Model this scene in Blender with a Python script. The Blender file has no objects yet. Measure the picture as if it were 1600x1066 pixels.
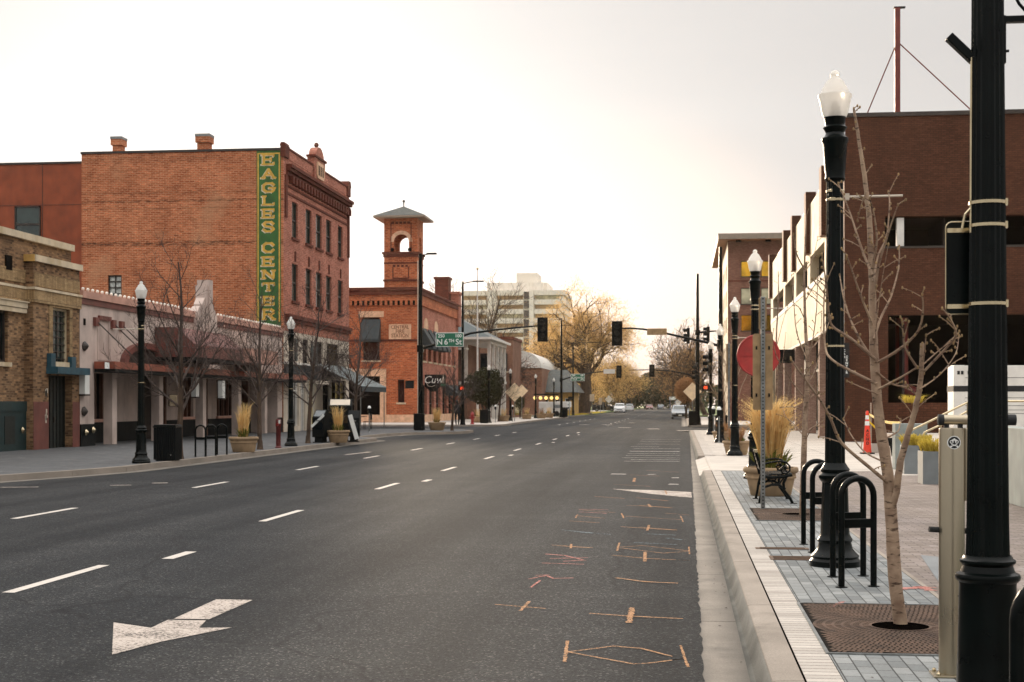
import bpy, math, random
from mathutils import Vector, Matrix, noise
SC = bpy.context.scene
COL = SC.collection
RAD = math.radians
# ------------------------------------------------------------------ survey
# camera 1.65 m above the road, level, turned 6.7 degrees left of the street axis (+Y)
F, H, YH = 2250.0, 1.65, 631.0
TH = math.atan(265 / F)
SN, CS = math.sin(TH), math.cos(TH)
def ray(u):
    a = (u - 800) / F
    return a * CS - SN, a * SN + CS
def G(u, v, z=0.13):
    c = (H - z) * F / (v - YH); r = ray(u)
    return Vector((c * r[0], c * r[1], z))
def onY(u, v, Y):
    r = ray(u); c = Y / r[1]
    return Vector((c * r[0], Y, H + (YH - v) * c / F))
def onX(u, v, X):
    r = ray(u); c = X / r[0]
    return Vector((X, c * r[1], H + (YH - v) * c / F))
# ------------------------------------------------------------------ mesh builder
class MB:
    def __init__(s):
        s.v, s.f, s.m = [], [], []
    def face(s, pts, m=0):
        n = len(s.v); s.v += [tuple(p) for p in pts]
        s.f.append(tuple(range(n, n + len(pts)))); s.m.append(m); return s
    def idx(s, verts, faces, m=0):
        n = len(s.v); s.v += [tuple(p) for p in verts]
        for f in faces:
            s.f.append(tuple(i + n for i in f)); s.m.append(m)
        return s
    def bx(s, x0, x1, y0, y1, z0, z1, m=0, M=None):
        vs = [(x0,y0,z0),(x1,y0,z0),(x1,y1,z0),(x0,y1,z0),(x0,y0,z1),(x1,y0,z1),(x1,y1,z1),(x0,y1,z1)]
        if M is not None: vs = [M @ Vector(p) for p in vs]
        return s.idx(vs, [(0,3,2,1),(4,5,6,7),(0,1,5,4),(1,2,6,5),(2,3,7,6),(3,0,4,7)], m)
    def cb(s, cx, cy, cz, sx, sy, sz, m=0, M=None):
        return s.bx(cx-sx/2, cx+sx/2, cy-sy/2, cy+sy/2, cz-sz/2, cz+sz/2, m, M)
    def bar(s, a, b, w, h, m=0):
        a, b = Vector(a), Vector(b); d = (b - a); L = d.length; d.normalize()
        up = Vector((0,0,1)) if abs(d.z) < .95 else Vector((0,1,0))
        x = d.cross(up).normalized(); y = x.cross(d)
        M = Matrix((x, d, y)).transposed().to_4x4(); M.translation = a
        return s.bx(-w/2, w/2, 0, L, -h/2, h/2, m, M)
    def tube(s, pts, r, n=8, m=0, caps=True):
        pts = [Vector(p) for p in pts]; k = len(pts)
        rs = r if isinstance(r, (list, tuple)) else [r] * k
        t0 = (pts[1] - pts[0]).normalized()
        up = Vector((0,0,1)) if abs(t0.z) < .9 else Vector((1,0,0))
        X = t0.cross(up).normalized()
        base = len(s.v)
        for i, p in enumerate(pts):
            t = (pts[min(i+1,k-1)] - pts[max(i-1,0)]).normalized()
            X = (X - t * X.dot(t)).normalized(); Y = t.cross(X)
            for j in range(n):
                a = 2*math.pi*j/n
                s.v.append(tuple(p + (X*math.cos(a) + Y*math.sin(a)) * rs[i]))
        for i in range(k-1):
            for j in range(n):
                a = base+i*n+j; b = base+i*n+(j+1)%n
                s.f.append((a, b, b+n, a+n)); s.m.append(m)
        if caps:
            s.f.append(tuple(base+j for j in range(n))[::-1]); s.m.append(m)
            s.f.append(tuple(base+(k-1)*n+j for j in range(n))); s.m.append(m)
        return s
    def lathe(s, prof, c=(0,0,0), n=20, m=0, flute=None):
        base = len(s.v); c = Vector(c); k = len(prof)
        for i, (r, z) in enumerate(prof):
            for j in range(n):
                a = 2*math.pi*j/n; rr = r
                if flute and flute[0] <= z <= flute[1] and j % 2: rr = r * flute[2]
                s.v.append((c.x + rr*math.cos(a), c.y + rr*math.sin(a), c.z + z))
        for i in range(k-1):
            for j in range(n):
                a = base+i*n+j; b = base+i*n+(j+1)%n
                s.f.append((a, b, b+n, a+n)); s.m.append(m)
        s.f.append(tuple(base+j for j in range(n))[::-1]); s.m.append(m)
        s.f.append(tuple(base+(k-1)*n+j for j in range(n))); s.m.append(m)
        return s
    def prism(s, poly, d0, d1, ax='y', m=0, M=None):
        """poly in the plane normal to ax (x->(y,z), y->(x,z), z->(x,y)), extruded from d0 to d1"""
        def pt(a, b, d):
            p = (d,a,b) if ax == 'x' else (a,d,b) if ax == 'y' else (a,b,d)
            return tuple(M @ Vector(p)) if M is not None else p
        n = len(poly); b0 = len(s.v)
        s.v += [pt(a,b,d0) for a,b in poly] + [pt(a,b,d1) for a,b in poly]
        s.f.append(tuple(range(b0, b0+n))); s.m.append(m)
        s.f.append(tuple(range(b0+n, b0+2*n))[::-1]); s.m.append(m)
        for i in range(n):
            j = (i+1) % n
            s.f.append((b0+i, b0+i+n, b0+j+n, b0+j)); s.m.append(m)
        return s
    def ball(s, c, r, n=10, m=0, sz=1.0):
        k = n//2+1
        return s.lathe([(max(.001, r*math.sin(math.pi*i/(k-1))), -r*sz*math.cos(math.pi*i/(k-1))) for i in range(k)], c, n, m)
    def build(s, name, mats, parent=None, smooth=False, org=None, bev=0, fix=True):
        me = bpy.data.meshes.new(name)
        v = s.v
        if org is not None: v = [(a-org[0], b-org[1], c-org[2]) for a,b,c in v]
        me.from_pydata(v, [], s.f)
        for mm in (mats if isinstance(mats, (list, tuple)) else [mats]): me.materials.append(mm)
        if any(s.m): me.polygons.foreach_set('material_index', s.m)
        if fix:
            import bmesh
            bm = bmesh.new(); bm.from_mesh(me); bmesh.ops.recalc_face_normals(bm, faces=bm.faces); bm.to_mesh(me); bm.free()
        if smooth:
            me.polygons.foreach_set('use_smooth', [True]*len(me.polygons))
            try: me.set_sharp_from_angle(angle=RAD(38))
            except Exception: pass
        me.update()
        o = bpy.data.objects.new(name, me); COL.objects.link(o)
        if parent is not None: o.parent = parent
        if bev:
            b = o.modifiers.new('bevel', 'BEVEL'); b.width = bev; b.segments = 2; b.limit_method = 'ANGLE'; b.angle_limit = RAD(40)
        return o
def tag(o, label, cat, group=None, kind=None):
    if label: o['label'] = label
    if cat: o['category'] = cat
    if group: o['group'] = group
    if kind: o['kind'] = kind
    return o
def thing(name, label, cat, loc=(0,0,0), rz=0.0, group=None):
    o = bpy.data.objects.new(name, None); COL.objects.link(o)
    o.location = loc; o.rotation_euler = (0,0,rz); o.empty_display_size = .2
    return tag(o, label, cat, group)
def structure(o):
    o['kind'] = 'structure'; return o
KIDS = {}
def copy_tree(o, parent=None):
    c = o.copy(); COL.objects.link(c)
    c.parent = parent
    for ch in list(o.children): copy_tree(ch, c)
    return c
def dup(root, loc, rz=0.0, label=None, scale=None):
    c = copy_tree(root); c.location = loc; c.rotation_euler = (0,0,rz)
    if label: c['label'] = label
    if scale: c.scale = (scale,)*3
    return c
def text(s, size, depth, mat, parent, name, loc, rot=(RAD(90),0,0), align='CENTER', sx=1.0, bold=0.0, shear=0.0):
    cu = bpy.data.curves.new('letters', 'FONT'); cu.body = s; cu.size = size; cu.extrude = depth
    cu.align_x = align; cu.align_y = 'CENTER'; cu.offset = bold; cu.shear = shear; cu.resolution_u = 3
    t = bpy.data.objects.new('letters', cu); COL.objects.link(t)
    bpy.context.view_layer.update()
    me = bpy.data.meshes.new_from_object(t.evaluated_get(bpy.context.evaluated_depsgraph_get()))
    bpy.data.objects.remove(t)
    me.name = name; me.materials.clear(); me.materials.append(mat)
    o = bpy.data.objects.new(name, me); COL.objects.link(o)
    o.location = loc; o.rotation_euler = rot; o.scale = (sx,1,1)
    if parent is not None: o.parent = parent
    return o
def wall(mb, o, du, L, z0, z1, holes, depth, nrm, m=0, mr=None):
    """upright wall from o along unit du, holes [(u0,u1,z0,z1)] with reveals going back by depth against nrm"""
    o = Vector(o); du = Vector(du); nrm = Vector(nrm); mr = m if mr is None else mr
    us = sorted({0, L, *[h[0] for h in holes], *[h[1] for h in holes]}); us = [u for u in us if 0 <= u <= L]
    zs = sorted({z0, z1, *[h[2] for h in holes], *[h[3] for h in holes]}); zs = [z for z in zs if z0 <= z <= z1]
    P = lambda u, z, d=0: o + du*u + Vector((0,0,z)) - nrm*d
    for i in range(len(us)-1):
        for j in range(len(zs)-1):
            cu, cz = (us[i]+us[i+1])/2, (zs[j]+zs[j+1])/2
            if any(h[0] < cu < h[1] and h[2] < cz < h[3] for h in holes): continue
            mb.face([P(us[i],zs[j]), P(us[i+1],zs[j]), P(us[i+1],zs[j+1]), P(us[i],zs[j+1])], m)
    for a,b,c,d in holes:
        for (p,q) in (((a,c),(a,d)),((b,c),(b,d)),((a,c),(b,c)),((a,d),(b,d))):
            mb.face([P(*p), P(*q), P(*q, depth), P(*p, depth)], mr)
    return mb
# ------------------------------------------------------------------ materials
def lin(h):
    c = [int(h[i:i+2],16)/255 for i in (0,2,4)]
    return tuple(x/12.92 if x <= .04045 else ((x+.055)/1.055)**2.4 for x in c) + (1,)
class NT:
    def __init__(s, name):
        s.mat = bpy.data.materials.new(name); s.mat.use_nodes = True
        s.t = s.mat.node_tree; s.b = s.t.nodes['Principled BSDF']; s.tc = s.n('ShaderNodeTexCoord')
    def n(s, typ, **kw):
        x = s.t.nodes.new(typ)
        for k, v in kw.items(): setattr(x, k, v)
        return x
    def l(s, a, b): s.t.links.new(a, b)
    def setin(s, node, key, val):
        if hasattr(val, 'is_output') or hasattr(val, 'links'): s.l(val, node.inputs[key])
        else: node.inputs[key].default_value = val
    def noise(s, scale, detail=3, vec=None, sc=None, rough=.55):
        x = s.n('ShaderNodeTexNoise'); x.inputs['Scale'].default_value = scale; x.inputs['Detail'].default_value = detail
        x.inputs['Roughness'].default_value = rough
        v = vec or s.tc.outputs['Object']
        if sc:
            mp = s.n('ShaderNodeMapping'); mp.inputs['Scale'].default_value = sc; s.l(v, mp.inputs['Vector']); v = mp.outputs[0]
        s.l(v, x.inputs['Vector']); return x.outputs['Fac']
    def ramp(s, fac, p0, p1, c0=(0,0,0,1), c1=(1,1,1,1)):
        r = s.n('ShaderNodeValToRGB'); s.l(fac, r.inputs[0])
        r.color_ramp.elements[0].position = p0; r.color_ramp.elements[1].position = p1
        r.color_ramp.elements[0].color = c0; r.color_ramp.elements[1].color = c1
        return r.outputs[0]
    def mix(s, fac, a, b, mode='MIX'):
        x = s.n('ShaderNodeMix', data_type='RGBA', blend_type=mode)
        s.setin(x, 0, fac); s.setin(x, 6, a); s.setin(x, 7, b); return x.outputs[2]
    def math(s, op, a, b=0.0):
        x = s.n('ShaderNodeMath', operation=op); s.setin(x, 0, a); s.setin(x, 1, b); return x.outputs[0]
    def bump(s, h, strength=.3, dist=.01):
        x = s.n('ShaderNodeBump'); x.inputs['Strength'].default_value = strength; x.inputs['Distance'].default_value = dist
        s.l(h, x.inputs['Height']); s.l(x.outputs[0], s.b.inputs['Normal'])
    def col(s, c): s.setin(s.b, 'Base Color', c)
    def wallvec(s):
        sp = s.n('ShaderNodeSeparateXYZ'); s.l(s.tc.outputs['Object'], sp.inputs[0])
        cm = s.n('ShaderNodeCombineXYZ'); s.l(s.math('ADD', sp.outputs[0], sp.outputs[1]), cm.inputs[0]); s.l(sp.outputs[2], cm.inputs[1])
        return cm.outputs[0]
def plain(name, h, rough=.6, metal=0.0, var=.18, vscale=3.0, bump=0.0, bscale=60, spec=.5, dirt=None, fine=0):
    t = NT(name); c = lin(h); t.b.inputs['Roughness'].default_value = rough; t.b.inputs['Metallic'].default_value = metal
    t.b.inputs['Specular IOR Level'].default_value = spec
    n = t.noise(vscale, 4); lo = tuple(x*(1-var*1.6) for x in c[:3])+(1,); hi = tuple(min(1,x*(1+var)) for x in c[:3])+(1,)
    cc = t.ramp(n, .3, .7, lo, hi)
    if fine:
        f = t.noise(fine, 2); cc = t.mix(.5, cc, t.ramp(f, .3, .7, lo, hi))
    if dirt:
        d = t.noise(1.3, 5, sc=(1,1,.35)); cc = t.mix(t.ramp(d, .5, .75), cc, lin(dirt))
    t.col(cc)
    r = t.noise(vscale*4, 3); t.l(t.ramp(r, 0, 1, (rough*.75,)*3+(1,), (min(1,rough*1.2),)*3+(1,)), t.b.inputs['Roughness'])
    if bump: t.bump(t.noise(bscale, 3), bump, .01)
    return t.mat
def brick(name, c1, c2, mortar, w=.21, h=.075, rough=.85, stain='1e1410', stain_lo=.58, patch=None, msize=.008, bw=.35, bands=()):
    t = NT(name); v = t.wallvec(); t.b.inputs['Roughness'].default_value = rough; t.b.inputs['Specular IOR Level'].default_value = .25
    b = t.n('ShaderNodeTexBrick'); t.l(v, b.inputs['Vector'])
    b.inputs['Scale'].default_value = 1; b.inputs['Brick Width'].default_value = w; b.inputs['Row Height'].default_value = h
    b.inputs['Mortar Size'].default_value = msize; b.inputs['Mortar Smooth'].default_value = .15; b.inputs['Bias'].default_value = 0
    b.inputs['Color1'].default_value = lin(c1); b.inputs['Color2'].default_value = lin(c2); b.inputs['Mortar'].default_value = lin(mortar)
    cc = b.outputs['Color']
    # whole-wall weathering, long along the courses
    n1 = t.noise(.55, 5); cc = t.mix(t.ramp(n1, .38, .68), cc, t.mix(1.0, cc, (.74,.70,.68,1), 'MULTIPLY'))
    n4 = t.noise(3.2, 4, vec=v, sc=(.9,3.2,1)); cc = t.mix(t.ramp(n4, .5, .72, (0,0,0,1), (.6,)*3+(1,)), cc, t.mix(1.0, cc, (1.35,1.28,1.2,1), 'MULTIPLY'))
    n5 = t.noise(1.0, 5, vec=v, sc=(3.2,9,1), rough=.8); cc = t.mix(t.ramp(n5, .38, .62, (.85,)*3+(1,), (0,0,0,1)), cc, t.mix(1.0, cc, (.66,.62,.6,1), 'MULTIPLY')); cc = t.mix(t.ramp(n5, .56, .68, (0,0,0,1), (.7,)*3+(1,)), cc, t.mix(1.0, cc, (1.35,1.38,1.4,1), 'MULTIPLY'))
    n2 = t.noise(1.0, 6, vec=v, sc=(.5,3.5,1), rough=.7); cc = t.mix(t.ramp(n2, stain_lo, stain_lo+.16, (0,0,0,1), (.75,)*3+(1,)), cc, lin(stain))
    if patch:
        n3 = t.noise(.35, 3); cc = t.mix(t.ramp(n3, .55, .66, (0,0,0,1), (.55,)*3+(1,)), cc, lin(patch))
    if bands:
        sp = t.n('ShaderNodeSeparateXYZ'); t.l(t.tc.outputs['Object'], sp.inputs[0])
        wob = t.math('MULTIPLY', t.math('SUBTRACT', t.noise(2.6, 6, rough=.8), .5), .2)
        zz = t.math('ADD', sp.outputs[2], wob)
        for z, hh, st in bands:
            d = t.math('ABSOLUTE', t.math('SUBTRACT', zz, z))
            f = t.math('MULTIPLY', t.math('SUBTRACT', 1.0, t.ramp(t.math('DIVIDE', d, hh), .35, 1.0)), st)
            f = t.math('MULTIPLY', f, t.ramp(t.noise(6, 5, vec=v, sc=(.5,2.2,1), rough=.7), .42, .6))
            cc = t.mix(f, cc, lin(stain))
    t.col(cc); t.bump(b.outputs['Fac'], -bw, .01)
    return t.mat
def pavers(name, c1, c2, mortar, w, h, rot=0.0, rough=.7, msize=.005, var=.3, spot=None, off=.5, bump=-.5):
    t = NT(name); t.b.inputs['Roughness'].default_value = rough; t.b.inputs['Specular IOR Level'].default_value = .35
    mp = t.n('ShaderNodeMapping'); mp.inputs['Rotation'].default_value = (0,0,rot); t.l(t.tc.outputs['Object'], mp.inputs[0])
    b = t.n('ShaderNodeTexBrick', offset=off); t.l(mp.outputs[0], b.inputs['Vector']); b.inputs['Scale'].default_value = 1
    b.inputs['Brick Width'].default_value = w; b.inputs['Row Height'].default_value = h; b.inputs['Mortar Size'].default_value = msize
    b.inputs['Mortar Smooth'].default_value = .2; b.inputs['Color1'].default_value = lin(c1); b.inputs['Color2'].default_value = lin(c2); b.inputs['Mortar'].default_value = lin(mortar)
    n = t.noise(1.2, 5); cc = t.mix(t.ramp(n, .35, .7, (0,0,0,1), (var*2,)*3+(1,)), b.outputs['Color'], t.mix(1.0, b.outputs['Color'], (.62,.6,.58,1), 'MULTIPLY'))
    n = t.noise(45, 3); cc = t.mix(.3, cc, t.mix(1.0, cc, t.ramp(n, .3, .75, (.55,)*3+(1,), (1.4,)*3+(1,)), 'MULTIPLY'))
    if spot: cc = t.mix(t.ramp(t.noise(2.3, 4), .62, .72), cc, lin(spot))
    t.col(cc)
    t.bump(t.math('ADD', b.outputs['Fac'], t.math('MULTIPLY', t.noise(45,3), -.3)), bump, .006)
    return t.mat
def asphalt():
    t = NT('asphalt'); t.b.inputs['Specular IOR Level'].default_value = .1
    vo = t.n('ShaderNodeTexVoronoi'); vo.inputs['Scale'].default_value = 78; t.l(t.tc.outputs['Object'], vo.inputs['Vector'])
    sp = t.n('ShaderNodeSeparateColor'); t.l(vo.outputs['Color'], sp.inputs[0]); g = sp.outputs[0]
    g2 = t.noise(26, 5, rough=.75); big = t.noise(.3, 4); st = t.noise(1.0, 4, sc=(.9,.035,1)); st2 = t.noise(1.0, 6, sc=(.16,.75,1), rough=.7)
    base = t.ramp(g, .05, .95, (.003,.0036,.0045,1), (.040,.0425,.0445,1))
    base = t.mix(t.ramp(g, .93, .97), base, (.15,.147,.14,1))
    base = t.mix(.38, base, t.ramp(g2, .32, .68, (.004,.0046,.0055,1), (.028,.0298,.0312,1)))
    base = t.mix(t.ramp(st, .38, .62), t.mix(1.0, base, (.62,.64,.66,1), 'MULTIPLY'), t.mix(1.0, base, (1.45,1.42,1.38,1), 'MULTIPLY'))
    base = t.mix(t.ramp(big, .35, .65), t.mix(1.0, base, (.74,.75,.77,1), 'MULTIPLY'), base)
    base = t.mix(t.ramp(st2, .48, .7, (0,0,0,1), (.8,)*3+(1,)), base, t.mix(1.0, base, (1.5,1.47,1.4,1), 'MULTIPLY'))
    base = t.mix(t.ramp(t.noise(.9, 6, rough=.7), .62, .70, (0,0,0,1), (.5,)*3+(1,)), base, (.012,.0125,.0135,1))   # oil and tyre stains
    vc = t.n('ShaderNodeTexVoronoi', feature='DISTANCE_TO_EDGE'); vc.inputs['Scale'].default_value = .13
    wn = t.n('ShaderNodeTexNoise'); wn.inputs['Scale'].default_value = .8; wn.inputs['Detail'].default_value = 5; t.l(t.tc.outputs['Object'], wn.inputs['Vector'])
    vm = t.n('ShaderNodeVectorMath', operation='ADD'); t.l(t.tc.outputs['Object'], vm.inputs[0]); t.l(wn.outputs['Color'], vm.inputs[1]); t.l(vm.outputs[0], vc.inputs['Vector'])
    base = t.mix(t.ramp(vc.outputs['Distance'], .0012, .004, (.7,)*3+(1,), (0,0,0,1)), base, (.008,.008,.009,1))
    t.col(base)
    t.l(t.ramp(g2, .2, .8, (.6,)*3+(1,), (.85,)*3+(1,)), t.b.inputs['Roughness'])
    t.bump(t.math('ADD', g, t.math('MULTIPLY', g2, 1.5)), .45, .01); return t.mat
def paint(name, h, wear=.5, scale=30, soft=.16):
    """worn road paint: the road shows through where it has flaked"""
    t = NT(name); t.b.inputs['Roughness'].default_value = .7
    n = t.noise(scale, 5, rough=.75); n2 = t.noise(2.2, 3)
    t.col(t.mix(t.noise(12,3), lin(h), t.mix(1.0, lin(h), (.62,.6,.58,1), 'MULTIPLY')))
    f = t.math('ADD', t.math('MULTIPLY', n, .8), t.math('MULTIPLY', n2, .35))
    tr = t.n('ShaderNodeBsdfTransparent'); mx = t.n('ShaderNodeMixShader')
    t.l(t.ramp(f, wear-soft, wear+soft), mx.inputs[0]); t.l(tr.outputs[0], mx.inputs[1]); t.l(t.b.outputs[0], mx.inputs[2])
    t.l(mx.outputs[0], t.t.nodes['Material Output'].inputs['Surface']); return t.mat
def glass(name, h='10161a', rough=.06, spec=.9, metal=0.0):
    t = NT(name); t.b.inputs['Roughness'].default_value = rough; t.b.inputs['Specular IOR Level'].default_value = spec; t.b.inputs['Metallic'].default_value = metal
    n = t.noise(.9, 2); c = lin(h); t.col(t.ramp(n, .3, .7, tuple(x*.6 for x in c[:3])+(1,), tuple(min(1,x*1.5) for x in c[:3])+(1,)))
    t.bump(t.noise(1.5, 1), .04, .05); return t.mat
def emit(name, h, s, base='222222'):
    t = NT(name); t.col(lin(base)); t.b.inputs['Emission Color'].default_value = lin(h); t.b.inputs['Emission Strength'].default_value = s; return t.mat
def foliage(name, a, b, scale=.9, transl=.35):
    t = NT(name); n = t.noise(scale, 4); n2 = t.noise(9, 2)
    c = t.mix(t.ramp(n2,.3,.7), t.ramp(n, .35, .65, lin(a), lin(b)), t.ramp(n, .3, .7, lin(b), lin(a))); t.col(c); t.b.inputs['Roughness'].default_value = .75
    t.b.inputs['Specular IOR Level'].default_value = .2
    tl = t.n('ShaderNodeBsdfTranslucent'); t.l(c, tl.inputs[0]); mx = t.n('ShaderNodeMixShader'); mx.inputs[0].default_value = transl
    t.l(t.b.outputs[0], mx.inputs[1]); t.l(tl.outputs[0], mx.inputs[2]); t.l(mx.outputs[0], t.t.nodes['Material Output'].inputs['Surface']); return t.mat
M = {}
M['asphalt'] = asphalt()
M['soil'] = plain('soil', '4a4438', .95, var=.3, vscale=.5)
def kerbmat(name, c, dirt, stains):
    """cast concrete; dirt sits in bands along the run (x0 -> x1 in metres across it) where water and tyres leave it; on the kerb face shade is painted in too"""
    t = NT(name); t.b.inputs['Roughness'].default_value = .88; t.b.inputs['Specular IOR Level'].default_value = .15
    c = lin(c); n = t.noise(1.3, 5); f = t.noise(110, 3)
    cc = t.ramp(n, .3, .7, tuple(x*.72 for x in c[:3])+(1,), tuple(x*1.1 for x in c[:3])+(1,))
    cc = t.mix(.45, cc, t.mix(1.0, cc, t.ramp(f, .3, .72, (.55,)*3+(1,), (1.35,)*3+(1,)), 'MULTIPLY'))
    sp = t.n('ShaderNodeSeparateXYZ'); t.l(t.tc.outputs['Object'], sp.inputs[0])
    xx = t.math('ADD', sp.outputs[0], t.math('MULTIPLY', t.math('SUBTRACT', t.noise(2.2, 5, sc=(1,.6,1)), .5), .16))
    for x0, x1, k in stains:
        r = t.n('ShaderNodeMapRange'); t.l(xx, r.inputs[0]); r.inputs['From Min'].default_value = x0; r.inputs['From Max'].default_value = x1
        cc = t.mix(t.math('MULTIPLY', r.outputs[0], k), cc, lin(dirt))
    cc = t.mix(t.ramp(t.noise(.8, 6, rough=.7), .56, .68, (0,0,0,1), (.5,)*3+(1,)), cc, lin(dirt))
    t.col(cc); t.bump(t.math('ADD', f, n), .3, .006); return t.mat
M['kerb'] = kerbmat('kerb_concrete', '9b9186', '645d55', [(.53,.44,.5)])
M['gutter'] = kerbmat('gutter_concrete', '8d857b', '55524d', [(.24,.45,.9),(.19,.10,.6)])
M['kerb_stain_shade'] = kerbmat('stained_shaded_kerb', '85837c', '3f403d', [(.50,.41,.9)])  # run-off stain and the face's shade mixed into one darker colour
M['patch'] = plain('patch_concrete', '74787a', .8, var=.2, vscale=2, fine=80)
M['mulch'] = plain('dark_mulch', '090706', 1.0, var=.4, vscale=30, spec=.0)
M['concrete'] = plain('pavement_concrete', 'b9b1a7', .8, var=.18, vscale=.7, bump=.15, bscale=80, dirt='9f968c', fine=110)
M['pale_paver'] = pavers('pale_pavers', 'c6beb4', 'a8a097', '4d4742', .6, .1, 0, var=.3, off=0, msize=.006)
M['grey_paver'] = pavers('grey_pavers', '919493', '6a6f70', '282a2a', .2, .1, RAD(90), var=.35, spot='5b6062')
M['brick_paver'] = pavers('brick_pavers', '8f837d', '75695f', '3a332f', .21, .105, 0, var=.35, spot='8d837e')
M['dark_paver'] = pavers('dark_pavers', '5d5f60', '47494b', '27282a', .21, .105, 0, var=.4, spot='6d6d6b')
M['grate'] = plain('cast_iron_rust', '5c483b', .75, .1, var=.4, vscale=5, bump=.3, dirt='4a3c33', spec=.2)
M['iron_lid'] = plain('utility_lid', '66503f', .8, .1, var=.3, vscale=8, bump=.5, bscale=200)
M['black'] = plain('black_gloss_paint', '060b0a', .3, 0, var=.35, vscale=5, spec=.13, bump=.03, bscale=25)
M['pole'] = plain('green_black_pole', '060c0b', .3, 0, var=.35, vscale=4, spec=.13, bump=.04, bscale=30)
M['blackmat'] = plain('matt_black', '0d1112', .65, var=.3, vscale=4, spec=.15)
M['steel'] = plain('galvanised_steel', '8a8d8c', .42, .85, var=.22, vscale=9)
M['band'] = plain('stainless_band', 'cdbd9c', .22, 1.0, var=.1, vscale=9)
M['alu'] = plain('aluminium_paint', 'a59a85', .3, .9, var=.02, vscale=1)
M['tan'] = plain('tan_sign_back', 'a58a66', .45, .5, var=.2, vscale=6)
M['red'] = plain('faded_red_sign', 'a8302b', .5, 0, var=.25, vscale=3, dirt='8c2825')
M['hyd'] = plain('hydrant_red', '8a1f20', .4, var=.2)
M['redpipe'] = plain('red_oxide_steel', '6e2a22', .55, .1, var=.2)
M['white'] = plain('white_paint', 'd6d3cc', .55, var=.1, vscale=2)
M['offwhite'] = plain('cream_paint', 'cbbfae', .7, var=.14, vscale=1.5)
M['cone'] = plain('cone_orange', 'e8412a', .5, var=.1)
M['rubber'] = plain('black_rubber', '17181a', .8, var=.2)
M['tape'] = plain('caution_tape', 'e0b912', .4, var=.1)
M['stone'] = plain('planter_concrete', 'a58b6b', .85, var=.25, vscale=3, bump=.3, bscale=70, dirt='7d6850')
M['planter_box'] = plain('grey_planter_box', '777d7f', .55, var=.12)
M['planter_dark'] = plain('dark_planter_box', '2f373b', .55, var=.15)
M['board'] = plain('board_formed_concrete', '8b9390', .85, var=.2, vscale=2, bump=.2, dirt='6d7573')
def young_bark():
    t = NT('young_bark'); t.b.inputs['Roughness'].default_value = .75; t.b.inputs['Specular IOR Level'].default_value = .25
    n = t.noise(9, 4); c = t.ramp(n, .32, .68, lin('77604f'), lin('a08a74'))
    c = t.mix(t.ramp(t.noise(1, 4, sc=(14,14,55)), .56, .66), c, lin('46352b'))
    c = t.mix(t.ramp(t.noise(3.5, 3), .55, .7, (0,0,0,1), (.7,)*3+(1,)), c, lin('b59c80'))
    t.col(c); t.bump(t.math('ADD', t.noise(1,3,sc=(18,18,70)), t.noise(50,3)), .5, .006); return t.mat
M['bark'] = young_bark()
M['bark2'] = plain('dark_bark', '3a3029', .9, var=.35, vscale=6, bump=.5)
M['bark3'] = plain('old_bark', '4b3a2c', .9, var=.4, vscale=3, bump=.5)
M['twig'] = plain('twig_bark', '4a3d36', .85, var=.3, vscale=6)
M['bud'] = plain('tree_bud', '8a7048', .7, var=.3)
M['straw'] = foliage('dry_grass', 'cda25c', 'ecd49e', 3, .45)
M['straw2'] = foliage('yellow_grass', 'a8913a', 'd3bf55', 6, .4)
M['greengrass'] = foliage('green_grass_base', '55602a', '7c7a38', 6, .3)
M['lawn'] = plain('lawn_soil', '5b6a33', .95, var=.3, vscale=2, bump=.4)
M['gold'] = foliage('golden_twigs', 'bd9658', 'ecca8e', .25, .62)
M['tanleaf'] = foliage('tan_buds', '8b6b45', 'b98f5e', .3, .45)
M['pinkleaf'] = foliage('reddish_twigs', '7d5040', 'a97858', .3, .4)
M['orangeleaf'] = foliage('orange_shrub', '86603f', 'bb9168', .8, .4)
M['darkleaf'] = foliage('evergreen_leaf', '222b20', '3c4631', .5, .2)
M['darkleaf2'] = foliage('topiary_leaf', '2b2b1d', '4a4a30', 1.2, .2)
M['brick_eagle'] = brick('eagles_red_brick', 'd27e54', 'a55632', 'd0a482', w=.29, h=.097, msize=.012, stain_lo=.64, patch='b98a68', bands=((10.2,.20,.85),(12.5,.09,.75),(12.95,.10,.45),(12.1,.06,.5),(14.75,.25,.35)))
M['brick_face'] = brick('pink_red_brick', 'c67d68', '9c5947', 'c09a88', w=.29, h=.097, msize=.01, stain_lo=.66)
M['brick_trim'] = brick('dark_trim_brick', '7a4031', '6c382c', '5a3d31', stain_lo=.55)
M['brick_fire'] = brick('fire_station_brick', 'cf7549', 'a3502f', 'bd8d6d', w=.34, h=.13, msize=.014, stain_lo=.63, bands=((10.3,.3,.5),(1.0,.8,.25)))
M['brick_tan'] = brick('tan_mixed_brick', 'a98662', '57402f', '8a745a', stain_lo=.6, stain='2a1f17')
M['brick_band'] = brick('soldier_course_tan', 'b59a72', '9d845f', '6f5d45', w=.1, h=.45, stain_lo=.55, stain='2a1f17')
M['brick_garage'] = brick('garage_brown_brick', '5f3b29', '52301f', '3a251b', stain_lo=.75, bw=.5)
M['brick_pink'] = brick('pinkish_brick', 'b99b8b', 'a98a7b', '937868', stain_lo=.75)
M['brick_hotel'] = brick('hotel_brick', '8d6253', '7c5547', '775f52', stain_lo=.72)
M['brick_far'] = brick('far_brick', '96705c', '855f4e', '7c6557', stain_lo=.7)
M['corten'] = plain('rust_steel_panel', '94492a', .75, .1, var=.2, vscale=1.2, dirt='7f3d24')
M['coping'] = plain('stone_coping', 'cdbca0', .8, var=.15, vscale=2, dirt='a8926c')
M['ycoping'] = plain('ochre_stone', 'c29a56', .8, var=.2, vscale=3, dirt='9a7a48')
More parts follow.
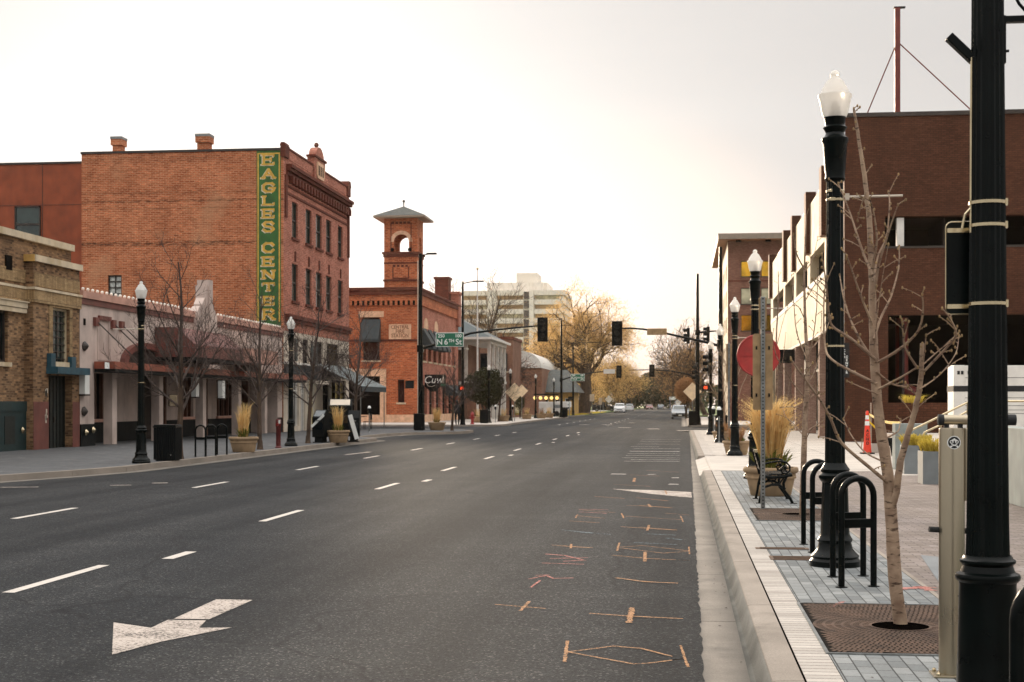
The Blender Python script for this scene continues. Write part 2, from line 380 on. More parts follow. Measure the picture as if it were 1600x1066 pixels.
M['darkmetal'] = plain('dark_coping_metal', '3c3530', .5, .3, var=.2)
M['stucco'] = plain('pink_grey_stucco', 'bfada3', .9, var=.14, vscale=1.2, bump=.15, bscale=60, dirt='93837b')
M['rose'] = plain('rose_trim', 'b98d7c', .8, var=.15, vscale=2)
M['maroon'] = plain('maroon_trim', '6b3a31', .6, var=.2, vscale=2)
M['brownwood'] = plain('brown_frame', '5b3a2b', .6, var=.2)
M['copper'] = plain('copper_roof', '8a4a37', .5, .15, var=.2, vscale=3)
M['teal'] = plain('teal_paint', '0c2a2c', .5, var=.2)
M['tealtop'] = plain('blue_canopy', '234a57', .5, var=.25)
M['greenblack'] = plain('dark_green_paint', '0b1513', .5, var=.3)
M['slate'] = plain('slate_tile', '3f4340', .7, var=.3, vscale=5, bump=.4, bscale=25, dirt='55564c')
M['greenroof'] = plain('green_metal_roof', '2b3a3b', .5, .2, var=.15)
M['awning'] = plain('grey_green_canvas', '6d7b7d', .8, var=.15, vscale=2)
M['awn2'] = plain('charcoal_canvas', '2f383b', .8, var=.2)
M['cream_conc'] = plain('cream_precast', 'c6b596', .8, var=.1, vscale=.5, bump=.1, bscale=40, dirt='b09e80')
M['cream_white'] = plain('pale_precast', 'e4ddd2', .8, var=.08, vscale=.5, dirt='c9bfb0')
M['tower_conc'] = plain('tower_concrete', 'ddd6ca', .85, var=.06, vscale=.1)
M['soffit'] = plain('wood_soffit', '9a6236', .6, var=.15)
M['taupe'] = plain('taupe_fascia', '8b7f70', .6, var=.1)
M['glass'] = glass('window_glass')
M['glassgreen'] = glass('green_window_glass', '243430', .05)
M['glass_gold_refl'] = glass('painted_gold_reflection', 'd6a32e', .12, .8, .85)  # yellow sky reflection put into the pane colour
M['glasspale'] = glass('pale_blind_glass', 'b7b394', .2, .6)
M['glass_warm_refl'] = glass('painted_warm_reflection', 'efc463', .12, .8, .75)  # warm mirrored sky painted in as the colour of the panes
M['curtain'] = plain('lace_curtain', 'c9ccc6', .8, var=.35, vscale=6)
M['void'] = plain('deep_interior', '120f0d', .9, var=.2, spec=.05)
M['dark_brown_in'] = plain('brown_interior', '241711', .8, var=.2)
M['signgreen'] = plain('painted_sign_green', '35602c', .75, var=.2, vscale=2, dirt='39702f')
M['signgold'] = plain('painted_sign_gold', 'd0a343', .7, var=.15, vscale=4)
M['signcream'] = plain('painted_sign_cream', 'd9d0b4', .7, var=.2, vscale=4)
M['street_green'] = plain('street_sign_green', '10684c', .4, var=.08)
M['sign_white'] = plain('sign_white', 'e4e6e2', .4, var=.04)
M['sign_blue'] = plain('sign_blue_ink', '2b3f63', .5, var=.1)
M['stone_sign'] = plain('carved_stone', 'd9b292', .8, var=.15, vscale=4, dirt='b98f70')
M['carve_shade'] = plain('carved_shadow', '8a6248', .9, var=.2)  # letter colour stands for the shade inside the carved cuts
M['orange_sign'] = plain('construction_sign', 'f2d8b2', .5, var=.12)
M['sign_back'] = plain('bare_aluminium_sign', 'c9b79f', .45, .4, var=.12)
M['body_silver'] = plain('silver_car_paint', '9aa0a4', .25, .4, var=.05)
M['body_white'] = plain('white_car_paint', 'd9dadb', .25, 0, var=.04)
M['body_dark'] = plain('dark_car_paint', '1d2226', .25, .2, var=.05)
M['body_red'] = plain('red_car_paint', '7a2a26', .3, .1, var=.05)
M['tyre'] = plain('tyre_rubber', '131313', .85, var=.2)
M['headlamp'] = plain('headlamp_glass', 'd4d6d6', .15, 0, var=.05, spec=.9)
M['taillamp'] = plain('taillamp_red', '7f1512', .25, var=.1)
M['cloth'] = plain('dark_clothing', '15171b', .85, var=.3)
M['denim'] = plain('dark_trousers', '1c1f26', .85, var=.3)
M['skin'] = plain('skin', '9a6f58', .6, var=.1)
M['hair'] = plain('dark_hair', '1b1512', .7, var=.2)
M['chalk_o'] = paint('orange_chalk', 'd09a68', .55, 60, .2)
M['chalk_r'] = paint('pink_chalk', 'd68a7c', .55, 45, .2)
M['chalk_w'] = paint('pale_chalk', 'c4c0ba', .47, 26, .14)
M['chalk_b'] = paint('blue_chalk', '8fa9b5', .6, 26, .14)
M['road_white'] = paint('white_road_paint', 'd8d0c6', .43, 40, .06)
M['road_worn'] = paint('worn_road_paint', 'c9bcb0', .52, 40, .09)
M['flame'] = emit('warm_bulb', 'ffd27a', .45)
M['bulb'] = plain('white_bulb', 'e6dfd2', .3, var=.03)
M['ped'] = emit('pedestrian_signal_digit', 'ff4a20', .9)
M['screen'] = plain('signal_black_face', '0a0a0b', .5, var=.2)
def globe_mat():
    t = NT('acorn_globe_glass'); t.b.inputs['Roughness'].default_value = .3; t.b.inputs['Transmission Weight'].default_value = .45
    n = t.noise(6,3); t.col(t.ramp(n,.2,.8,(.72,.70,.66,1),(.9,.9,.88,1))); t.b.inputs['Specular IOR Level'].default_value = .6
    tl = t.n('ShaderNodeBsdfTranslucent'); tl.inputs[0].default_value = (.9,.88,.84,1); mx = t.n('ShaderNodeMixShader'); mx.inputs[0].default_value = .4
    t.l(t.b.outputs[0], mx.inputs[1]); t.l(tl.outputs[0], mx.inputs[2]); t.l(mx.outputs[0], t.t.nodes['Material Output'].inputs['Surface']); return t.mat
M['globe'] = globe_mat()

M['pipe_red'] = plain('dark_red_pipe', '5d1d1a', .5, var=.2)

HAZE = .00008
# ------------------------------------------------------------------ camera, sky, sun
cd = bpy.data.cameras.new('camera'); cam = bpy.data.objects.new('camera', cd); COL.objects.link(cam)
cd.sensor_width = 36; cd.lens = F/1600*36; cd.shift_y = (YH-533)/1600; cd.clip_start = .1; cd.clip_end = 6000
cam.location = (0,0,H); cam.rotation_euler = (RAD(90), 0, TH)
cd.dof.use_dof = True; cd.dof.focus_distance = 14.0; cd.dof.aperture_fstop = 8.0
SC.camera = cam
SUN_EL, SUN_AZ = 8.0, 17.0
SKY_LOW, SKY_TOP = .395, 1.75
#         # ahead, a little left of the street axis
w = bpy.data.worlds.new('World'); SC.world = w; w.use_nodes = True
nt = w.node_tree; bg = nt.nodes['Background']
sky = nt.nodes.new('ShaderNodeTexSky'); sky.sky_type = 'NISHITA'; sky.sun_disc = False
sky.sun_elevation = RAD(SUN_EL); sky.sun_rotation = RAD(-SUN_AZ)
sky.air_density = 1.0; sky.dust_density = 4.0; sky.ozone_density = 1.0
hs = nt.nodes.new('ShaderNodeHueSaturation'); hs.inputs['Saturation'].default_value = .22
# thin high overcast: pale, a little warmer and brighter towards the sun and the horizon
tc = nt.nodes.new('ShaderNodeTexCoord'); nz = nt.nodes.new('ShaderNodeTexNoise'); mp = nt.nodes.new('ShaderNodeMapping')
mp.inputs['Scale'].default_value = (1.2, 1.2, 9); nz.inputs['Scale'].default_value = 1.6; nz.inputs['Detail'].default_value = 5
nt.links.new(tc.outputs['Generated'], mp.inputs[0]); nt.links.new(mp.outputs[0], nz.inputs['Vector'])
rp = nt.nodes.new('ShaderNodeValToRGB'); rp.color_ramp.elements[0].position = .35; rp.color_ramp.elements[1].position = .7
rp.color_ramp.elements[0].color = (.955,.95,.95,1); rp.color_ramp.elements[1].color = (1,1,1,1)
nt.links.new(nz.outputs['Fac'], rp.inputs[0])
cl = nt.nodes.new('ShaderNodeMix'); cl.data_type = 'RGBA'; cl.blend_type = 'MIX'; cl.inputs[0].default_value = .93
nt.links.new(sky.outputs[0], hs.inputs['Color']); nt.links.new(hs.outputs[0], cl.inputs[6])
cl.inputs[7].default_value = (4.05, 3.93, 3.83, 1)
ml = nt.nodes.new('ShaderNodeMix'); ml.data_type = 'RGBA'; ml.blend_type = 'MULTIPLY'; ml.inputs[0].default_value = 1
nt.links.new(cl.outputs[2], ml.inputs[6]); nt.links.new(rp.outputs[0], ml.inputs[7])
# an overcast sky is some three times brighter overhead than at the horizon
sp = nt.nodes.new('ShaderNodeSeparateXYZ'); nt.links.new(tc.outputs['Generated'], sp.inputs[0])
mr = nt.nodes.new('ShaderNodeMapRange'); mr.inputs['From Min'].default_value = .30; mr.inputs['From Max'].default_value = 1.0
mr.inputs['To Min'].default_value = SKY_LOW; mr.inputs['To Max'].default_value = SKY_TOP; nt.links.new(sp.outputs[2], mr.inputs['Value'])
mu = nt.nodes.new('ShaderNodeVectorMath'); mu.operation = 'SCALE'; nt.links.new(ml.outputs[2], mu.inputs[0]); nt.links.new(mr.outputs[0], mu.inputs['Scale'])
# warm light low over the end of the street
dt = nt.nodes.new('ShaderNodeVectorMath'); dt.operation = 'DOT_PRODUCT'; nt.links.new(tc.outputs['Generated'], dt.inputs[0]); dt.inputs[1].default_value = Vector((-.04,1,.05)).normalized()
gm = nt.nodes.new('ShaderNodeMapRange'); gm.interpolation_type = 'SMOOTHERSTEP'; gm.inputs['From Min'].default_value = math.cos(RAD(10)); gm.inputs['From Max'].default_value = 1.0; nt.links.new(dt.outputs['Value'], gm.inputs['Value'])
gl_ = nt.nodes.new('ShaderNodeVectorMath'); gl_.operation = 'SCALE'; gl_.inputs[0].default_value = (.75, .42, .2); nt.links.new(gm.outputs[0], gl_.inputs['Scale'])
ad = nt.nodes.new('ShaderNodeVectorMath'); ad.operation = 'ADD'; nt.links.new(mu.outputs[0], ad.inputs[0]); nt.links.new(gl_.outputs[0], ad.inputs[1])
nt.links.new(ad.outputs[0], bg.inputs['Color']); bg.inputs['Strength'].default_value = .11
sd = bpy.data.lights.new('sun', 'SUN'); so = bpy.data.objects.new('sun', sd); COL.objects.link(so)
sd.energy = 1.5; sd.angle = RAD(10); sd.color = (1, .80, .58)
so.rotation_euler = (RAD(90-SUN_EL), 0, RAD(180+SUN_AZ)); so.location = (0, 0, 60)
SC.view_settings.view_transform = 'Standard'; SC.view_settings.look = 'None'; SC.view_settings.exposure = 1.95; SC.view_settings.gamma = 1
# ------------------------------------------------------------------ ground
def sheet(name, poly, z, mat, thick=0.0):
    mb = MB()
    if thick: mb.prism(poly, z-thick, z, 'z')
    else: mb.face([(x,y,z) for x,y in poly])
    return structure(mb.build(name, mat))
def rect(x0,x1,y0,y1): return [(x0,y0),(x1,y0),(x1,y1),(x0,y1)]
sheet('ground', rect(-420,420,-60,900), -.03, M['soil'])
sheet('road', rect(-20,.12,-20,890), 0, M['asphalt'])
sheet('cross_street', rect(-250,250,86,103.5), .004, M['asphalt'])
sheet('cross_street', rect(-250,250,168,186), .004, M['asphalt'])
# ragged asphalt edge against the gutter
rng = random.Random(4); mb = MB(); pts = []; y = -2.0
while y < 84:
    pts.append((.125+ .0045*max(0,y-8) + rng.uniform(-.012,.012), y)); y += rng.uniform(.08,.22)
for a,b in zip(pts, pts[1:]):
    mb.face([(-.06,a[1],.0065),(a[0],a[1],.0065),(b[0],b[1],.0065),(-.06,b[1],.0065)])
structure(mb.build('road_edge', M['asphalt']))
# right gutter and kerb in cast lengths
def kerb_run(y0, y1, x=.44, L=3.0, drop0=None):
    mb = MB(); y = y0
    while y < y1-.05:
        e = min(y+L, y1)
        poly = [(.0,-.02),(.0,.0),(.40,-.004),(.44,.01),(.46,.045),(.482,.112),(.497,.127),(.515,.132),(.665,.136),(.672,.128),(.672,-.02)]
        mb.prism(poly, y+.007, e-.007, 'y'); y = e
    return structure(mb.build('kerb', M['kerb']))
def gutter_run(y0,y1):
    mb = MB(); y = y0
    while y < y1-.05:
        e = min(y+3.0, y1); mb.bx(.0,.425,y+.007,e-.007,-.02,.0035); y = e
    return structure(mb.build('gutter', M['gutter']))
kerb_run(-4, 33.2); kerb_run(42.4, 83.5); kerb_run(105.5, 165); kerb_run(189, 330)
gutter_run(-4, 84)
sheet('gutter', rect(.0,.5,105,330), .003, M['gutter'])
# kerb face strip, coloured dark for its stain and for the shade on it
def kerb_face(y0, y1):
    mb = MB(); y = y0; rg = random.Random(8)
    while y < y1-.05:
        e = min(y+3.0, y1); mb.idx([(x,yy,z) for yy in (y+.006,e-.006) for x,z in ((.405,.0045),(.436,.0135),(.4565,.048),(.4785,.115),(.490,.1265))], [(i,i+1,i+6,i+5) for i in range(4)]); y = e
    return structure(mb.build('kerb_face', M['kerb_stain_shade'], smooth=True))
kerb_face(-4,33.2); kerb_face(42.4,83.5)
# driveway apron
mb = MB(); mb.prism([(.40,.003),(.75,.128),(6.4,.131),(6.4,-.02),(.40,-.02)], 33.2, 42.4, 'y'); structure(mb.build('driveway', M['concrete']))
mb = MB(); mb.prism([(.40,.003),(.50,.01),(.66,.134),(.66,-.02),(.4,-.02)], 33.0, 33.2, 'y'); structure(mb.build('kerb', M['kerb']))
# right pavement
sheet('pavement', rect(.67,60,-20,84), .122, M['concrete'], .14)
sheet('pavement', rect(.67,40,105.5,165), .128, M['concrete'], .14)
sheet('pavement', rect(.67,40,189,890), .128, M['lawn'], .14)
sheet('paving_band', rect(.681,.882,-4,33), .132, M['pale_paver'])
sheet('paving_joint', rect(.668,.680,-4,33), .1325, M['mulch'])
sheet('paving_joint', rect(.882,.886,-4,33), .1322, M['mulch'])
sheet('paving', rect(.886,2.0,-4,33), .130, M['grey_paver'])
sheet('brick_paving', rect(2.02,14,-4,33.0), .131, M['brick_paver'])
mb = MB(); mb.bx(1.985,2.025,-4,33,.1,.135); structure(mb.build('paving_edge', M['kerb']))
sheet('concrete_patch', [tuple(G(1438,868)[:2]), tuple(G(1560,880)[:2]), tuple(G(1600,950)[:2]), tuple(G(1480,930)[:2])], .135, M['patch'])
sheet('concrete_path', rect(4.2,14,31.2,33.0), .1345, M['concrete'])
# pavement joints in the concrete walk
mb = MB()
for y in [43+2.0*i for i in range(20)]: mb.bx(.98,6.4,y,y+.012,.11,.1235)
for x in (2.5,4.3): mb.bx(x,x+.012,42.5,84,.11,.1235)
structure(mb.build('pavement_joint', M['blackmat']))
sheet('paving_band', rect(.675,.975,42.6,83), .132, M['pale_paver'])
# left pavement with its bulb corners
LEFT = [(-15.5,-20),(-15.0,22),(-14.45,28.6),(-13.75,31.3),(-13.35,33.5),(-13.38,45),(-13.4,60),(-13.35,62.3),(-13.7,63.6),(-14.9,65.5),(-14.9,72),(-14.2,75.3),(-12.2,77.4),(-11.8,79),(-11.9,82),(-13,84.4),(-15.5,86),(-200,86),(-200,-20)]
sheet('left_pavement', LEFT, .13, M['dark_paver'], .15)
def kerb_line(pts, wd=.2, z=.134, name='kerb', mat=None):
    mb = MB()
    for a,b in zip(pts, pts[1:]):
        a,b = Vector((*a,0)),Vector((*b,0)); d = (b-a).normalized(); n = Vector((-d.y,d.x,0))
        k = max(1, int((b-a).length/3.0))
        for i in range(k):
            p = a+(b-a)*(i/k)+d*.004; q = a+(b-a)*((i+1)/k)-d*.004
            o = n*wd; e = -n*.03
            mb.idx([p+e,q+e,q+o,p+o]+[v+Vector((0,0,z)) for v in (p-n*.004,q-n*.004,q+o,p+o)], [(0,3,2,1),(4,5,6,7),(0,1,5,4),(1,2,6,5),(2,3,7,6),(3,0,4,7)])
    return structure(mb.build(name, mat or M['kerb']))
kerb_line(LEFT[1:17])
mb = MB()
for a,b in zip(LEFT[1:12], LEFT[2:13]): mb.face([(a[0],a[1],.005),(a[0]+.42,a[1],.005),(b[0]+.42,b[1],.005),(b[0],b[1],.005)])
structure(mb.build('left_gutter', M['gutter']))
LF2 = [(-200,103.5),(-15.4,103.5),(-13.2,105),(-12.9,107.5),(-13.2,112),(-13.4,130),(-13.4,160),(-13.0,166),(-15,168),(-200,168)]
sheet('left_pavement', LF2, .13, M['concrete'], .15); kerb_line(LF2[1:9])
LF3 = [(-200,186),(-15.5,186),(-13.6,188),(-13.4,200),(-13.4,890),(-200,890)]
sheet('lawn', LF3, .12, M['lawn'], .14); kerb_line(LF3[1:4])
sheet('footpath', rect(-21,-16.2,186.5,600), .135, M['concrete'])
# grass blades on the far verge
mb = MB(); rng = random.Random(9)
for i in range(9000):
    x = rng.uniform(-21,-13.6); y = rng.uniform(188,262)
    if -21 < x < -16.2 and rng.random() < .9: continue
    h = rng.uniform(.06,.2); a = rng.uniform(0,6.28); mb.face([(x-.03,y,.12),(x+.03,y,.12),(x+math.cos(a)*.05,y+math.sin(a)*.05,.12+h)])
tag(mb.build('grass', M['straw2']), 'yellowing verge grass round the old street tree', 'grass', kind='stuff')
# a few dead leaves and grit caught along the kerb
mb = MB(); rng = random.Random(21)
for i in range(150):
    y = rng.uniform(7.5,33); x = rng.choice([rng.gauss(.37,.03), rng.gauss(.30,.08), rng.uniform(.7,2.6)]); z = .006 if x < .42 else .136; s = rng.uniform(.006,.016); a = rng.uniform(0,6.3)
    if .42 <= x < .69: continue
    c, q = math.cos(a)*s, math.sin(a)*s
    mb.face([(x-c,y-q,z),(x+q*.5,y-c*.5,z+.004),(x+c,y+q,z+.002),(x-q*.5,y+c*.5,z+.001)])
tag(mb.build('leaf_litter', M['twig'], fix=False), 'scattered dead leaf bits along the right kerb and pavers', 'leaf litter', kind='stuff')
# ------------------------------------------------------------------ painted markings
def quadline(mb, a, b, wd, z):
    a,b = Vector((a[0],a[1],z)),Vector((b[0],b[1],z)); d=(b-a).normalized(); n=Vector((-d.y,d.x,0))*wd/2
    mb.face([a-n,b-n,b+n,a+n])
mb = MB()
for k in range(-1, 40):
    for X in (-5.83,-9.5):
        y = 11.95+7.65*k + (0 if X > -6 else .05)
        if y < 2 or 82 < y < 105 or 164 < y < 188: continue
        quadline(mb, (X,y), (X-.02,y+2.15), .115, .005)
for k in range(0,11): # short reflector dashes
    y = 14.75+15.3*k
    if 82 < y < 105: continue
    quadline(mb, (-5.42,y), (-5.42,y+.75), .13, .0052)
structure(mb.build('lane_marking', M['road_white']))
mb = MB()
mb.face([tuple(G(u,v,.0055)) for u,v in ((175,1023),(177.5,972.5),(236,981),(262,968.5),(322,969.5),(311,981),(362,980.5),(250,1003))])
mb.face([tuple(G(u,v,.0055)) for u,v in ((271,967),(338,936.5),(395,937.5),(327,967.5))])
structure(mb.build('turn_arrow', M['road_worn']))
mb = MB()
mb.face([(-1.32,27.8,.007),(-.9,27.0,.007),(-.4,26.1,.007),(.18,25.4,.007),(.18,27.0,.007),(-.5,27.5,.007)])
structure(mb.build('parking_bar', M['road_worn']))
mb = MB(); rng = random.Random(3)
for v,u0,u1 in ((687,1002,1079),(690,1000,1079),(694,995,1079),(698,985,1030),(701,990,1079),(705.5,984,1079),(709,980,1079),(712,978,1079),(715.5,972,1079),(718.5,985,1079),(721,975,1078)):
    a,b = G(u0,v,0),G(u1,v+.6,0); quadline(mb,a,b,.12 if v!=705.5 else .3,.0055)
for (u0,u1,v) in ((955,978,741),(1016,1020,741.5),(1045,1070,757),(1050,1078,747)): quadline(mb, G(u0,v,0), G(u1,v+.4,0), .22, .0055)
structure(mb.build('bay_marking', M['chalk_w']))
mb = MB()
for u0,u1,v,wd in ((1012,1030,670.5,.7),(1058,1077,673,.7),(966,985,668.5,.5),(940,958,664,.5),(905,921,663.5,.5),(982,992,661,.5),(960,970,660,.4)):
    quadline(mb, G(u0,v,0), G(u1,v,0), wd*2.2, .009)
for u0,u1,v in ((0,60,762),(172,205,759),(238,262,755.5)): quadline(mb, G(u0,v,0), G(u1,v-.6,0), .16, .0055)
quadline(mb, G(540,711,0), G(578,706.5,0), .16, .0055); quadline(mb, G(622,681.5,0), G(660,676.5,0), .2, .0055)
structure(mb.build('crossing_marking', M['road_worn']))
# surveyors' chalk: every mark traced where it lies on the road
def chalk(name, mat, strokes, z=.0062):
    mb = MB()
    for si, (wd, pts) in enumerate(strokes):
        P = [G(u,v,z)+Vector((0,0,.0003*(si % 9))) for u,v in pts]
        for a,b in zip(P,P[1:]):
            d = (b-a); L = d.length; d.normalize(); wd_ = wd*.8; n = Vector((-d.y,d.x,0))*wd_/2
            k = max(1,int(L/.35))
            rg = random.Random(int(a.x*977+a.y*131)); m = max(2, int(L/.035)); prev = None
            for q in range(m+1):
                p = a+(b-a)*(q/m)+d*((-wd*.3) if q == 0 else (wd*.3 if q == m else 0)); w0, w1 = rg.uniform(.55,1.25), rg.uniform(.55,1.25)
                cur = (p-n*w0, p+n*w1)
                if prev: mb.face([prev[0],cur[0],cur[1],prev[1]])
                prev = cur
    return structure(mb.build(name, mat))
# zoom frame: 700..1260 x 740..1066 at 2.857
Z = lambda L: [(700+x/2.857, 740+y/2.857) for x,y in L]
chalk('chalk_marking', M['chalk_o'], [
 (0.030,Z([(540,795),(740,770),(860,780),(1050,828)])),(0.030,Z([(540,797),(830,850),(900,846),(1055,826)])),(0.031,Z([(533,748),(520,840)])),(0.025,Z([(1038,768),(1072,864)])),
 (0.050,Z([(640,625),(830,638),(1040,648)])),(0.061,Z([(822,600),(808,665)])),
 (0.035,Z([(215,585),(330,595),(432,603)])),(0.040,Z([(325,612),(362,572)])),
 (0.050,Z([(755,467),(880,484),(1020,490)])),(0.043,Z([(868,480),(900,484)])),
 (0.045,Z([(735,365),(900,380),(1075,388)])),(0.047,Z([(880,350),(878,392)])),
 (0.030,Z([(770,328),(870,322),(1070,345)])),(0.030,Z([(770,332),(960,356),(1070,348)])),(0.032,Z([(765,310),(755,345)])),(0.025,Z([(1075,328),(1078,360)])),
 (0.040,Z([(465,320),(560,328),(640,332)])),(0.036,Z([(550,316),(548,334)])),
 (0.045,Z([(775,237),(900,246),(1045,254)])),(0.043,Z([(898,230),(890,254)])),
 (0.030,Z([(785,190),(1040,206)])),(0.029,Z([(775,178),(785,200)])),(0.025,Z([(1038,190),(1050,216)])),
 (0.045,Z([(545,212),(672,220)])),(0.029,Z([(578,184),(570,198)])),(0.050,Z([(800,143),(900,146),(990,152)])),(0.050,Z([(895,138),(905,150)])),
 (.05,[(985,742),(1030,744)]),(.04,[(960,757),(1015,760)]),(.05,[(1000,790),(1050,794)]),(.03,[(1040,802),(1076,805)]),(.05,[(930,776),(975,779)]),(.03,[(905,797),(960,801)]),(.04,[(900,806),(945,810)]),(.08,[(992,747),(990,753)]),(.05,[(1010,735),(1060,738)]),(.04,[(1000,824),(1070,829)]),(.03,[(880,853),(925,856)]),
 (0.050,Z([(840,108),(980,122)])),(0.043,Z([(970,76),(976,92)]))])
chalk('chalk_marking', M['chalk_r'], [
 (0.036,Z([(365,470),(440,455),(470,468),(555,466)])),(0.032,Z([(410,478),(370,508)])),(0.032,Z([(395,455),(450,452)])),
 (0.050,Z([(440,360),(520,366),(600,385)])),(0.050,Z([(425,400),(600,405)])),(0.050,Z([(460,380),(620,376)])),(0.050,Z([(520,392),(610,388)])),
 (0.060,Z([(585,160),(710,162)])),(0.060,Z([(590,172),(705,178)])),(0.060,Z([(820,1050),(830,1052)]))])
chalk('chalk_marking', M['chalk_b'], [(0.040,Z([(865,268),(1000,274),(1082,282)])),(0.040,Z([(832,308),(1078,320)])),(0.043,Z([(975,288),(1045,296)])),(0.050,Z([(510,252),(600,262),(725,272)])),(0.050,Z([(600,262),(640,266)]))])
chalk('spray_marking', M['chalk_r'], [(.12,[(1413,920),(1440,917),(1452,922)]),(.06,[(1405,918),(1460,918)]),(.05,[(1300,948),(1318,940)])], .137)

# thin warm evening air
hz = bpy.data.materials.new('evening_air'); hz.use_nodes = True; hn = hz.node_tree; hn.nodes.remove(hn.nodes['Principled BSDF'])
pv = hn.nodes.new('ShaderNodeVolumePrincipled'); pv.inputs['Color'].default_value = (1,.86,.68,1); pv.inputs['Density'].default_value = HAZE; pv.inputs['Anisotropy'].default_value = .6
hn.links.new(pv.outputs[0], hn.nodes['Material Output'].inputs['Volume'])
mb = MB(); mb.bx(-430,430,-70,910,-1.05,46); hzo = mb.build('haze', hz); hzo['kind'] = 'stuff'; hzo['label'] = 'thin warm haze lying over the whole avenue'
# ------------------------------------------------------------------ street furniture
GZ = .13
LAMP0 = None
def make_lamp_proto():
    t = thing('street_lamp', None, 'street lamp')
    b = MB(); b.lathe([(.235,0),(.235,.05),(.215,.075),(.225,.095),(.19,.13),(.165,.16),(.15,.22),(.165,.245),(.15,.27),(.135,.30),(.118,.78),(.135,.80),(.15,.825),(.15,.85),(.125,.875),(.138,.905),(.118,.93),(.098,.965)], n=24, flute=(.3,.78,.93))
    b.build('lamp_base', M['pole'], t, smooth=True)
    p = MB(); p.lathe([(.094,.96),(.088,1.5),(.080,3.0),(.076,3.60)], n=24, flute=(.95,3.7,.90)); p.build('pole', M['pole'], t, smooth=False)
    c = MB(); c.lathe([(.078,3.60),(.095,3.63),(.088,3.66),(.098,3.72),(.112,3.95),(.124,3.98),(.124,4.01),(.095,4.03),(.085,4.06),(.10,4.09),(.112,4.11),(.09,4.13),(.10,4.20),(.105,4.21)], n=24, flute=(3.7,3.96,.94)); c.build('lamp_housing', M['pole'], t, smooth=True)
    g = MB(); g.lathe([(.105,4.205),(.122,4.25),(.138,4.33),(.150,4.385),(.159,4.405),(.157,4.42),(.135,4.435),(.128,4.455),(.112,4.49),(.092,4.515),(.085,4.54),(.055,4.565),(.04,4.585),(.047,4.61),(.036,4.635),(.012,4.65)], n=28)
    go = g.build('globe', M['globe'], t, smooth=True)
    k = MB(); k.tube([(0,0,4.2),(0,0,4.27)], .035, 8); k.lathe([(.022,4.27),(.03,4.31),(.012,4.36)], n=8); k.build('lamp_bulb', M['offwhite'], go)
    s = MB()
    for z in (3.42,3.50): s.lathe([(.080,z),(.084,z+.004),(.084,z+.02),(.080,z+.024)], n=20); s.cb(-.03,-.085,z+.012,.05,.02,.03)
    s.build('steel_band', M['band'], t)
    for z in (2.05,): 
        q = MB(); q.lathe([(.086,z),(.089,z+.003),(.089,z+.018),(.086,z+.02)], n=20); q.build('steel_band', M['band'], t)
    d = MB(); d.cb(0,-.142,.5,.1,.012,.28); d.build('access_door', M['pole'], t)
    return t
def lamp(loc, label, rod=0, rz=0, group='acorn street lamps along the avenue', sc=None):
    global LAMP0
    if LAMP0 is None: LAMP0 = make_lamp_proto(); t = LAMP0; t.location = loc
    else: t = dup(LAMP0, loc, rz)
    for o in [c for c in t.children if c.name.startswith('banner_rod')]: bpy.data.objects.remove(o)
    tag(t, label, 'street lamp', group)
    if sc: t.scale = (sc,)*3
    return t
def banner_rod(t, dx, z=3.46, L=.62):
    r = MB(); r.tube([(dx*.07,0,z),(dx*L,0,z+.003)], .011, 8, 0); r.cb(dx*.1,0,z,.06,.05,.06); r.build('banner_rod', M['offwhite'], t)
HOOP0 = None
def hoop(loc, label, rz=0, group='black bicycle hoops on the pavement'):
    global HOOP0
    if HOOP0 is None:
        t = thing('bicycle_hoop', label, 'bike rack', loc, rz, group); HOOP0 = t
        b = MB(); R = .145; zt = .755
        pts = [(-R,0,0),(-R,0,.4),(-R,0,zt)] + [(-R*math.cos(a),0,zt+R*math.sin(a)) for a in [math.pi*i/14 for i in range(1,14)]] + [(R,0,zt),(R,0,.4),(R,0,0)]
        b.tube(pts, .027, 14); b.build('hoop_tube', M['black'], t, smooth=True)
        c = MB(); c.bx(-R,R,-.012,.012,.49,.565); c.build('cross_plate', M['black'], t, bev=.004)
        for sx in (-1,1):
            f = MB(); f.lathe([(.05,0),(.05,.006),(.028,.01)], (sx*R,0,0), 14); f.build('foot_flange', M['black'], t)
        return t
    return tag(dup(HOOP0, loc, rz), label, 'bike rack', group)
BIN0 = None
def litter_bin(loc, label, rz=0, sc=None, group='black slatted litter bins'):
    global BIN0
    if BIN0 is None:
        t = thing('litter_bin', label, 'litter bin', loc, rz, group); BIN0 = t
        b = MB(); b.bx(-.27,.27,-.27,.27,.03,.88)
        for i in range(12):
            x = -.275 + .55*i/11
            for s in (-1,1): b.cb(x, s*.282, .46, .026, .03, .84); b.cb(s*.282, x, .46, .03, .026, .84)
        b.build('bin_body', M['blackmat'], t)
        l = MB(); l.bx(-.315,.315,-.315,.315,.885,.93); l.bx(-.29,.29,-.29,.29,.93,.965); l.build('bin_lid', M['black'], t, bev=.01)
        f = MB(); f.bx(-.25,.25,-.25,.25,0,.05); f.build('bin_foot', M['blackmat'], t)
        s = MB(); s.lathe([(.022,0),(.022,.005)], (.17,-.30,.16), 10); so = s.build('sticker', M['white'], t); 
    else: t = tag(dup(BIN0, loc, rz), label, 'litter bin', group)
    if sc: t.scale = (sc,)*3
    return t
